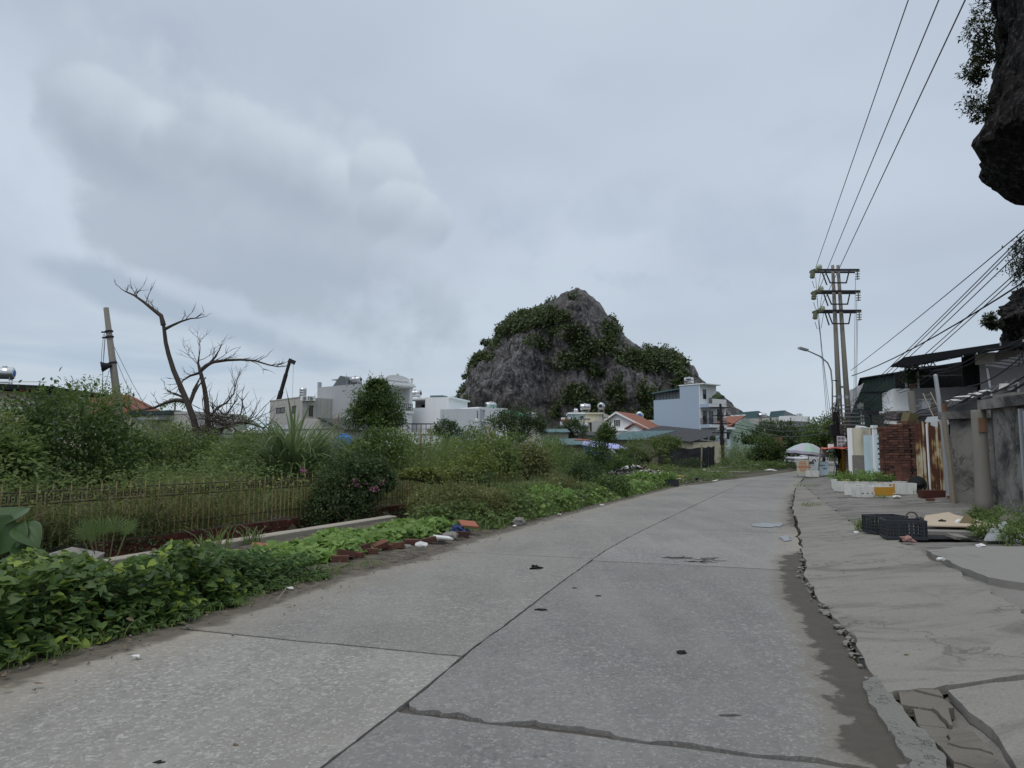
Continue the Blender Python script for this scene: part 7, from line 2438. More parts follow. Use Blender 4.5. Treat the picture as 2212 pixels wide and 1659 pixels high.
field('verge_grass', 'blade_grass', 5200, lambda rg: ((lambda y: (edge_in(y) + .05 - .9 * rg.random(), y))(14 + 32 * rg.random())), .1, .4, .014, 89, .5, .3, zfn=lambda x, y: .02)
field('verge_grass', 'blade_grass', 1500, lambda rg: ((lambda y: (edge_in(y) + .16 - .5 * rg.random(), y))(3.4 + 7 * rg.random())), .04, .16, .008, 90, .6, .3, zfn=lambda x, y: .015)
for k, (u, v, hh, lab) in enumerate(((470, 1200, .75, 'long bright grass tuft beside the concrete beam'), (430, 1205, .5, 'shorter grass tuft left beside the concrete beam'), (540, 1180, .55, 'grass tuft against the beam middle'))):
 c = G(u, v, .05)
 tuft('grass_tuft', lab, tuple(c), 40, hh, .02, .18, 'blade_grass', 91 + k, .5, .4)
for k, (u, v, hh, rad, lab) in enumerate(((1062, 1085, 1.05, .55, 'left of two fountain grass tufts behind the olive bush'), (1150, 1082, 1.1, .5, 'right of two fountain grass tufts behind the olive bush'),
(1238, 1070, .85, .4, 'small fountain grass tuft near the rubbish heap'))):
 c = G(u, v, .05)
 tuft('fountain_grass', lab, tuple(c), 520, hh, .02, rad, 'blade_grass', 95 + k, .65, .5)
c = G(1005, 1128, .05)
bush('olive_bush', 'rounded olive green bush on the verge beyond the gourd vine', tuple(c), [((c.x - .1, c.y + .3, .40), (.85, .9, .42)), ((c.x - .65, c.y + .8, .38), (.7, .7, .42)), ((c.x + .45, c.y + 1.1, .36), (.7, .9, .38))], 'leaf_olive', .07, .4, 'oval', 101, 'bushes on the verge', clumps=330, per=11, zmin=.03, hollow=.6)
for k, (u, v, h_, r_, mt, lab) in enumerate(((1110, 1112, .55, .7, 'leaf_mid', 'leafy weed mound right of the olive bush'), (1200, 1095, .5, .8, 'leaf_vine', 'pale leafy mound along the verge middle'), (1285, 1078, .4, .7, 'leaf_mid', 'leafy mound below the rubbish heap'),
(1335, 1072, .7, .7, 'leaf_bush', 'darker weed mound left of the black planters'), (950, 1108, .5, .6, 'leaf_vine', 'broad leaf mound at the end of the second beam'), (1395, 1050, .5, .9, 'leaf_vine', 'pale green mound growing in the black planters'))):
 c = G(u, v, .05)
 bush('weed_mound', lab, tuple(c), [((c.x - .2, c.y + .4, h_ * .5), (r_, r_ * 1.1, h_ * .6))], mt, .10, .6, 'oval', 110 + k, 'bushes on the verge', clumps=170, per=10, zmin=.03, hollow=.6)
c = P(762, 1100, 17.0)
bo = bush('bougainvillea', 'bougainvillea shrub with pink flowers spilling over the fence', (c.x, 17, 0), [((c.x, 17, .85), (.72, .6, .72)), ((c.x - .25, 16.6, .3), (.75, .6, .55)), ((c.x + .45, 17.3, .9), (.45, .5, .45))], 'leaf_dark', .075, .5, 'oval', 121, None, clumps=330, per=13, zmin=-.6, hollow=.6)
rg = np.random.default_rng(5)
for k, (u, v, n) in enumerate(((660, 1015, 16), (768, 1046, 18), (806, 1055, 20), (825, 1042, 8), (726, 1092, 8))):
 c = P(u, v, 16.3)
 C = np.array(c) + rg.normal(size=(n, 3)) * np.array([.06, .06, .05])
 v_, f_ = leaf_arrays(C, rg.normal(size=(n, 3)), rg.normal(size=(n, 3)), np.full(n, .055), np.full(n, .045), 'quad')
 link_mesh('flower', leaf_mesh('flower', v_ - np.array(world_loc(bo)), f_), 'petal', bo)['kind'] = 'stuff'
c = P(985, 1040, 20)
bush('fence_vine', 'yellow green vine heaped over the far fence end', (c.x, 20, .1), [((c.x, 20, .72), (.95, .6, .55)), ((c.x + .55, 20.8, 1.15), (.55, .5, .5)), ((c.x - .9, 19.2, .98), (.7, .25, .14))], 'leaf_yellow', .08, .6, 'oval', 122, None, clumps=190, per=10, zmin=0)
bush('fence_creeper', 'dark creeper under the yellow vine at the fence end', (c.x + .3, 20.2, .1), [((c.x + .3, 19.9, .5), (.9, .5, .55))], 'leaf_dark', .08, .5, 'oval', 123, None, clumps=210, per=10, zmin=-.2)
VV = []
rg = np.random.default_rng(9)
pts_ = []
for k in range(260):
 y = 10 + 8.5 * rg.random()
 pts_.append((XW(y) + .05, y, .95 + .12 * mnoise.noise(Vector((y * 2, 0, 0))) - (.5 * rg.random() ** 3)))
C = np.array(pts_)
v_, f_ = leaf_arrays(C, rg.normal(size=C.shape), rg.normal(size=C.shape) * .5 + np.array([0, -.5, .8]), np.full(len(C), .075), np.full(len(C), .06), 'oval')
tag(link_mesh('fence_creeper_leaves', leaf_mesh('fence_creeper_leaves', v_, f_), 'leaf_yellow'), kind='stuff')
for mt_, n_, y0_, y1_, z0_, z1_, nm_ in (('leaf_olive', 1500, 9.4, 14.5, .15, 1.0, 'fence_weeds'), ('leaf_dark', 1300, 9.4, 13, 0, .55, 'fence_foot_weeds'), ('leaf_olive', 900, 14, 21, .15, .8, 'fence_weeds')):
 C = np.array([(XW(y) + .02 + .14 * rg.random(), y, z0_ + (z1_ - z0_) * rg.random() ** 1.4) for y in y0_ + (y1_ - y0_) * rg.random(n_) if mnoise.noise(Vector((y * 1.5, n_, 0))) > -.15])
 v_, f_ = leaf_arrays(C, rg.normal(size=C.shape), rg.normal(size=C.shape) * .6 + np.array([0, -.5, .8]), np.full(len(C), .055), np.full(len(C), .03), 'oval')
 tag(link_mesh(nm_, leaf_mesh(nm_, v_, f_), mt_), kind='stuff')
tw = MB()
rq = random.Random(3)
for k in range(130):
 y = rq.uniform(9.5, 15)
 a = Vector((XW(y) + rq.uniform(-.05, .12), y, rq.uniform(.5, 1.0)))
 tw.tube([a, a + Vector((rq.uniform(-.1, .15), rq.uniform(-.3, .3), rq.uniform(-.25, .1))), a + Vector((rq.uniform(-.1, .2), rq.uniform(-.5, .5), rq.uniform(-.5, .1)))], .004, 3)
tag(tw.build('dry_creeper', 'blade_dry'), kind='stuff')
c = G(15, 1290, .05)
t = thing('taro_plant', 'elephant ear plant with huge leaves at the left edge', 'plant', (c.x - .05, c.y, .05))
for k, (dr_, nr_, ln, w, hh, ox) in enumerate((((-.35, -.35, -.8), (.25, -.9, .3), .36, .26, .78, .12), ((.75, -.3, -.45), (.2, -.6, .75), .30, .17, .72, .2), ((.25, -.35, -.85), (.5, -.8, .2), .30, .16, .56, .25),
((-.8, -.2, -.5), (-.1, -.6, .7), .36, .26, .70, -.1), ((.1, .6, .4), (0, -.5, .8), .32, .24, .80, .0))):
 def fn(s, q):
  x = s * 1.18 - .18
  half = (math.sin(math.pi * min(1, (s * .92 + .06))) ** .75) * (1 - .45 * s)
  y = (q - .5) * 2 * half * .62
  notch = -.14 * (1 - abs(q - .5) * 2) * max(0, 1 - s * 5)
  z = .42 * abs(y) - .2 * x * x + .012 * math.sin(q * 22)
  return Vector(((x - notch) * ln, y * w * 1.7, z * ln))
 m_ = MB().grid(fn, 14, 10)
 ax = Vector(dr_).normalized()
 nn_ = Vector(nr_)
 nn_ = (nn_ - ax * nn_.dot(ax)).normalized()
 sd_ = nn_.cross(ax)
 b = Vector((ox, -.05, hh))
 m_.v = [tuple(ax * p[0] + sd_ * p[1] + nn_ * p[2] + b) for p in m_.v]
 m_.build('leaf', 'leaf_taro', t, True, True)
 MB().tube([(0, 0, 0), (b.x * .4, b.y * .4, hh * .6), tuple(b)], [.018, .014, .01], 6).build('stalk', 'stem', t, True)
c = P(232, 1165, 10.0)
t = thing('fan_palm', 'small fan palm sprouting before the fence', 'palm', (c.x, 10, -.3))
rg = random.Random(6)
for k in range(9):
 a, e_ = rg.uniform(0, 6.28), rg.uniform(.4, 1.2)
 b = Vector((math.cos(a) * .28 * math.cos(e_) * 1.5, math.sin(a) * .28 * math.cos(e_) * 1.5, .45 + .35 * math.sin(e_)))
 dirn = b.normalized()
 MB().tube([(0, 0, 0), tuple(b)], [.012, .007], 4).build('stalk', 'stem', t, True)
 m_ = MB()
 sd = dirn.cross(Vector((0, 0, 1))).normalized()
 for q in range(13):
  th = -1.25 + 2.5 * q / 12
  d_ = (dirn * math.cos(th) + sd * math.sin(th)).normalized()
  tip = b + d_ * .34 - Vector((0, 0, .06))
  w = dirn.cross(d_)
  pp = sd * .014
  m_.add([b, b + d_ * .18 + pp, tip, b + d_ * .18 - pp], [(0, 1, 2, 3)])
 m_.build('leaf', 'leaf_palm', t, True)
# hill shrubs
rg = np.random.default_rng(17)
blobs = [(1095, 705, 42, 26, .95), (1140, 695, 42, 22, .95), (1190, 690, 50, 30, .9), (1210, 720, 45, 28, .8), (1250, 735, 70, 28, .7), (1300, 760, 60, 30, .75), (1350, 775, 60, 22, .8), (1400, 780, 55, 25, .8), (1440, 785, 40, 24, .85),
(1170, 740, 40, 18, .6), (1240, 790, 60, 35, .6), (1300, 810, 80, 35, .55), (1250, 860, 60, 45, .6), (1200, 895, 30, 40, .7), (1290, 890, 70, 40, .6), (1330, 860, 50, 40, .5), (1030, 800, 18, 40, .5), (1005, 880, 20, 45, .6),
(1050, 880, 15, 50, .35), (1320, 715, 20, 25, .8), (1390, 850, 50, 40, .35), (1400, 905, 60, 25, .6), (1065, 745, 25, 15, .5), (1240, 645, 20, 10, .35), (1060, 800, 30, 25, .35), (1460, 830, 40, 20, .4), (1530, 870, 25, 14, .3)]
cand = HILLV.reshape(-1, 3)
cy_, sy_ = math.cos(PITCH), math.sin(PITCH)
rel = cand - np.array([0, 0, HCAM])
fw = rel[:, 1] * cy_ + rel[:, 2] * sy_
uu = CX + FPX * rel[:, 0] / fw
vv_ = CY - FPX * (-rel[:, 1] * sy_ + rel[:, 2] * cy_) / fw
prob = np.zeros(len(cand))
for (u, v, a, b, w) in blobs:
 prob = np.maximum(prob, w * np.exp(-(((uu - u) / a) ** 2 + ((vv_ - v) / b) ** 2)))
nz = np.array([mnoise.fractal(Vector(p) * .11, .8, 2, 3) for p in cand])
keep = (prob + .42 * nz + .08 * (rg.random(len(cand)) - .5) > .49) & (rg.random(len(cand)) < .26)
tips = cand[keep]
size = .7 + 1.9 * rg.random(len(tips)) ** 2
per = 16
rep = np.repeat(tips, per, axis=0)
sz = np.repeat(size, per)
d_ = rg.normal(size=rep.shape)
d_ /= np.linalg.norm(d_, axis=1, keepdims=True)
C = rep + d_ * (sz * (.35 + .65 * rg.random(len(sz))))[:, None] * np.array([1, 1, .85]) + np.array([0, -.6, .5])
l = .55 + .45 * rg.random(len(C))
v_, f_ = leaf_arrays(C, rg.normal(size=C.shape) + d_, rg.normal(size=C.shape) * .5 + np.array([0, -.2, 1.0]) + d_ * .6, l, l * .75, 'quad')
tag(link_mesh('hill_shrubs', leaf_mesh('hill_shrubs', v_, f_), 'leaf_hill'), kind='stuff')
HT = [(1193, 652, 1.9), (1110, 690, 2.6), (1130, 683, 2.0), (1150, 684, 2.2), (1060, 742, 2.0), (1048, 740, 1.5), (1312, 690, 1.7), (1325, 705, 1.4), (1396, 752, 1.9), (1430, 756, 2.6), (1447, 762, 1.8), (1008, 815, 1.4), (996, 850, 1.4), (993, 880, 1.6), (1225, 640, 1.2), (1258, 640, 1.2), (1272, 648, 1.1), (1354, 742, 1.2), (1092, 703, 1.8), (1171, 672, 1.8)]
names = ['on the shoulder left of the summit', 'at the left end of the upper shrub belt', 'second along the upper shrub belt', 'third along the upper shrub belt', 'on the left slope edge', 'lowest on the upper left slope edge', 'right below the rocky summit', 'lower right below the rocky summit',
'at the start of the right shoulder', 'biggest on the right shoulder', 'at the end of the right shoulder', 'high on the left flank edge', 'midway on the left flank edge', 'low on the left flank edge', 'on the left of the very summit', 'on the right of the very summit', 'just down the right side of the summit', 'alone on the right slope', 'at the outer edge of the left belt', 'between upper belt and summit shoulder']
for k, ((u, v, r_), nm) in enumerate(zip(HT, names)):
 c = P(u, v, YR - 1.5)
 tree('hill_tree', 'small dark tree on the hill, ' + nm, 'tree', (c.x, c.y, c.z - r_ * 1.5), [((c.x, c.y, c.z), (r_, r_, r_ * .85)), ((c.x + r_ * .7, c.y, c.z - r_ * .6), (r_ * .7, r_ * .7, r_ * .6))], .12, 'leaf_hill', .6, .7, 'quad', 200 + k, 'trees on the hill outline', clumps=34, per=9)
for k, (u, v, d, r_, lab) in enumerate(((2112, 62, 43, 1.1, 'hanging shrub highest on the overhanging cliff'), (2100, 150, 43, .8, 'hanging shrub in the middle of the overhanging cliff'), (2105, 225, 43, 1.0, 'leafy shrub lowest on the overhanging cliff'), (2140, 5, 43, 1.2, 'shrub at the top edge of the overhanging cliff'),
(2120, 110, 43, .8, 'small shrub between the upper cliff shrubs'), (2200, 575, 83, 2.0, 'dark tree standing on the rock spur'), (2212, 540, 83, 1.8, 'upper dark tree above the rock spur'), (2138, 690, 83, 1.0, 'little shrub sticking out of the rock spur'))):
 c = P(u, v, d)
 bush('cliff_shrub', lab, (c.x + r_ * .9, c.y, c.z - r_ * .4), [(tuple(c), (r_ * .7, r_, r_ * 1.0)), ((c.x + r_ * .5, c.y, c.z - r_ * .7), (r_ * .6, r_ * .8, r_ * .6))], 'leaf_cliff', .22 if d < 60 else .4, .4, 'quad', 240 + k, 'shrubs on the cliffs', clumps=60, per=8, hollow=.2)
c = POT[1]
t = thing('pot_plant', 'dark potted shrub on the mauve terrace parapet', 'pot plant', (c[0], c[1], c[2] - .5))
MB().lathe((0, 0, -.0), (0, 0, 1), [(0, .15), (.25, .2), (.28, .2)], 10).build('pot', 'rust_board', t, True)
make_crown('foliage', t, 'leaf_dark', (c[0], c[1], c[2] + .15), (.5, .45, .5), 90, 9, .16, .4, 'quad', 777)
# ditch beam, foot wall and fence
dr = random.Random(21)
def along(fx, y0, y1, n):
 return [Vector((fx(y0 + (y1 - y0) * i / n), y0 + (y1 - y0) * i / n, 0)) for i in range(n + 1)]
def beam(y0, y1, zt, label, off=0.0, w=.24, zb=-.75):
 m = MB()
 P0, P1 = Vector((XB(y0) + off, y0, 0)), Vector((XB(y1) + off, y1, 0))
 n = 14
 vs, fs = [], []
 for i in range(n + 1):
  q = P0.lerp(P1, i / n)
  j = lambda s: .012 * mnoise.noise(Vector((q.x * 3 + s, q.y * 3, s)))
  vs += [(q.x - w + j(1), q.y + .1, zb), (q.x + j(2), q.y, zb), (q.x + j(3), q.y, zt - .015 + j(4)), (q.x - .02 + j(3), q.y, zt + j(4)), (q.x - w + .02 + j(5), q.y + .1, zt + j(6)), (q.x - w + j(5), q.y + .1, zt - .015 + j(6))]
 k = 6
 for i in range(n):
  for a in range(k):
   b = (a + 1) % k
   fs.append((i * k + a, i * k + b, (i + 1) * k + b, (i + 1) * k + a))
 fs += [tuple(range(k - 1, -1, -1)), tuple(n * k + a for a in range(k))]
 m.add(vs, fs)
 return m.single('ditch_beam', 'concrete_beam', label, 'concrete beam', 'concrete beams along the ditch')
beam(8.4, 16.1, .16, 'long concrete beam along the ditch beside the gourd vine')
beam(17.3, 22.5, .12, 'second concrete beam end beyond the gap')
c = G(140, 1200, .1)
m = MB()
m.prism([G(75, 1215, .10), G(95, 1262, .0) + Vector((0, 0, .0)), G(160, 1245, .05), G(222, 1206, .16), G(150, 1193, .16)], (0, .05, .07))
m.single('broken_slab', 'concrete_pad', 'broken slab of pale concrete beside the elephant ear plant', 'concrete slab')
fw_ = thing('foot_wall', 'dark red brick foot wall under the iron fence', 'wall', (XW(15), 15, -.75))
BL, BHh = .24, .085
bme = MB().box(-BL / 2 + .006, BL / 2 - .006, -.06, .06, .004, BHh - .004).mesh('brick')
bme.materials.append(M('brick_dark'))
ang = math.atan2(1, .426)
e2 = Vector((.426, 1)).normalized()
cnt = 0
L0 = 0.0
y = 9.0
rows = 5
pos_ = []
for j in range(rows):
 s = 0.0
 while s < 15.6:
  q = Vector((XW(10.2), 10.2)) + e2 * (s + (.12 if j % 2 else 0))
  pos_.append((q, j))
  s += BL
pos_.sort(key=lambda p: p[0].y)
sel = [p for p in pos_ if p[0].y > 11.6]
restm = MB()
rot = Matrix.Rotation(ang, 3, 'Z')
for q, j in sel:
 z = .10 - (rows - j) * BHh
 if cnt < 290:
  o = bpy.data.objects.new('brick', bme)
  COL.objects.link(o)
  o.parent = fw_
  o.location = (q.x - fw_.location.x + dr.uniform(-.008, .008), q.y - fw_.location.y, z - fw_.location.z)
  o.rotation_euler = (0, 0, ang)
  cnt += 1
 else:
  restm.obox((q.x, q.y, z + BHh / 2), (BL - .012, .12, BHh - .008), rot)
tag(restm.build('brick_mass', 'brick_dark', fw_), kind='stuff')
a, b = Vector((XW(9), 9)), Vector((XW(25), 25))
nb = Vector((e2.y, -e2.x))
for z0, z1, w in ((-.78, .10, -.05), (-.78, -.33, .04)):
 MB().hull8([(*(a + nb * w), z0), (*(b + nb * w), z0), (*(b - nb * .25), z0), (*(a - nb * .25), z0)], [(*(a + nb * w), z1), (*(b + nb * w), z1), (*(b - nb * .25), z1), (*(a - nb * .25), z1)]).build('core', 'brick_dark' if w > 0 else 'mortar', fw_)
fence = thing('iron_fence', 'rusty yellow iron bar fence with square ornaments over the ditch', 'fence', (XW(15), 15, .1))
fz0, fz1 = .11, 1.0
s = 0.0
st = Vector((XW(9.6), 9.6)) - nb * .08
Lf = 14.6
bar_m = MB().box(-.0075, .0075, -.0075, .0075, 0, .84).mesh('bar')
bar_m.materials.append(M('fence_bar'))
bar_t = MB().box(-.0075, .0075, -.0075, .0075, 0, .96).add([(-.014, 0, .96), (.014, 0, .96), (0, 0, 1.02), (0, .012, .96)], [(0, 1, 2), (1, 3, 2), (3, 0, 2)]).mesh('bar')
bar_t.materials.append(M('fence_bar'))
k = 0
while s < Lf:
 q = st + e2 * s
 o = bpy.data.objects.new('bar', bar_t if k % 2 == 0 else bar_m)
 COL.objects.link(o)
 o.parent = fence
 o.location = (q.x - fence.location.x, q.y - fence.location.y, fz0 - fence.location.z + dr.uniform(-.015, .01))
 o.rotation_euler = (dr.uniform(-.03, .03), dr.uniform(-.03, .03), ang)
 s += .135
 k += 1
for z in (.30, .80, .99):
 a, b = st, st + e2 * Lf
 MB().tube([(a.x, a.y, z), (b.x, b.y, z)], .011, 4).build('rail', 'fence_iron', fence)
fr_ = MB()
for (x0, x1, z0, z1) in ((-.045, .045, .0, .012), (-.045, .045, .098, .11), (-.045, -.033, .012, .098), (.033, .045, .012, .098)):
 fr_.box(x0, x1, -.008, .008, z0, z1)
orn = fr_.box(-.014, .014, -.006, .006, .04, .07).mesh('ornament')
orn.materials.append(M('fence_iron'))
s = .0675
while s < Lf:
 q = st + e2 * s
 o = bpy.data.objects.new('ornament', orn)
 COL.objects.link(o)
 o.parent = fence
 o.location = (q.x - fence.location.x, q.y - fence.location.y, .84 - fence.location.z)
 o.rotation_euler = (0, 0, ang)
 s += .135
c = P(931, 1052, 21.6)
MB().obox(c, (.42, .02, .22), rotm(-.2, .15, .2)).single('cardboard', 'plywood', 'pale cardboard piece behind the far end of the fence', 'cardboard')
# leaning pole with loudspeaker
pdx = 25.0
b, tp = P(263, 940, pdx), P(229, 665, pdx)
b0 = b + (b - tp) * ((b.z) / (tp.z - b.z))
t = thing('leaning_pole', 'leaning concrete pole with iron bands at the left', 'pole', (b0.x, pdx, 0))
MB().tube([b0, b0.lerp(tp, .5), tp], [.18, .135, .085], 12).build('shaft', 'concrete_pole', t, smooth=True)
for v in (718, 730, 786):
 k = (975.5 - v) / (975.5 - 665)
 q = b.lerp(tp, (P(240, v, pdx).z - b.z) / (tp.z - b.z))
 MB().lathe(q, (tp - b), [(0, .12), (.01, .14), (.06, .14), (.07, .12)], 10).build('band', 'iron', t)
 MB().obox(q + Vector((-.17, -.05, 0)), (.14, .05, .05)).build('bracket', 'iron', t)
q = P(237, 793, pdx - .1)
MB().lathe(q + Vector((.08, 0, .06)), (-1, -.5, -.25), [(0, .05), (.12, .09), (.28, .17), (.34, .2)], 12, False).build('horn', 'black_cloth', t)
for (u0, v0, u1, v1) in ((226, 720, 222, 905), (228, 724, 220, 880), (224, 722, 219, 800), (236, 800, 222, 865)):
 MB().tube([P(u0, v0, pdx - .1), P((u0 + u1) / 2 - 2, (v0 + v1) / 2, pdx - .1), P(u1, v1, pdx - .1)], .008, 4).build('loose_wire', 'cable', t)
for (u0, v0, u1, v1) in ((241, 738, 330, 905), (243, 760, 300, 880)):
 MB().tube([P(u0, v0, pdx), P((u0 + u1) / 2, (v0 + v1) / 2 + 6, pdx + .3), P(u1, v1, pdx + .6)], .009, 4).build('guy_wire', 'wire', t)
q = P(248, 948, pdx - .2)
MB().obox((q.x, q.y, q.z - .2), (.1, .1, 1.2)).single('marker_post', 'concrete_grey', 'short pale post against the leaning pole foot', 'post')
t = thing('street_lamp', 'dark lamp head on a thin arm above the big left shrub', 'street lamp', (P(70, 930, 30).x, 30, 0))
MB().tube([(0, 0, 0), (0, 0, P(70, 880, 30).z), (-.3, 0, P(60, 868, 30).z), tuple(P(38, 862, 30) - Vector((t.location.x, 30, -30 + 30)) + Vector((0, 0, 0)) if False else (P(38, 862, 30).x - t.location.x, 0, P(38, 862, 30).z))], .03, 6).build('arm', 'galv', t, True)
MB().obox((P(32, 860, 30).x - t.location.x, 0, P(32, 860, 30).z), (.5, .16, .08), rotm(0, .25, 0)).build('lamp_head', 'iron', t, True)
# dead tree
td = 30.0
base = P(432, 955, td)
base.z = .1
t = thing('dead_tree', 'bare dead tree with two trunks and twisted branches', 'tree', (base.x, td, .1))
trr = random.Random(77)
trunk, limbs_, twigs = MB(), MB(), MB()
def px_path(mb, pts, r0, r1, d=td, n=8, dy=0.0):
 Q = [P(u, v, d + dy * i) for i, (u, v) in enumerate(pts)]
 m_ = len(Q)
 mb.tube(Q, [r0 + (r1 - r0) * (i / (m_ - 1)) ** .8 for i in range(m_)], n)
 return Q
def twig(p, d, L, r, depth):
 q = p
 pts = [q]
 dd = d.copy()
 for i in range(4):
  dd = (dd + Vector((trr.uniform(-.35, .35), trr.uniform(-.3, .3), trr.uniform(-.25, .35)))).normalized()
  q = q + dd * L / 4
  pts.append(q)
 (limbs_ if r > .02 else twigs).tube(pts, [r, r * .85, r * .7, r * .5, r * .25], 5 if r > .02 else 4)
 if depth > 0:
  for k in range(trr.choice((2, 3, 3))):
   i = trr.randrange(1, 5)
   nd = (dd + Vector((trr.uniform(-1, 1), trr.uniform(-.7, .7), trr.uniform(-.4, .9)))).normalized()
   twig(pts[i], nd, L * trr.uniform(.45, .75), r * .55, depth - 1)
def sprout(Q, start, every, L, r, depth=1):
 for i in range(start, len(Q) - 1, every):
  d = (Q[i + 1] - Q[i]).normalized()
  for k in range(2):
   nd = (d * .7 + Vector((trr.uniform(-.8, .8), trr.uniform(-.6, .6), trr.uniform(-.2, .9)))).normalized()
   twig(Q[i].lerp(Q[i + 1], trr.random()), nd, L * trr.uniform(.5, 1.1), r, depth)
 d = (Q[-1] - Q[-2]).normalized()
 twig(Q[-1], d, L * .8, r, depth)
A1 = px_path(trunk, [(437, 975), (425, 935), (418, 905), (405, 870), (390, 835), (375, 800), (364, 765), (358, 740), (355, 715), (353, 700)], .17, .07)
B1 = px_path(limbs_, [(353, 702), (348, 682), (330, 668), (310, 652), (290, 638), (270, 629)], 0.117, 0.026)
sprout(B1, 1, 1, .8, .022, 1)
B2 = px_path(limbs_, [(354, 712), (372, 703), (392, 694), (412, 688), (430, 687)], 0.078, 0.019)
sprout(B2, 2, 1, .7, .018, 1)
B3 = px_path(limbs_, [(402, 866), (380, 864), (358, 870), (335, 880), (312, 885), (290, 888), (270, 880)], 0.098, 0.019)
sprout(B3, 1, 1, .9, .022, 1)
B4 = px_path(limbs_, [(410, 880), (395, 858), (378, 850), (368, 848)], 0.078, 0.026)
sprout(B4, 1, 1, .7, .016, 1)
A2 = px_path(trunk, [(452, 975), (450, 940), (449, 905), (446, 870), (442, 840), (436, 815), (432, 800)], .16, .08, td + .3)
B5 = px_path(limbs_, [(432, 802), (445, 790), (460, 782), (490, 778), (520, 777), (550, 779), (580, 788), (600, 792)], 0.098, 0.023, td + .3)
sprout(B5, 1, 1, .8, .022, 1)
B6 = px_path(limbs_, [(434, 800), (450, 788), (466, 770), (472, 758)], 0.091, 0.026, td + .3)
sprout(B6, 1, 1, .7, .016, 1)
B7 = px_path(limbs_, [(432, 800), (428, 785), (430, 768)], 0.078, 0.026, td + .3)
B8 = px_path(limbs_, [(408, 880), (420, 850), (430, 832), (445, 815)], 0.065, 0.026, td)
sprout(B7, 0, 1, 1.0, .018, 2)
B9 = px_path(limbs_, [(432, 805), (410, 812), (395, 822), (385, 840)], 0.065, 0.019, td + .3)
sprout(B9, 0, 1, .8, .016, 1)
B10 = px_path(limbs_, [(450, 905), (470, 880), (490, 870), (505, 850), (512, 820)], 0.065, 0.016, td + .2)
sprout(B10, 1, 1, .8, .016, 2)
A3 = px_path(trunk, [(455, 975), (468, 945), (482, 925), (500, 915), (520, 912), (545, 916), (570, 925)], .12, .035, td - .4)
sprout(A3, 2, 1, 1.1, .022, 2)
A4 = px_path(trunk, [(430, 965), (405, 968), (392, 978)], .11, .06, td - .6)
trunk.blob(P(448, 945, td) , (.5, .45, .55), .5, 3, 2)
for k in range(46):
 p = P(trr.uniform(430, 535), trr.uniform(895, 950), td - .4 + trr.uniform(-.5, .5))
 twig(p, Vector((trr.uniform(-1, 1), trr.uniform(-.5, .5), trr.uniform(-.2, .8))).normalized(), trr.uniform(.6, 1.5), trr.uniform(.015, .04), 1)
for k in range(5):
 px_path(limbs_, [(408 + k * 2, 868 - k * 6), (425 + k * 3, 838 - k * 8)], .03, .01, td)
trunk.build('trunk', 'dead_wood', t)
tag(limbs_.build('branches', 'dead_wood', t), kind='stuff')
tag(twigs.build('twigs', 'dead_wood', t), kind='stuff')
c = P(742, 947, 34)
t = thing('blue_drum', 'blue plastic water drum half hidden behind weeds', 'drum', (c.x, 34, 0))
MB().lathe((0, 0, 0), (0, 0, 1), [(0, .4), (.05, .44), (.7, .46), (.75, .49), (.8, .46), (1.9, .46), (1.95, .5), (2.0, .46), (c.z, .44), (c.z + .15, .3)], 16).build('body', 'tank_blue', t, True, True)
MB().lathe((0, 0, c.z + .14), (0, 0, 1), [(0, .2), (.08, .2), (.1, .1)], 12).build('lid', 'tank_blue', t, True)
h = House('green_wall', 'short pale green garden wall right of the reeds', 'wall', XD(672, 30), XD(694, 30))
h.box('panel', 'wall_pale', 0, h.L, 0, .2, 0, h.fz(680, 945))
# bricks, tiles and cloth along the left edge
rbm = MB().box(-.11, .11, -.05, .05, 0, .075)
for z in (.02, .045):
 rbm.box(-.112, .112, -.052, .052, z, z + .006)
loose = rbm.mesh('brick')
loose.materials.append(M('brick'))
spots = [(735, 1217, .3, 'first loose red brick at the left end of the brick row'), (748, 1213, .5, 'tilted loose red brick leaning on the first'), (768, 1208, -.2, 'dark loose brick third from the left end'), (785, 1200, .9, 'loose red brick standing on edge beside the vine'),
(800, 1200, .1, 'loose brick half sunk in the verge soil'), (822, 1193, .7, 'red brick with grooves in the row middle'), (832, 1191, .2, 'grooved brick beside the middle one'), (858, 1187, -.4, 'flat brick under the gourd leaves'), (890, 1179, .5, 'small broken brick beyond the middle of the row'),
(930, 1175, .2, 'dull brick towards the far end of the row'), (1000, 1161, .1, 'dark red brick under the blue cloth')]
for k, (u, v, rz, lab) in enumerate(spots):
 c = G(u, v, .02)
 o = link_mesh('loose_brick', loose, None, None, (c.x - .02, c.y + .03, .035 + (.05 if k in (1, 3, 5) else 0)))
 o.scale = (1.15, 1.15, 1.2)
 o.rotation_euler = (dr.uniform(-.3, .3) if k in (1, 3, 5, 8) else 0, dr.uniform(-.35, .2) if k % 2 else .05, rz)
 tag(o, lab, 'brick', 'loose bricks along the left road edge')
for k, (u, v, sx, lab) in enumerate(((670, 1222, .10, 'grey stone at the left end of the brick row'), (795, 1196, .12, 'grey concrete lump behind the grooved bricks'), (910, 1180, .10, 'white lump of plaster beside the brick row'), (948, 1170, .12, 'grey block beside the white foam scrap'),
(972, 1165, .16, 'big grey concrete lump near the blue cloth'), (880, 1185, .09, 'dark lump under the gourd vine'), (1120, 1132, .16, 'grey stone lump under the olive bush'))):
 c = G(u, v, .02)
 MB().blob((c.x, c.y, sx * .4), (sx, sx * .8, sx * .6), .4, 30 + k, 2, flat=.3 * sx).single('stone_lump', 'white_bits' if k == 2 else 'rubble_grey', lab, 'stone')
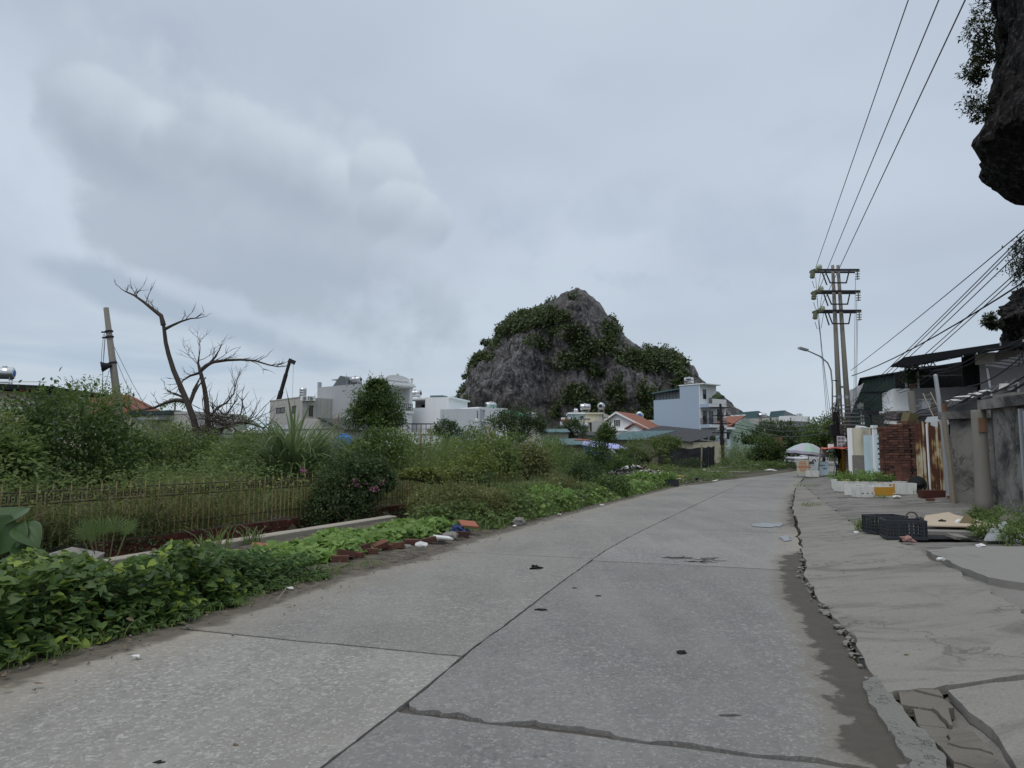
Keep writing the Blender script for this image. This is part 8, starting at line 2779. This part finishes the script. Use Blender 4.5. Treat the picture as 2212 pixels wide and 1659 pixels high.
for k, (u, v, w, lab) in enumerate(((957, 1172, .22, 'white foam scrap near the big grey lump'), (555, 1187, .0, ''))):
 if w:
  c = G(u, v, .03)
  MB().obox((c.x, c.y, .12), (.3, .2, .025), rotm(.1, .15, .5)).single('foam_scrap', 'white_bits', lab, 'scrap')
for k, (u, v, w, rx, lab) in enumerate(((565, 1186, .28, .25, 'orange tile lying on the weeds below the beam'), (1012, 1143, .34, .3, 'cracked orange tile propped on the blue cloth'))):
 c = G(u, v, .12)
 MB().obox((c.x, c.y, .16 + .06 * k), (w, w * .8, .03), rotm(rx, .12, .4)).single('roof_tile', 'red_tile', lab, 'tile')
c = G(992, 1152, .05)
MB().blob((c.x, c.y, .06), (.17, .14, .12), 1.3, 6, 3, 2.6, flat=.05).single('blue_cloth', 'cloth_blue', 'crumpled blue cloth at the road edge', 'cloth')
ltr = MB()
for k in range(620):
 y = 3.2 + 22 * dr.random() ** 1.6
 x = XL(y) + .75 * dr.random() ** 2 - .55 * dr.random()
 s_ = dr.uniform(.012, .045)
 a = dr.uniform(0, 6.28)
 z = .022 + dr.uniform(0, .015)
 ca, sa = math.cos(a) * s_, math.sin(a) * s_
 ltr.add([(x - ca, y - sa, z), (x + sa * .4, y - ca * .4, z + .006), (x + ca, y + sa, z + .01), (x - sa * .4, y + ca * .4, z + .004)], [(0, 1, 2, 3)])
tag(ltr.build('leaf_litter', 'leaf_litter'), kind='stuff')
grit = MB()
for k in range(420):
 y = 3.2 + 22 * dr.random() ** 1.6
 x = XL(y) + .8 * dr.random() ** 2 - .5 * dr.random()
 s_ = dr.uniform(.006, .02)
 grit.obox((x, y, .015 + s_ * .4), (s_, s_, s_ * .7), rotm(dr.random(), dr.random(), dr.random() * 6), s_ * .5, dr)
tag(grit.build('grit', 'rubble_grey'), kind='stuff')
for k, (u, v, u2, v2, r_, lab) in enumerate(((712, 1230, 760, 1216, .008, 'thin dry stick before the brick row'), (402, 1333, 416, 1341, .012, 'short black rod at the road joint'), (597, 1298, 620, 1268, .007, 'pale dry twig on the soil edge'))):
 MB().tube([G(u, v, .03), G((u + u2) / 2, (v + v2) / 2, .05), G(u2, v2, .03)], r_, 5).single('stick', 'iron' if k == 1 else 'wood_grey', lab, 'stick')
pts = [G(660 + 36 * math.cos(a) * .7, 1262 + 7 * math.sin(a), .025) for a in np.linspace(.3, 4.4, 14)]
MB().tube(pts, .006, 5).single('wire_loop', 'wood_grey', 'pale loop of wire on the soil edge', 'wire')
for k, (u, v, s_, lab) in enumerate(((628, 1272, .04, 'white scrap of paper on the soil edge'), (294, 1420, .035, 'white shard on the dark soil at the left'), (1112, 1137, .05, 'white plastic scrap on the far soil edge'), (1300, 1092, .08, 'pale scrap at the far road edge'), (1207, 1112, .06, 'thin white scrap before the verge mound'))):
 c = G(u, v, .02)
 MB().blob((c.x, c.y, .03), (s_, s_ * .7, s_ * .4), .6, k, 1).single('paper_scrap', 'white_bits', lab, 'scrap')
for k, (u, v, sx, sy, sz, mt, lab) in enumerate(((1157, 1229, .10, .05, .04, 'dark_stone', 'black crushed rag on the road left of the centre joint'), (1168, 1318, .07, .04, .012, 'dark_stone', 'black flat scrap just right of the centre joint'),
(1240, 1271, .045, .02, .008, 'dark_stone', 'small black flake on the right lane'), (1292, 1288, .04, .02, .01, 'dark_stone', 'second small black flake on the right lane'),
(1472, 1412, .045, .025, .02, 'dark_stone', 'dark clod on the right lane'), (1580, 1546, .075, .018, .006, 'mud', 'brown stick-like clod on the right lane'),
(345, 1648, .028, .016, .008, 'dark_stone', 'black flake at the bottom left of the road'), (508, 1610, .014, .012, .008, 'leaf_litter', 'tiny brown clod on the near left slab'),
(1958, 1416, .018, .015, .008, 'leaf_mid', 'small green leaf on the pale pavement'), (1880, 1368, .03, .012, .004, 'leaf_litter', 'curled brown leaf on the pale pavement'))):
 c = G(u, v, .0 if u < 1850 else walk_z(G(u, v, .15).x, G(u, v, .15).y))
 MB().blob((c.x, c.y, c.z + sz * .5), (sx * .8, sy * .8, sz * .8), 1.1, 60 + k, 2, 2.0).single('road_scrap', mt, lab, 'scrap')
for q in (((1440, 1204), (1490, 1203), (1500, 1207), (1470, 1210)), ((1508, 1206), (1540, 1205), (1545, 1209), (1515, 1211)), ((1480, 1212), (1530, 1213), (1560, 1212), (1520, 1216))):
 ragged('worn_patch', 'mud', [G(u, v) for u, v in q], .006, 10, .16, 7.0)
# rubbish heap, planters, block, timber
hp = MB()
hr = random.Random(31)
c0 = G(1378, 1042, .05)
for k in range(330):
 x, y = c0.x + hr.gauss(0, 1.2), c0.y + 1.0 + hr.gauss(0, .7)
 hgt = max(0, .85 - .22 * abs(x - c0.x) - .3 * abs(y - c0.y - 1)) * hr.random() ** .5
 s_ = hr.uniform(.06, .2)
 hp.obox((x, y, .08 + hgt), (s_, s_ * hr.uniform(.4, 1), .03 + .05 * hr.random()), rotm(hr.uniform(-1, 1), hr.uniform(-1, 1), hr.uniform(0, 6)), s_ * .4, hr)
o = tag(hp.build('rubbish_heap', 'white_bits'), kind='stuff')
o.data.materials.append(M('rubble_grey'))
o.data.materials.append(M('brick_dark'))
o.data.materials.append(M('crate_plastic'))
mi = np.repeat([hr.choice((0, 0, 1, 1, 2, 3)) for _ in range(330)], 6)
o.data.polygons.foreach_set('material_index', mi.astype(np.int32))
tag(MB().blob((c0.x, c0.y + 1.1, .05), (2.4, 1.6, .5), .3, 4, 3, flat=.1).build('rubbish_mound', 'soil'), kind='structure')
for k, (u, v) in enumerate(((1393, 1052), (1440, 1051))):
 c = G(u, v, 0)
 t = thing('black_planter', 'black planter trough %s at the road edge' % ('with grey rim on the left' if k == 0 else 'on the right'), 'planter', (c.x, c.y + .2, .01))
 w = .55
 m = MB()
 m.box(-w, w, -.16, .16, 0, .03).box(-w, w, -.18, -.15, .03, .3).box(-w, w, .15, .18, .03, .3).box(-w - .02, -w + .02, -.18, .18, .0, .31).box(w - .02, w + .02, -.18, .18, .0, .31)
 m.build('trough', 'crate_plastic', t, True)
 MB().box(-w + .03, w - .03, -.14, .14, .031, .26).build('soil', 'soil', t, True)
 make_crown('plants', t, 'leaf_vine', (c.x, c.y + .2, .42), (.55, .3, .22), 60, 9, .1, .7, 'oval', 300 + k)
c = G(1467, 1041, .05)
MB().obox((c.x, c.y, .19), (.42, .3, .36), rotm(.02, .03, .2), .03, hr).single('yellow_block', 'yellow_foam', 'yellow foam block at the end of the pole on the verge', 'foam block')
MB().tube([G(1445, 1035, .12), G(1340, 1044, .12)], .035, 6).single('long_pole', 'wood_grey', 'long pale pole lying across the verge weeds', 'pole')
MB().tube([G(1315, 1053, .2), G(1375, 1046, .22)], .05, 6).single('log', 'wood_grey', 'grey log at the foot of the rubbish heap', 'log')
c = G(1413, 1037, .08)
MB().blob((c.x, c.y, .14), (.2, .15, .12), .3, 8, 2).single('orange_bag', 'orange_plastic', 'small orange bag beside the long pole', 'bag')
for k, (u, v, L, a, z, lab) in enumerate(((1600, 1010, 3.2, .3, .25, 'longest pale plank of the timber heap'), (1610, 1012, 2.6, -.35, .35, 'crossed plank on the timber heap'), (1575, 1011, 2.2, .1, .2, 'short plank at the left of the timber heap'), (1592, 1006, 2.4, .75, .5, 'steep plank sticking from the timber heap'),
(1640, 1012, 2.0, .2, .15, 'thin plank at the right of the timber heap'), (1572, 1020, 3.0, -.05, .15, 'flat plank in the grass before the timber heap'))):
 c = G(u, v, .1)
 MB().obox((c.x, c.y, z), (L, .22, .06), rotm(0, hr.uniform(-.12, .12), a)).single('plank', 'plank', lab, 'plank', 'planks of the roadside timber heap')
for k, (u, v, lab) in enumerate(((1665, 1017, 'white crumpled sheeting at the road edge by the timber'), (1525, 1016, 'white scrap at the foot of the black cloth'))):
 c = G(u, v, .05)
 MB().blob((c.x, c.y, .1), (.45 - .1 * k, .2, .08), .8, 3 + k, 2, 2.0).single('white_sheeting', 'white_bits', lab, 'sheeting')
ragged('gravel_patch', 'verge_soil', [G(u, v) for u, v in ((1490, 1040), (1530, 1024), (1640, 1017), (1700, 1014), (1712, 1019), (1600, 1033), (1530, 1043), (1480, 1050))], .012, 4, .25, 1.0, 'structure')
c = P(1681, 965, 73)
t = thing('rusty_sign', 'tall rusty sign board standing among the street trees', 'sign', (c.x, 73, 0))
z0, z1 = P(1681, 992, 73).z, P(1681, 943, 73).z
MB().box(-.46, .46, -.04, .04, z0, z1).build('board', 'rust_board', t, True)
MB().box(-.5, .5, -.06, .06, z1 + .003, z1 + .06).build('frame', 'iron', t, True)
for x in (-.38, .38):
 MB().box(x - .05, x + .05, .045, .12, 0, z1 - .1).build('post', 'iron', t, True)
for k, (u, w) in enumerate(((1697, 1.0), (1712, 1.1), (1730, 1.0))):
 c = G(u, 1010, 0)
 c = Vector(((u - CX) / FPX * (76 - k * 3.2) * .9954, 76 - k * 3.2, 0))
 t = thing('wrapped_pallet', 'pallet of white wrapped goods, %s of three by the far road' % ('farthest', 'middle', 'nearest')[k], 'pallet', (c.x, c.y, 0), .4, 'wrapped pallets by the road')
 for q in (-.5, 0, .5):
  MB().box(-.62, .62, q - .06, q + .06, 0, .14).build('skid', 'wood_grey', t, True)
 m = MB()
 for j in range(3):
  for i in range(3):
   m.blob(((i - 1) * .4, 0, .30 + j * .3), (.24, .6, .17), .15, k * 9 + j * 3 + i, 2)
 m.build('bags', 'bag_white', t, True, True)
 for z in (.45, .78):
  MB().box(-.66, .66, -.64, -.62, z, z + .03).build('strap', 'iron', t, True)
c = G(1752, 1003, 0)
c = Vector((38.7, 92, .0))
t = thing('parked_car', 'white saloon car parked at the far bend', 'car', (c.x, c.y, .0), R(-62))
prof_ = [(-2.15, .35), (-2.15, .75), (-2.05, .92), (-1.1, 1.02), (-.45, 1.42), (.75, 1.45), (1.5, 1.05), (2.05, .98), (2.15, .7), (2.15, .35)]
m = MB()
vs, fs = [], []
for (x, z) in prof_:
 for s_ in (-1, -.55, .55, 1):
  w = .86 if z < 1.1 else .70
  vs.append((x, s_ * w, z - (.05 if abs(s_) == 1 and z > .9 else 0)))
for i in range(len(prof_) - 1):
 for j in range(3):
  fs.append((i * 4 + j, i * 4 + j + 1, (i + 1) * 4 + j + 1, (i + 1) * 4 + j))
for s_ in (0, 3):
 fs.append(tuple(i * 4 + s_ for i in range(len(prof_))))
fs.append((0, 1, 2, 3, 39, 38, 37, 36)[0:4])
m.add(vs, fs)
m.build('body', 'car_white', t, True)
MB().prism([(-1.08, -.62, 1.045), (-1.08, .62, 1.045), (-.5, .58, 1.41), (-.5, -.58, 1.41)], (-.015, 0, .02)).build('windscreen', 'glass_dark', t, True)
MB().prism([(1.45, -.62, 1.10), (1.45, .62, 1.10), (.8, .58, 1.43), (.8, -.58, 1.43)], (.015, 0, .02)).build('rear_screen', 'glass_dark', t, True)
for s_ in (-1, 1):
 MB().prism([(-.95, s_ * .80, 1.04), (1.35, s_ * .80, 1.06), (.72, s_ * .715, 1.38), (-.42, s_ * .715, 1.36)], (0, s_ * .012, 0)).build('side_window', 'glass_dark', t, True)
 for x in (-1.35, 1.3):
  w_ = MB().lathe((x, s_ * .72, .32), (0, s_, 0), [(0, .32), (.18, .32), (.2, .28)], 16).build('wheel', 'rubber', t, True)
  MB().lathe((x, s_ * .925, .32), (0, s_, 0), [(0, .19), (.015, .17)], 12).build('rim', 'steel', w_, True)
 MB().box(-2.17, -2.1, s_ * .62 - .2, s_ * .62 + .2, .68, .84).build('headlight', 'steel', t, True)
 MB().box(-.75, -.6, s_ * .88 - .02, s_ * .88 + .12 * s_ if s_ > 0 else -.86, .98, 1.1).build('mirror', 'car_white', t, True) if s_ > 0 else MB().box(-.75, -.6, -1.0, -.86, .98, 1.1).build('mirror', 'car_white', t, True)
MB().box(-2.18, -2.155, -.4, .4, .45, .62).build('grille', 'trim_dark', t, True)
# roadside stall
sc_ = G(1748, 1032, .1)
sd = 45.0
c = P(1748, 1029, sd)
t = thing('market_umbrella', 'mint and lilac striped market umbrella tilted over the stall', 'umbrella', (c.x, sd, .1))
ap = P(1748, 957, sd)
zt = ap.z
N = 8
prof_ = [(0, 0), (.35, -.06), (.75, -.25), (1.05, -.46), (1.25, -.62)]
tilt = Matrix.Rotation(R(7), 3, 'Y')
for k in range(N):
 a0, a1 = 2 * math.pi * k / N + .2, 2 * math.pi * (k + 1) / N + .2
 m = MB()
 rows_ = []
 for (r_, z_) in prof_:
  rows_.append([tilt @ Vector((math.cos(a) * r_, math.sin(a) * r_, z_ + (.03 * r_ if i == 1 else 0))) + Vector((0, 0, zt - .1)) for i, a in enumerate((a0, (a0 + a1) / 2, a1))])
 vs = [p for row in rows_ for p in row]
 fs = []
 for i in range(len(rows_) - 1):
  for j in range(2):
   fs.append((i * 3 + j, i * 3 + j + 1, (i + 1) * 3 + j + 1, (i + 1) * 3 + j))
 m.add(vs, fs)
 pn = m.build('panel', 'awning_mint' if k % 2 else 'awning_lilac', t, True)
 v0, v1, v2 = rows_[-1]
 m = MB()
 dn = Vector((0, 0, -.16))
 m.add([v0, v1, v2, v2 + dn, v1 + dn, v0 + dn], [(0, 1, 4, 5), (1, 2, 3, 4)])
 m.build('valance', 'awning_trim', pn, True)
 MB().tube([tilt @ Vector((0, 0, -.12)) + Vector((0, 0, zt - .1)), v0 - Vector((0, 0, .02))], .012, 4).build('rib', 'galv', t, True)
MB().tube([(0, 0, 0), (0, 0, zt - .05)], .025, 6).build('pole', 'galv', t, True)
c = P(1735, 1030, 43.5)
t = thing('sign_board', 'cream stall sign board with red and orange lettering', 'sign', (c.x, 43.5, .08))
MB().box(-.36, .36, -.02, .02, .15, 1.02).build('board', 'sign_cream', t, True)
for k, (z, w, mt) in enumerate(((.90, .18, 'print_red'), (.80, .22, 'print_red'), (.70, .24, 'print_red'), (.585, .34, 'print_red'), (.47, .22, 'print_red'), (.36, .18, 'print_red'))):
 if k == 3:
  MB().box(-w, w, -.026, -.022, z - .04, z + .04).build('band', mt, t, True)
 else:
  x = -w
  while x < w:
   L_ = hr.uniform(.04, .09)
   MB().box(x, min(x + L_, w), -.026, -.022, z - .03, z + .03).build('lettering', mt, t, True)
   x += L_ + .03
for x in (-.33, .33):
 MB().box(x - .02, x + .02, .021, .05, 0, 1.02).build('leg', 'galv', t, True)
c = P(1775, 1032, 43.5)
t = thing('sign_board', 'pale blue drinks cart panel with dark blue lettering', 'sign', (c.x, 43.5, .06))
MB().box(-.32, .32, -.3, .25, .12, .92).build('cart_body', 'sign_paleblue', t, True)
for (x, z, w) in ((-.25, .70, .34), (-.05, .52, .22)):
 xx = x
 while xx < x + w:
  MB().box(xx, xx + .06, -.306, -.302, z - .05, z + .05).build('lettering', 'print_blue', t, True)
  xx += .09
for x in (-.25, .25):
 MB().lathe((x, -.2, .07), (1, 0, 0), [(-.03, .07), (.03, .07)], 10).build('wheel', 'rubber', t, True)
c = P(1757, 1031, 43)
t = thing('foam_box', 'white foam box standing between the two stall signs', 'box', (c.x - .05, 43, .09))
m = MB()
m.box(-.32, .32, -.22, .22, 0, .05).box(-.32, .32, -.22, -.17, .05, .36).box(-.32, .32, .17, .22, .05, .36).box(-.32, -.27, -.17, .17, .05, .36).box(.27, .32, -.17, .17, .05, .36)
m.build('box', 'foam', t, True)
c = P(1797, 1031, 43.8)
t = thing('stall_table', 'low steel table with thin legs beside the drinks cart', 'table', (c.x, 43.8, .08))
MB().box(-.42, .42, -.25, .25, .74, .77).build('top', 'galv', t, True)
for sx in (-.38, .38):
 for sy in (-.21, .21):
  MB().box(sx - .015, sx + .015, sy - .015, sy + .015, 0, .739).build('leg', 'iron', t, True)
MB().box(-.38, .38, -.22, -.2, .25, .28).build('stretcher', 'iron', t, True)
t = drape('cloth_awning', 'red_cloth', [P(1772, 970, 42.8), P(1838, 969, 42.2), P(1838, 964, 44.5), P(1776, 966.5, 45)], 'red cloth awning stretched from umbrella to brick pier', 'awning', 14, 5, .05, 2, post=[(P(1766, 1030, 43), P(1773, 968, 43))])
drape('cloth_awning', 'violet_cloth', [P(1795, 967, 44.6), P(1840, 964, 44.3), P(1840, 957, 46), P(1800, 964, 46)], 'violet cloth awning above the red one', 'awning', 12, 5, .05, 5)
# foam planter boxes
def foam_box(u, v, d, w, dep, hh, rz, label, tape=None, plants=0, seed=0, z=None, holes=False):
 c = P(u, v, d)
 zz = walk_z(c.x, d) - .02 if z is None else z
 t = thing('foam_planter', label, 'foam box', (c.x, d, zz), rz, 'foam planter boxes before the brick wall')
 w2, d2, th = w / 2, dep / 2, .035
 m = MB()
 m.hull8([(-w2 * .93, -d2 * .93, 0), (w2 * .93, -d2 * .93, 0), (w2 * .93, d2 * .93, 0), (-w2 * .93, d2 * .93, 0)], [(-w2 * .94, -d2 * .94, .04), (w2 * .94, -d2 * .94, .04), (w2 * .94, d2 * .94, .04), (-w2 * .94, d2 * .94, .04)])
 def wallp(x0, x1, y0, y1):
  m.hull8([(x0 * .94, y0 * .94, .041), (x1 * .94, y0 * .94, .041), (x1 * .94, y1 * .94, .041), (x0 * .94, y1 * .94, .041)], [(x0, y0, hh), (x1, y0, hh), (x1, y1, hh), (x0, y1, hh)])
 wallp(-w2, w2, -d2, -d2 + th)
 wallp(-w2, w2, d2 - th, d2)
 wallp(-w2, -w2 + th, -d2 + th, d2 - th)
 wallp(w2 - th, w2, -d2 + th, d2 - th)
 m.build('box', 'foam', t, True)
 if tape:
  for (x0, x1) in tape:
   q = MB()
   q.hull8([(x0 * w2 * .94, -d2 * .94 - .004, .045), (x1 * w2 * .94, -d2 * .94 - .004, .045), (x1 * w2 * .94, -d2 * .94 + .01, .045), (x0 * w2 * .94, -d2 * .94 + .01, .045)],
   [(x0 * w2, -d2 - .004, hh - .02), (x1 * w2, -d2 - .004, hh - .02), (x1 * w2, -d2 + .01, hh - .02), (x0 * w2, -d2 + .01, hh - .02)])
   q.build('tape', 'foam_tape', t, True)
 if holes:
  for x in (-.18, -.02, .14):
   MB().obox((x, -d2 * .95 - .003, hh * .38), (.05, .008, .03)).build('hole', 'dark_open', t, True)
 MB().box(-w2 + th + .002, w2 - th - .002, -d2 + th + .002, d2 - th - .002, .05, hh * (.88 if plants else .45)).build('soil', 'soil', t, True)
 if plants:
  C = (c.x, d, zz + hh + .07)
  o, _ = make_crown('plants', None, 'leaf_mid' if seed % 2 else 'leaf_vine', C, (w2 * .95, d2 * .9, .13), 46, plants, .085, .35, 'oval', 400 + seed)
  o.data.transform(Matrix.Rotation(-rz, 4, 'Z') @ Matrix.Translation(-Vector((c.x, d, zz))))
  o.parent = t
 return t
foam_box(1868, 1078, 23.0, .66, .46, .34, .04, 'empty white foam box with three holes at the front left', seed=1, holes=True)
foam_box(1902, 1078, 22.9, .62, .46, .34, .02, 'yellow taped foam box at the front, right of the holed one', tape=[(-1, 1)], seed=2)
foam_box(1848, 1070, 24.1, .6, .44, .36, .5, 'white foam box set slantwise behind the holed one', seed=3)
foam_box(1880, 1068, 24.0, .62, .42, .33, .05, 'white foam box in the second row middle', seed=4)
foam_box(1945, 1068, 23.6, .86, .5, .36, -.12, 'large white foam box with yellow stripe at the right', tape=[(-1, -.85), (-.75, -.62)], seed=5)
foam_box(1828, 1058, 26.3, .78, .46, .38, .0, 'leafy white foam box with yellow rim at the left', seed=6, plants=9)
foam_box(1826, 1050, 28.0, .9, .5, .40, .05, 'rear leafy foam box with yellow tape at the left', tape=[(-1, 1)], seed=7, plants=10)
foam_box(1872, 1056, 26.5, .72, .46, .36, .0, 'white foam box full of seedlings in the middle row', seed=8, plants=9)
foam_box(1908, 1056, 26.3, .7, .46, .36, .0, 'yellow and white striped foam box with seedlings', tape=[(-.95, -.75), (-.5, -.3), (0, .15), (.45, .6), (.8, .95)], seed=9, plants=8)
foam_box(1938, 1054, 26.6, .5, .4, .36, .0, 'plain white foam box against the brick wall foot', seed=10)
foam_box(1912, 1064, 25.0, .6, .4, .33, .0, 'white foam box wedged between striped and large ones', seed=11)
c = P(1880, 1050, 28.5)
t = thing('seed_bed', 'wide bed of leafy seedlings behind the foam boxes', 'plants', (c.x, 29, .15))
MB().blob((0, 0, .12), (1.1, .7, .22), .3, 3, 2, flat=.12).build('soil', 'soil', t, True)
o, _ = make_crown('plants', t, 'leaf_vine', (c.x, 29, .55), (1.25, .7, .26), 150, 10, .11, .3, 'oval', 431)
c = P(1975, 1058, 25.6)
t = thing('junk_pile', 'dark junk with old tyre beside the large foam box', 'junk', (c.x, 25.6, .15))
MB().lathe((0, -.2, .28), (.6, 1, .1), [(-.08, .17), (-.08, .27), (-.05, .31), (.05, .31), (.08, .27), (.08, .17)], 16, False).build('tyre', 'rubber', t, True)
for k in range(9):
 MB().obox((hr.uniform(-.1, .6), hr.uniform(-.1, .4), .08 + hr.random() * .3), (hr.uniform(.15, .5), .12, .05), rotm(hr.uniform(-.8, .8), hr.uniform(-.8, .8), hr.random() * 3), .04, hr).build('scrap', ('rust_board', 'rubble_grey', 'wood_grey')[k % 3], t, True)
c = P(1937, 1083, 22.2)
MB().blob((c.x, 22.2, .2), (.13, .1, .05), .5, 3, 2).single('foam_scrap', 'white_bits', 'white crust lying before the large foam box', 'scrap')
c = P(2040, 1080, 21.6)
m = MB()
m.box(-.35, .35, -.14, .14, 0, .22)
o = m.single('brick_trough', 'brick_dark', 'low dusty brick trough at the timber post foot', 'trough')
o.location = (c.x - .2, 21.9, .2)
for k, (u, v, lab) in enumerate(((2055, 1083, 'orange brick beside the brick trough'), (2010, 1088, 'flat red brick before the brick trough'))):
 c = P(u, v, 21.3 - k * .5)
 o = link_mesh('loose_brick', loose, None, None, (c.x, c.y, walk_z(c.x, c.y)))
 o.rotation_euler = (0, 0, .4 - k * .6)
 tag(o, lab, 'brick', 'bricks by the trough')
# black crates
def crate(u, v, d, w, dep, hh, rz, label):
 c = P(u, v, d)
 t = thing('plastic_crate', label, 'crate', (c.x, d, walk_z(c.x, d) + .0), rz, 'black plastic crates')
 w2, d2 = w / 2, dep / 2
 MB().box(-w2, w2, -d2, d2, 0, .015).build('bottom', 'crate_plastic', t, True)
 def side(p0, p1, nm):
  p0, p1 = Vector(p0), Vector(p1)
  L = (p1 - p0).length
  e = (p1 - p0) / L
  n = Vector((-e.y, e.x))
  m = MB()
  a = math.atan2(e.y, e.x)
  rm = rotm(0, 0, a)
  for z, th in ((.03, .045), (.10, .012), (.155, .012), (.21, .012), (.265, .012), (hh - .018, .036)):
   if z < hh:
    q = p0 + e * L / 2
    m.obox((q.x, q.y, z), (L - (.0 if th < .03 else -.012), .014 if th < .03 else .022, th), rm)
  nb_ = int(L / .045)
  for i in range(nb_ + 1):
   q = p0 + e * (L * i / nb_)
   m.obox((q.x, q.y, hh / 2), (.011 if i % 4 else .03, .012, hh - .02), rm)
  m.build(nm, 'crate_plastic', t, True)
 side((-w2, -d2, 0), (w2, -d2, 0), 'long_side')
 side((-w2, d2, 0), (w2, d2, 0), 'long_side')
 side((-w2, -d2, 0), (-w2, d2, 0), 'short_side')
 side((w2, -d2, 0), (w2, d2, 0), 'short_side')
 return t
ck = crate(1952, 1166, 12.0, .60, .42, .32, R(-14), 'grey black crate standing in front of the other crate')
crate(1913, 1160, 12.9, .58, .42, .32, R(6), 'darker crate behind and left of the front crate')
c = P(1985, 1128, 12.2)
MB().blob((c.x, 12.2, .42), (.09, .07, .07), .5, 3, 2).single('dark_rag', 'dark_stone', 'dark rag draped on the crate corner', 'rag')
pts = [P(1969 + 14 * math.cos(a), 1122 - 16 * math.sin(a), 12.7) for a in np.linspace(-.3, 3.4, 9)]
MB().tube(pts, .014, 6).single('bent_hose', 'bark', 'bent brown hose arching above the crates', 'hose')
c = P(1962, 1173, 11.5)
MB().blob((c.x, 11.5, .2), (.1, .07, .05), .7, 9, 2).single('cloth_scrap', 'pink_cloth', 'pinkish cloth scrap before the front crate', 'cloth')
m = MB()
pl_ = [P(1990, 1152, 12.6), P(2110, 1157, 12.4), P(2155, 1152, 12.7), P(2062, 1123, 15.2), P(2050, 1118, 15.8), P(2000, 1124, 15.0)]
pl_ = [Vector((p.x, p.y, .25 + (.04 if i in (0, 1, 2) else .0))) for i, p in enumerate(pl_)]
m.prism(pl_, (0, 0, .02))
m.single('plywood_sheet', 'plywood', 'large bent plywood sheet lying behind the crates', 'plywood')
m = MB()
m.prism([Vector((P(1992, 1158, 12.3).x, 12.3, .17)), Vector((P(2150, 1162, 12.1).x, 12.1, .17)), Vector((P(2175, 1158, 12.6).x, 12.6, .17)), Vector((P(1995, 1152, 12.7).x, 12.7, .17))], (0, 0, .07))
m.single('slab_edge', 'concrete_pad', 'thin broken slab edge under the plywood sheet', 'concrete slab')
MB().box(P(1996, 1168, 11.75).x, P(2125, 1170, 11.75).x, 11.75, 12.28, .165, .178).single('pit_shadow', 'dark_open', 'black sheet standing in for the shadow under the slab edge', 'painted shadow')  # near-black sheet laid in as the pit's shadow
MB().obox((P(2072, 1170, 11.8).x, 11.85, .2), (.28, .2, .05), rotm(.2, .1, .3)).single('stone_chip', 'rubble_grey', 'grey stone chip in front of the slab edge', 'stone')
c = P(2095, 1150, 13.0)
MB().prism([(c.x - .26, 13.0, .2), (c.x + .22, 12.9, .2), (c.x + .3, 13.3, .2), (c.x + .02, 13.1, .47)], (.01, .02, .01)).single('tarp_peak', 'mustard', 'dark peaked tarp scrap beside the plywood', 'tarp')
for k, (u, v, d, s_, mt, lab) in enumerate(((2037, 1142, 13.4, .07, 'dark_stone', 'small black rag on the plywood'), (2075, 1142, 13.2, .09, 'white_bits', 'white brick-like scrap on the plywood'), (2120, 1195, 10.6, .06, 'white_bits', 'white crumb on the grey pad'), (2033, 1223, 9.3, .05, 'white_bits', 'white stone on the stained pavement'),
(1850, 1162, 12.3, .05, 'white_bits', 'pale crumb left of the crates'), (2160, 1106, 16.5, .05, 'white_bits', 'white paper scrap before the gate post'))):
 c = P(u, v, d)
 MB().blob((c.x, d, (.28 if k < 2 else .2) + s_ * .3), (s_, s_ * .7, s_ * .5), .6, 80 + k, 2).single('pavement_scrap', mt, lab, 'scrap')
c = P(2172, 1172, 11.6)
MB().prism([(c.x - .4, 11.5, .17), (c.x + .35, 11.6, .17), (c.x + .3, 12.0, .42), (c.x - .05, 11.9, .28)], (0, .02, .02)).single('grey_sheet', 'galv', 'crumpled grey sheet among the right edge weeds', 'sheet')
for k, (u, v, d, n, hh, rad, mt, lab) in enumerate(((1882, 1148, 13.4, 260, .42, .28, 'blade_grass', 'grass tuft growing behind the darker crate'), (1905, 1088, 22.0, 60, .22, .2, 'blade_grass', 'small grass tuft before the yellow taped box'), (1990, 1075, 22.6, 60, .3, .25, 'blade_weed', 'dark weed at the rusted sheets foot'),
(1752, 1090, 20.5, 60, .16, .3, 'blade_grass', 'sparse grass at the far pavement edge'), (2140, 1115, 14.5, 90, .35, .25, 'blade_weed', 'weed beside the tarp peak'), (1742, 1048, 32, 90, .2, .6, 'blade_grass', 'grass growing in the broken kerb before the stall'))):
 c = P(u, v, d)
 tuft('grass_tuft', lab, (c.x, d, walk_z(c.x, d)), n, hh, .012, rad, mt, 500 + k, .6, .4, 'weeds on the pavement')
for k, (u, v, d, r_, h_, lab) in enumerate(((2190, 1150, 13.2, .55, .42, 'leafy weed clump under the leaning board'), (2150, 1172, 12.0, .45, .25, 'low weed clump right of the plywood'), (2215, 1190, 11.2, .4, .35, 'weed clump cut by the right edge'), (2120, 1130, 14.0, .25, .3, 'thin weed beside the tarp peak'))):
 c = P(u, v, d)
 z = walk_z(c.x, d)
 bush('pavement_weed', lab, (c.x, d, z), [((c.x, d, z + h_ * .5), (r_, r_ * .8, h_ * .6))], 'leaf_mid', .07, .35, 'oval', 520 + k, 'weeds on the pavement', clumps=90, per=8, zmin=z)
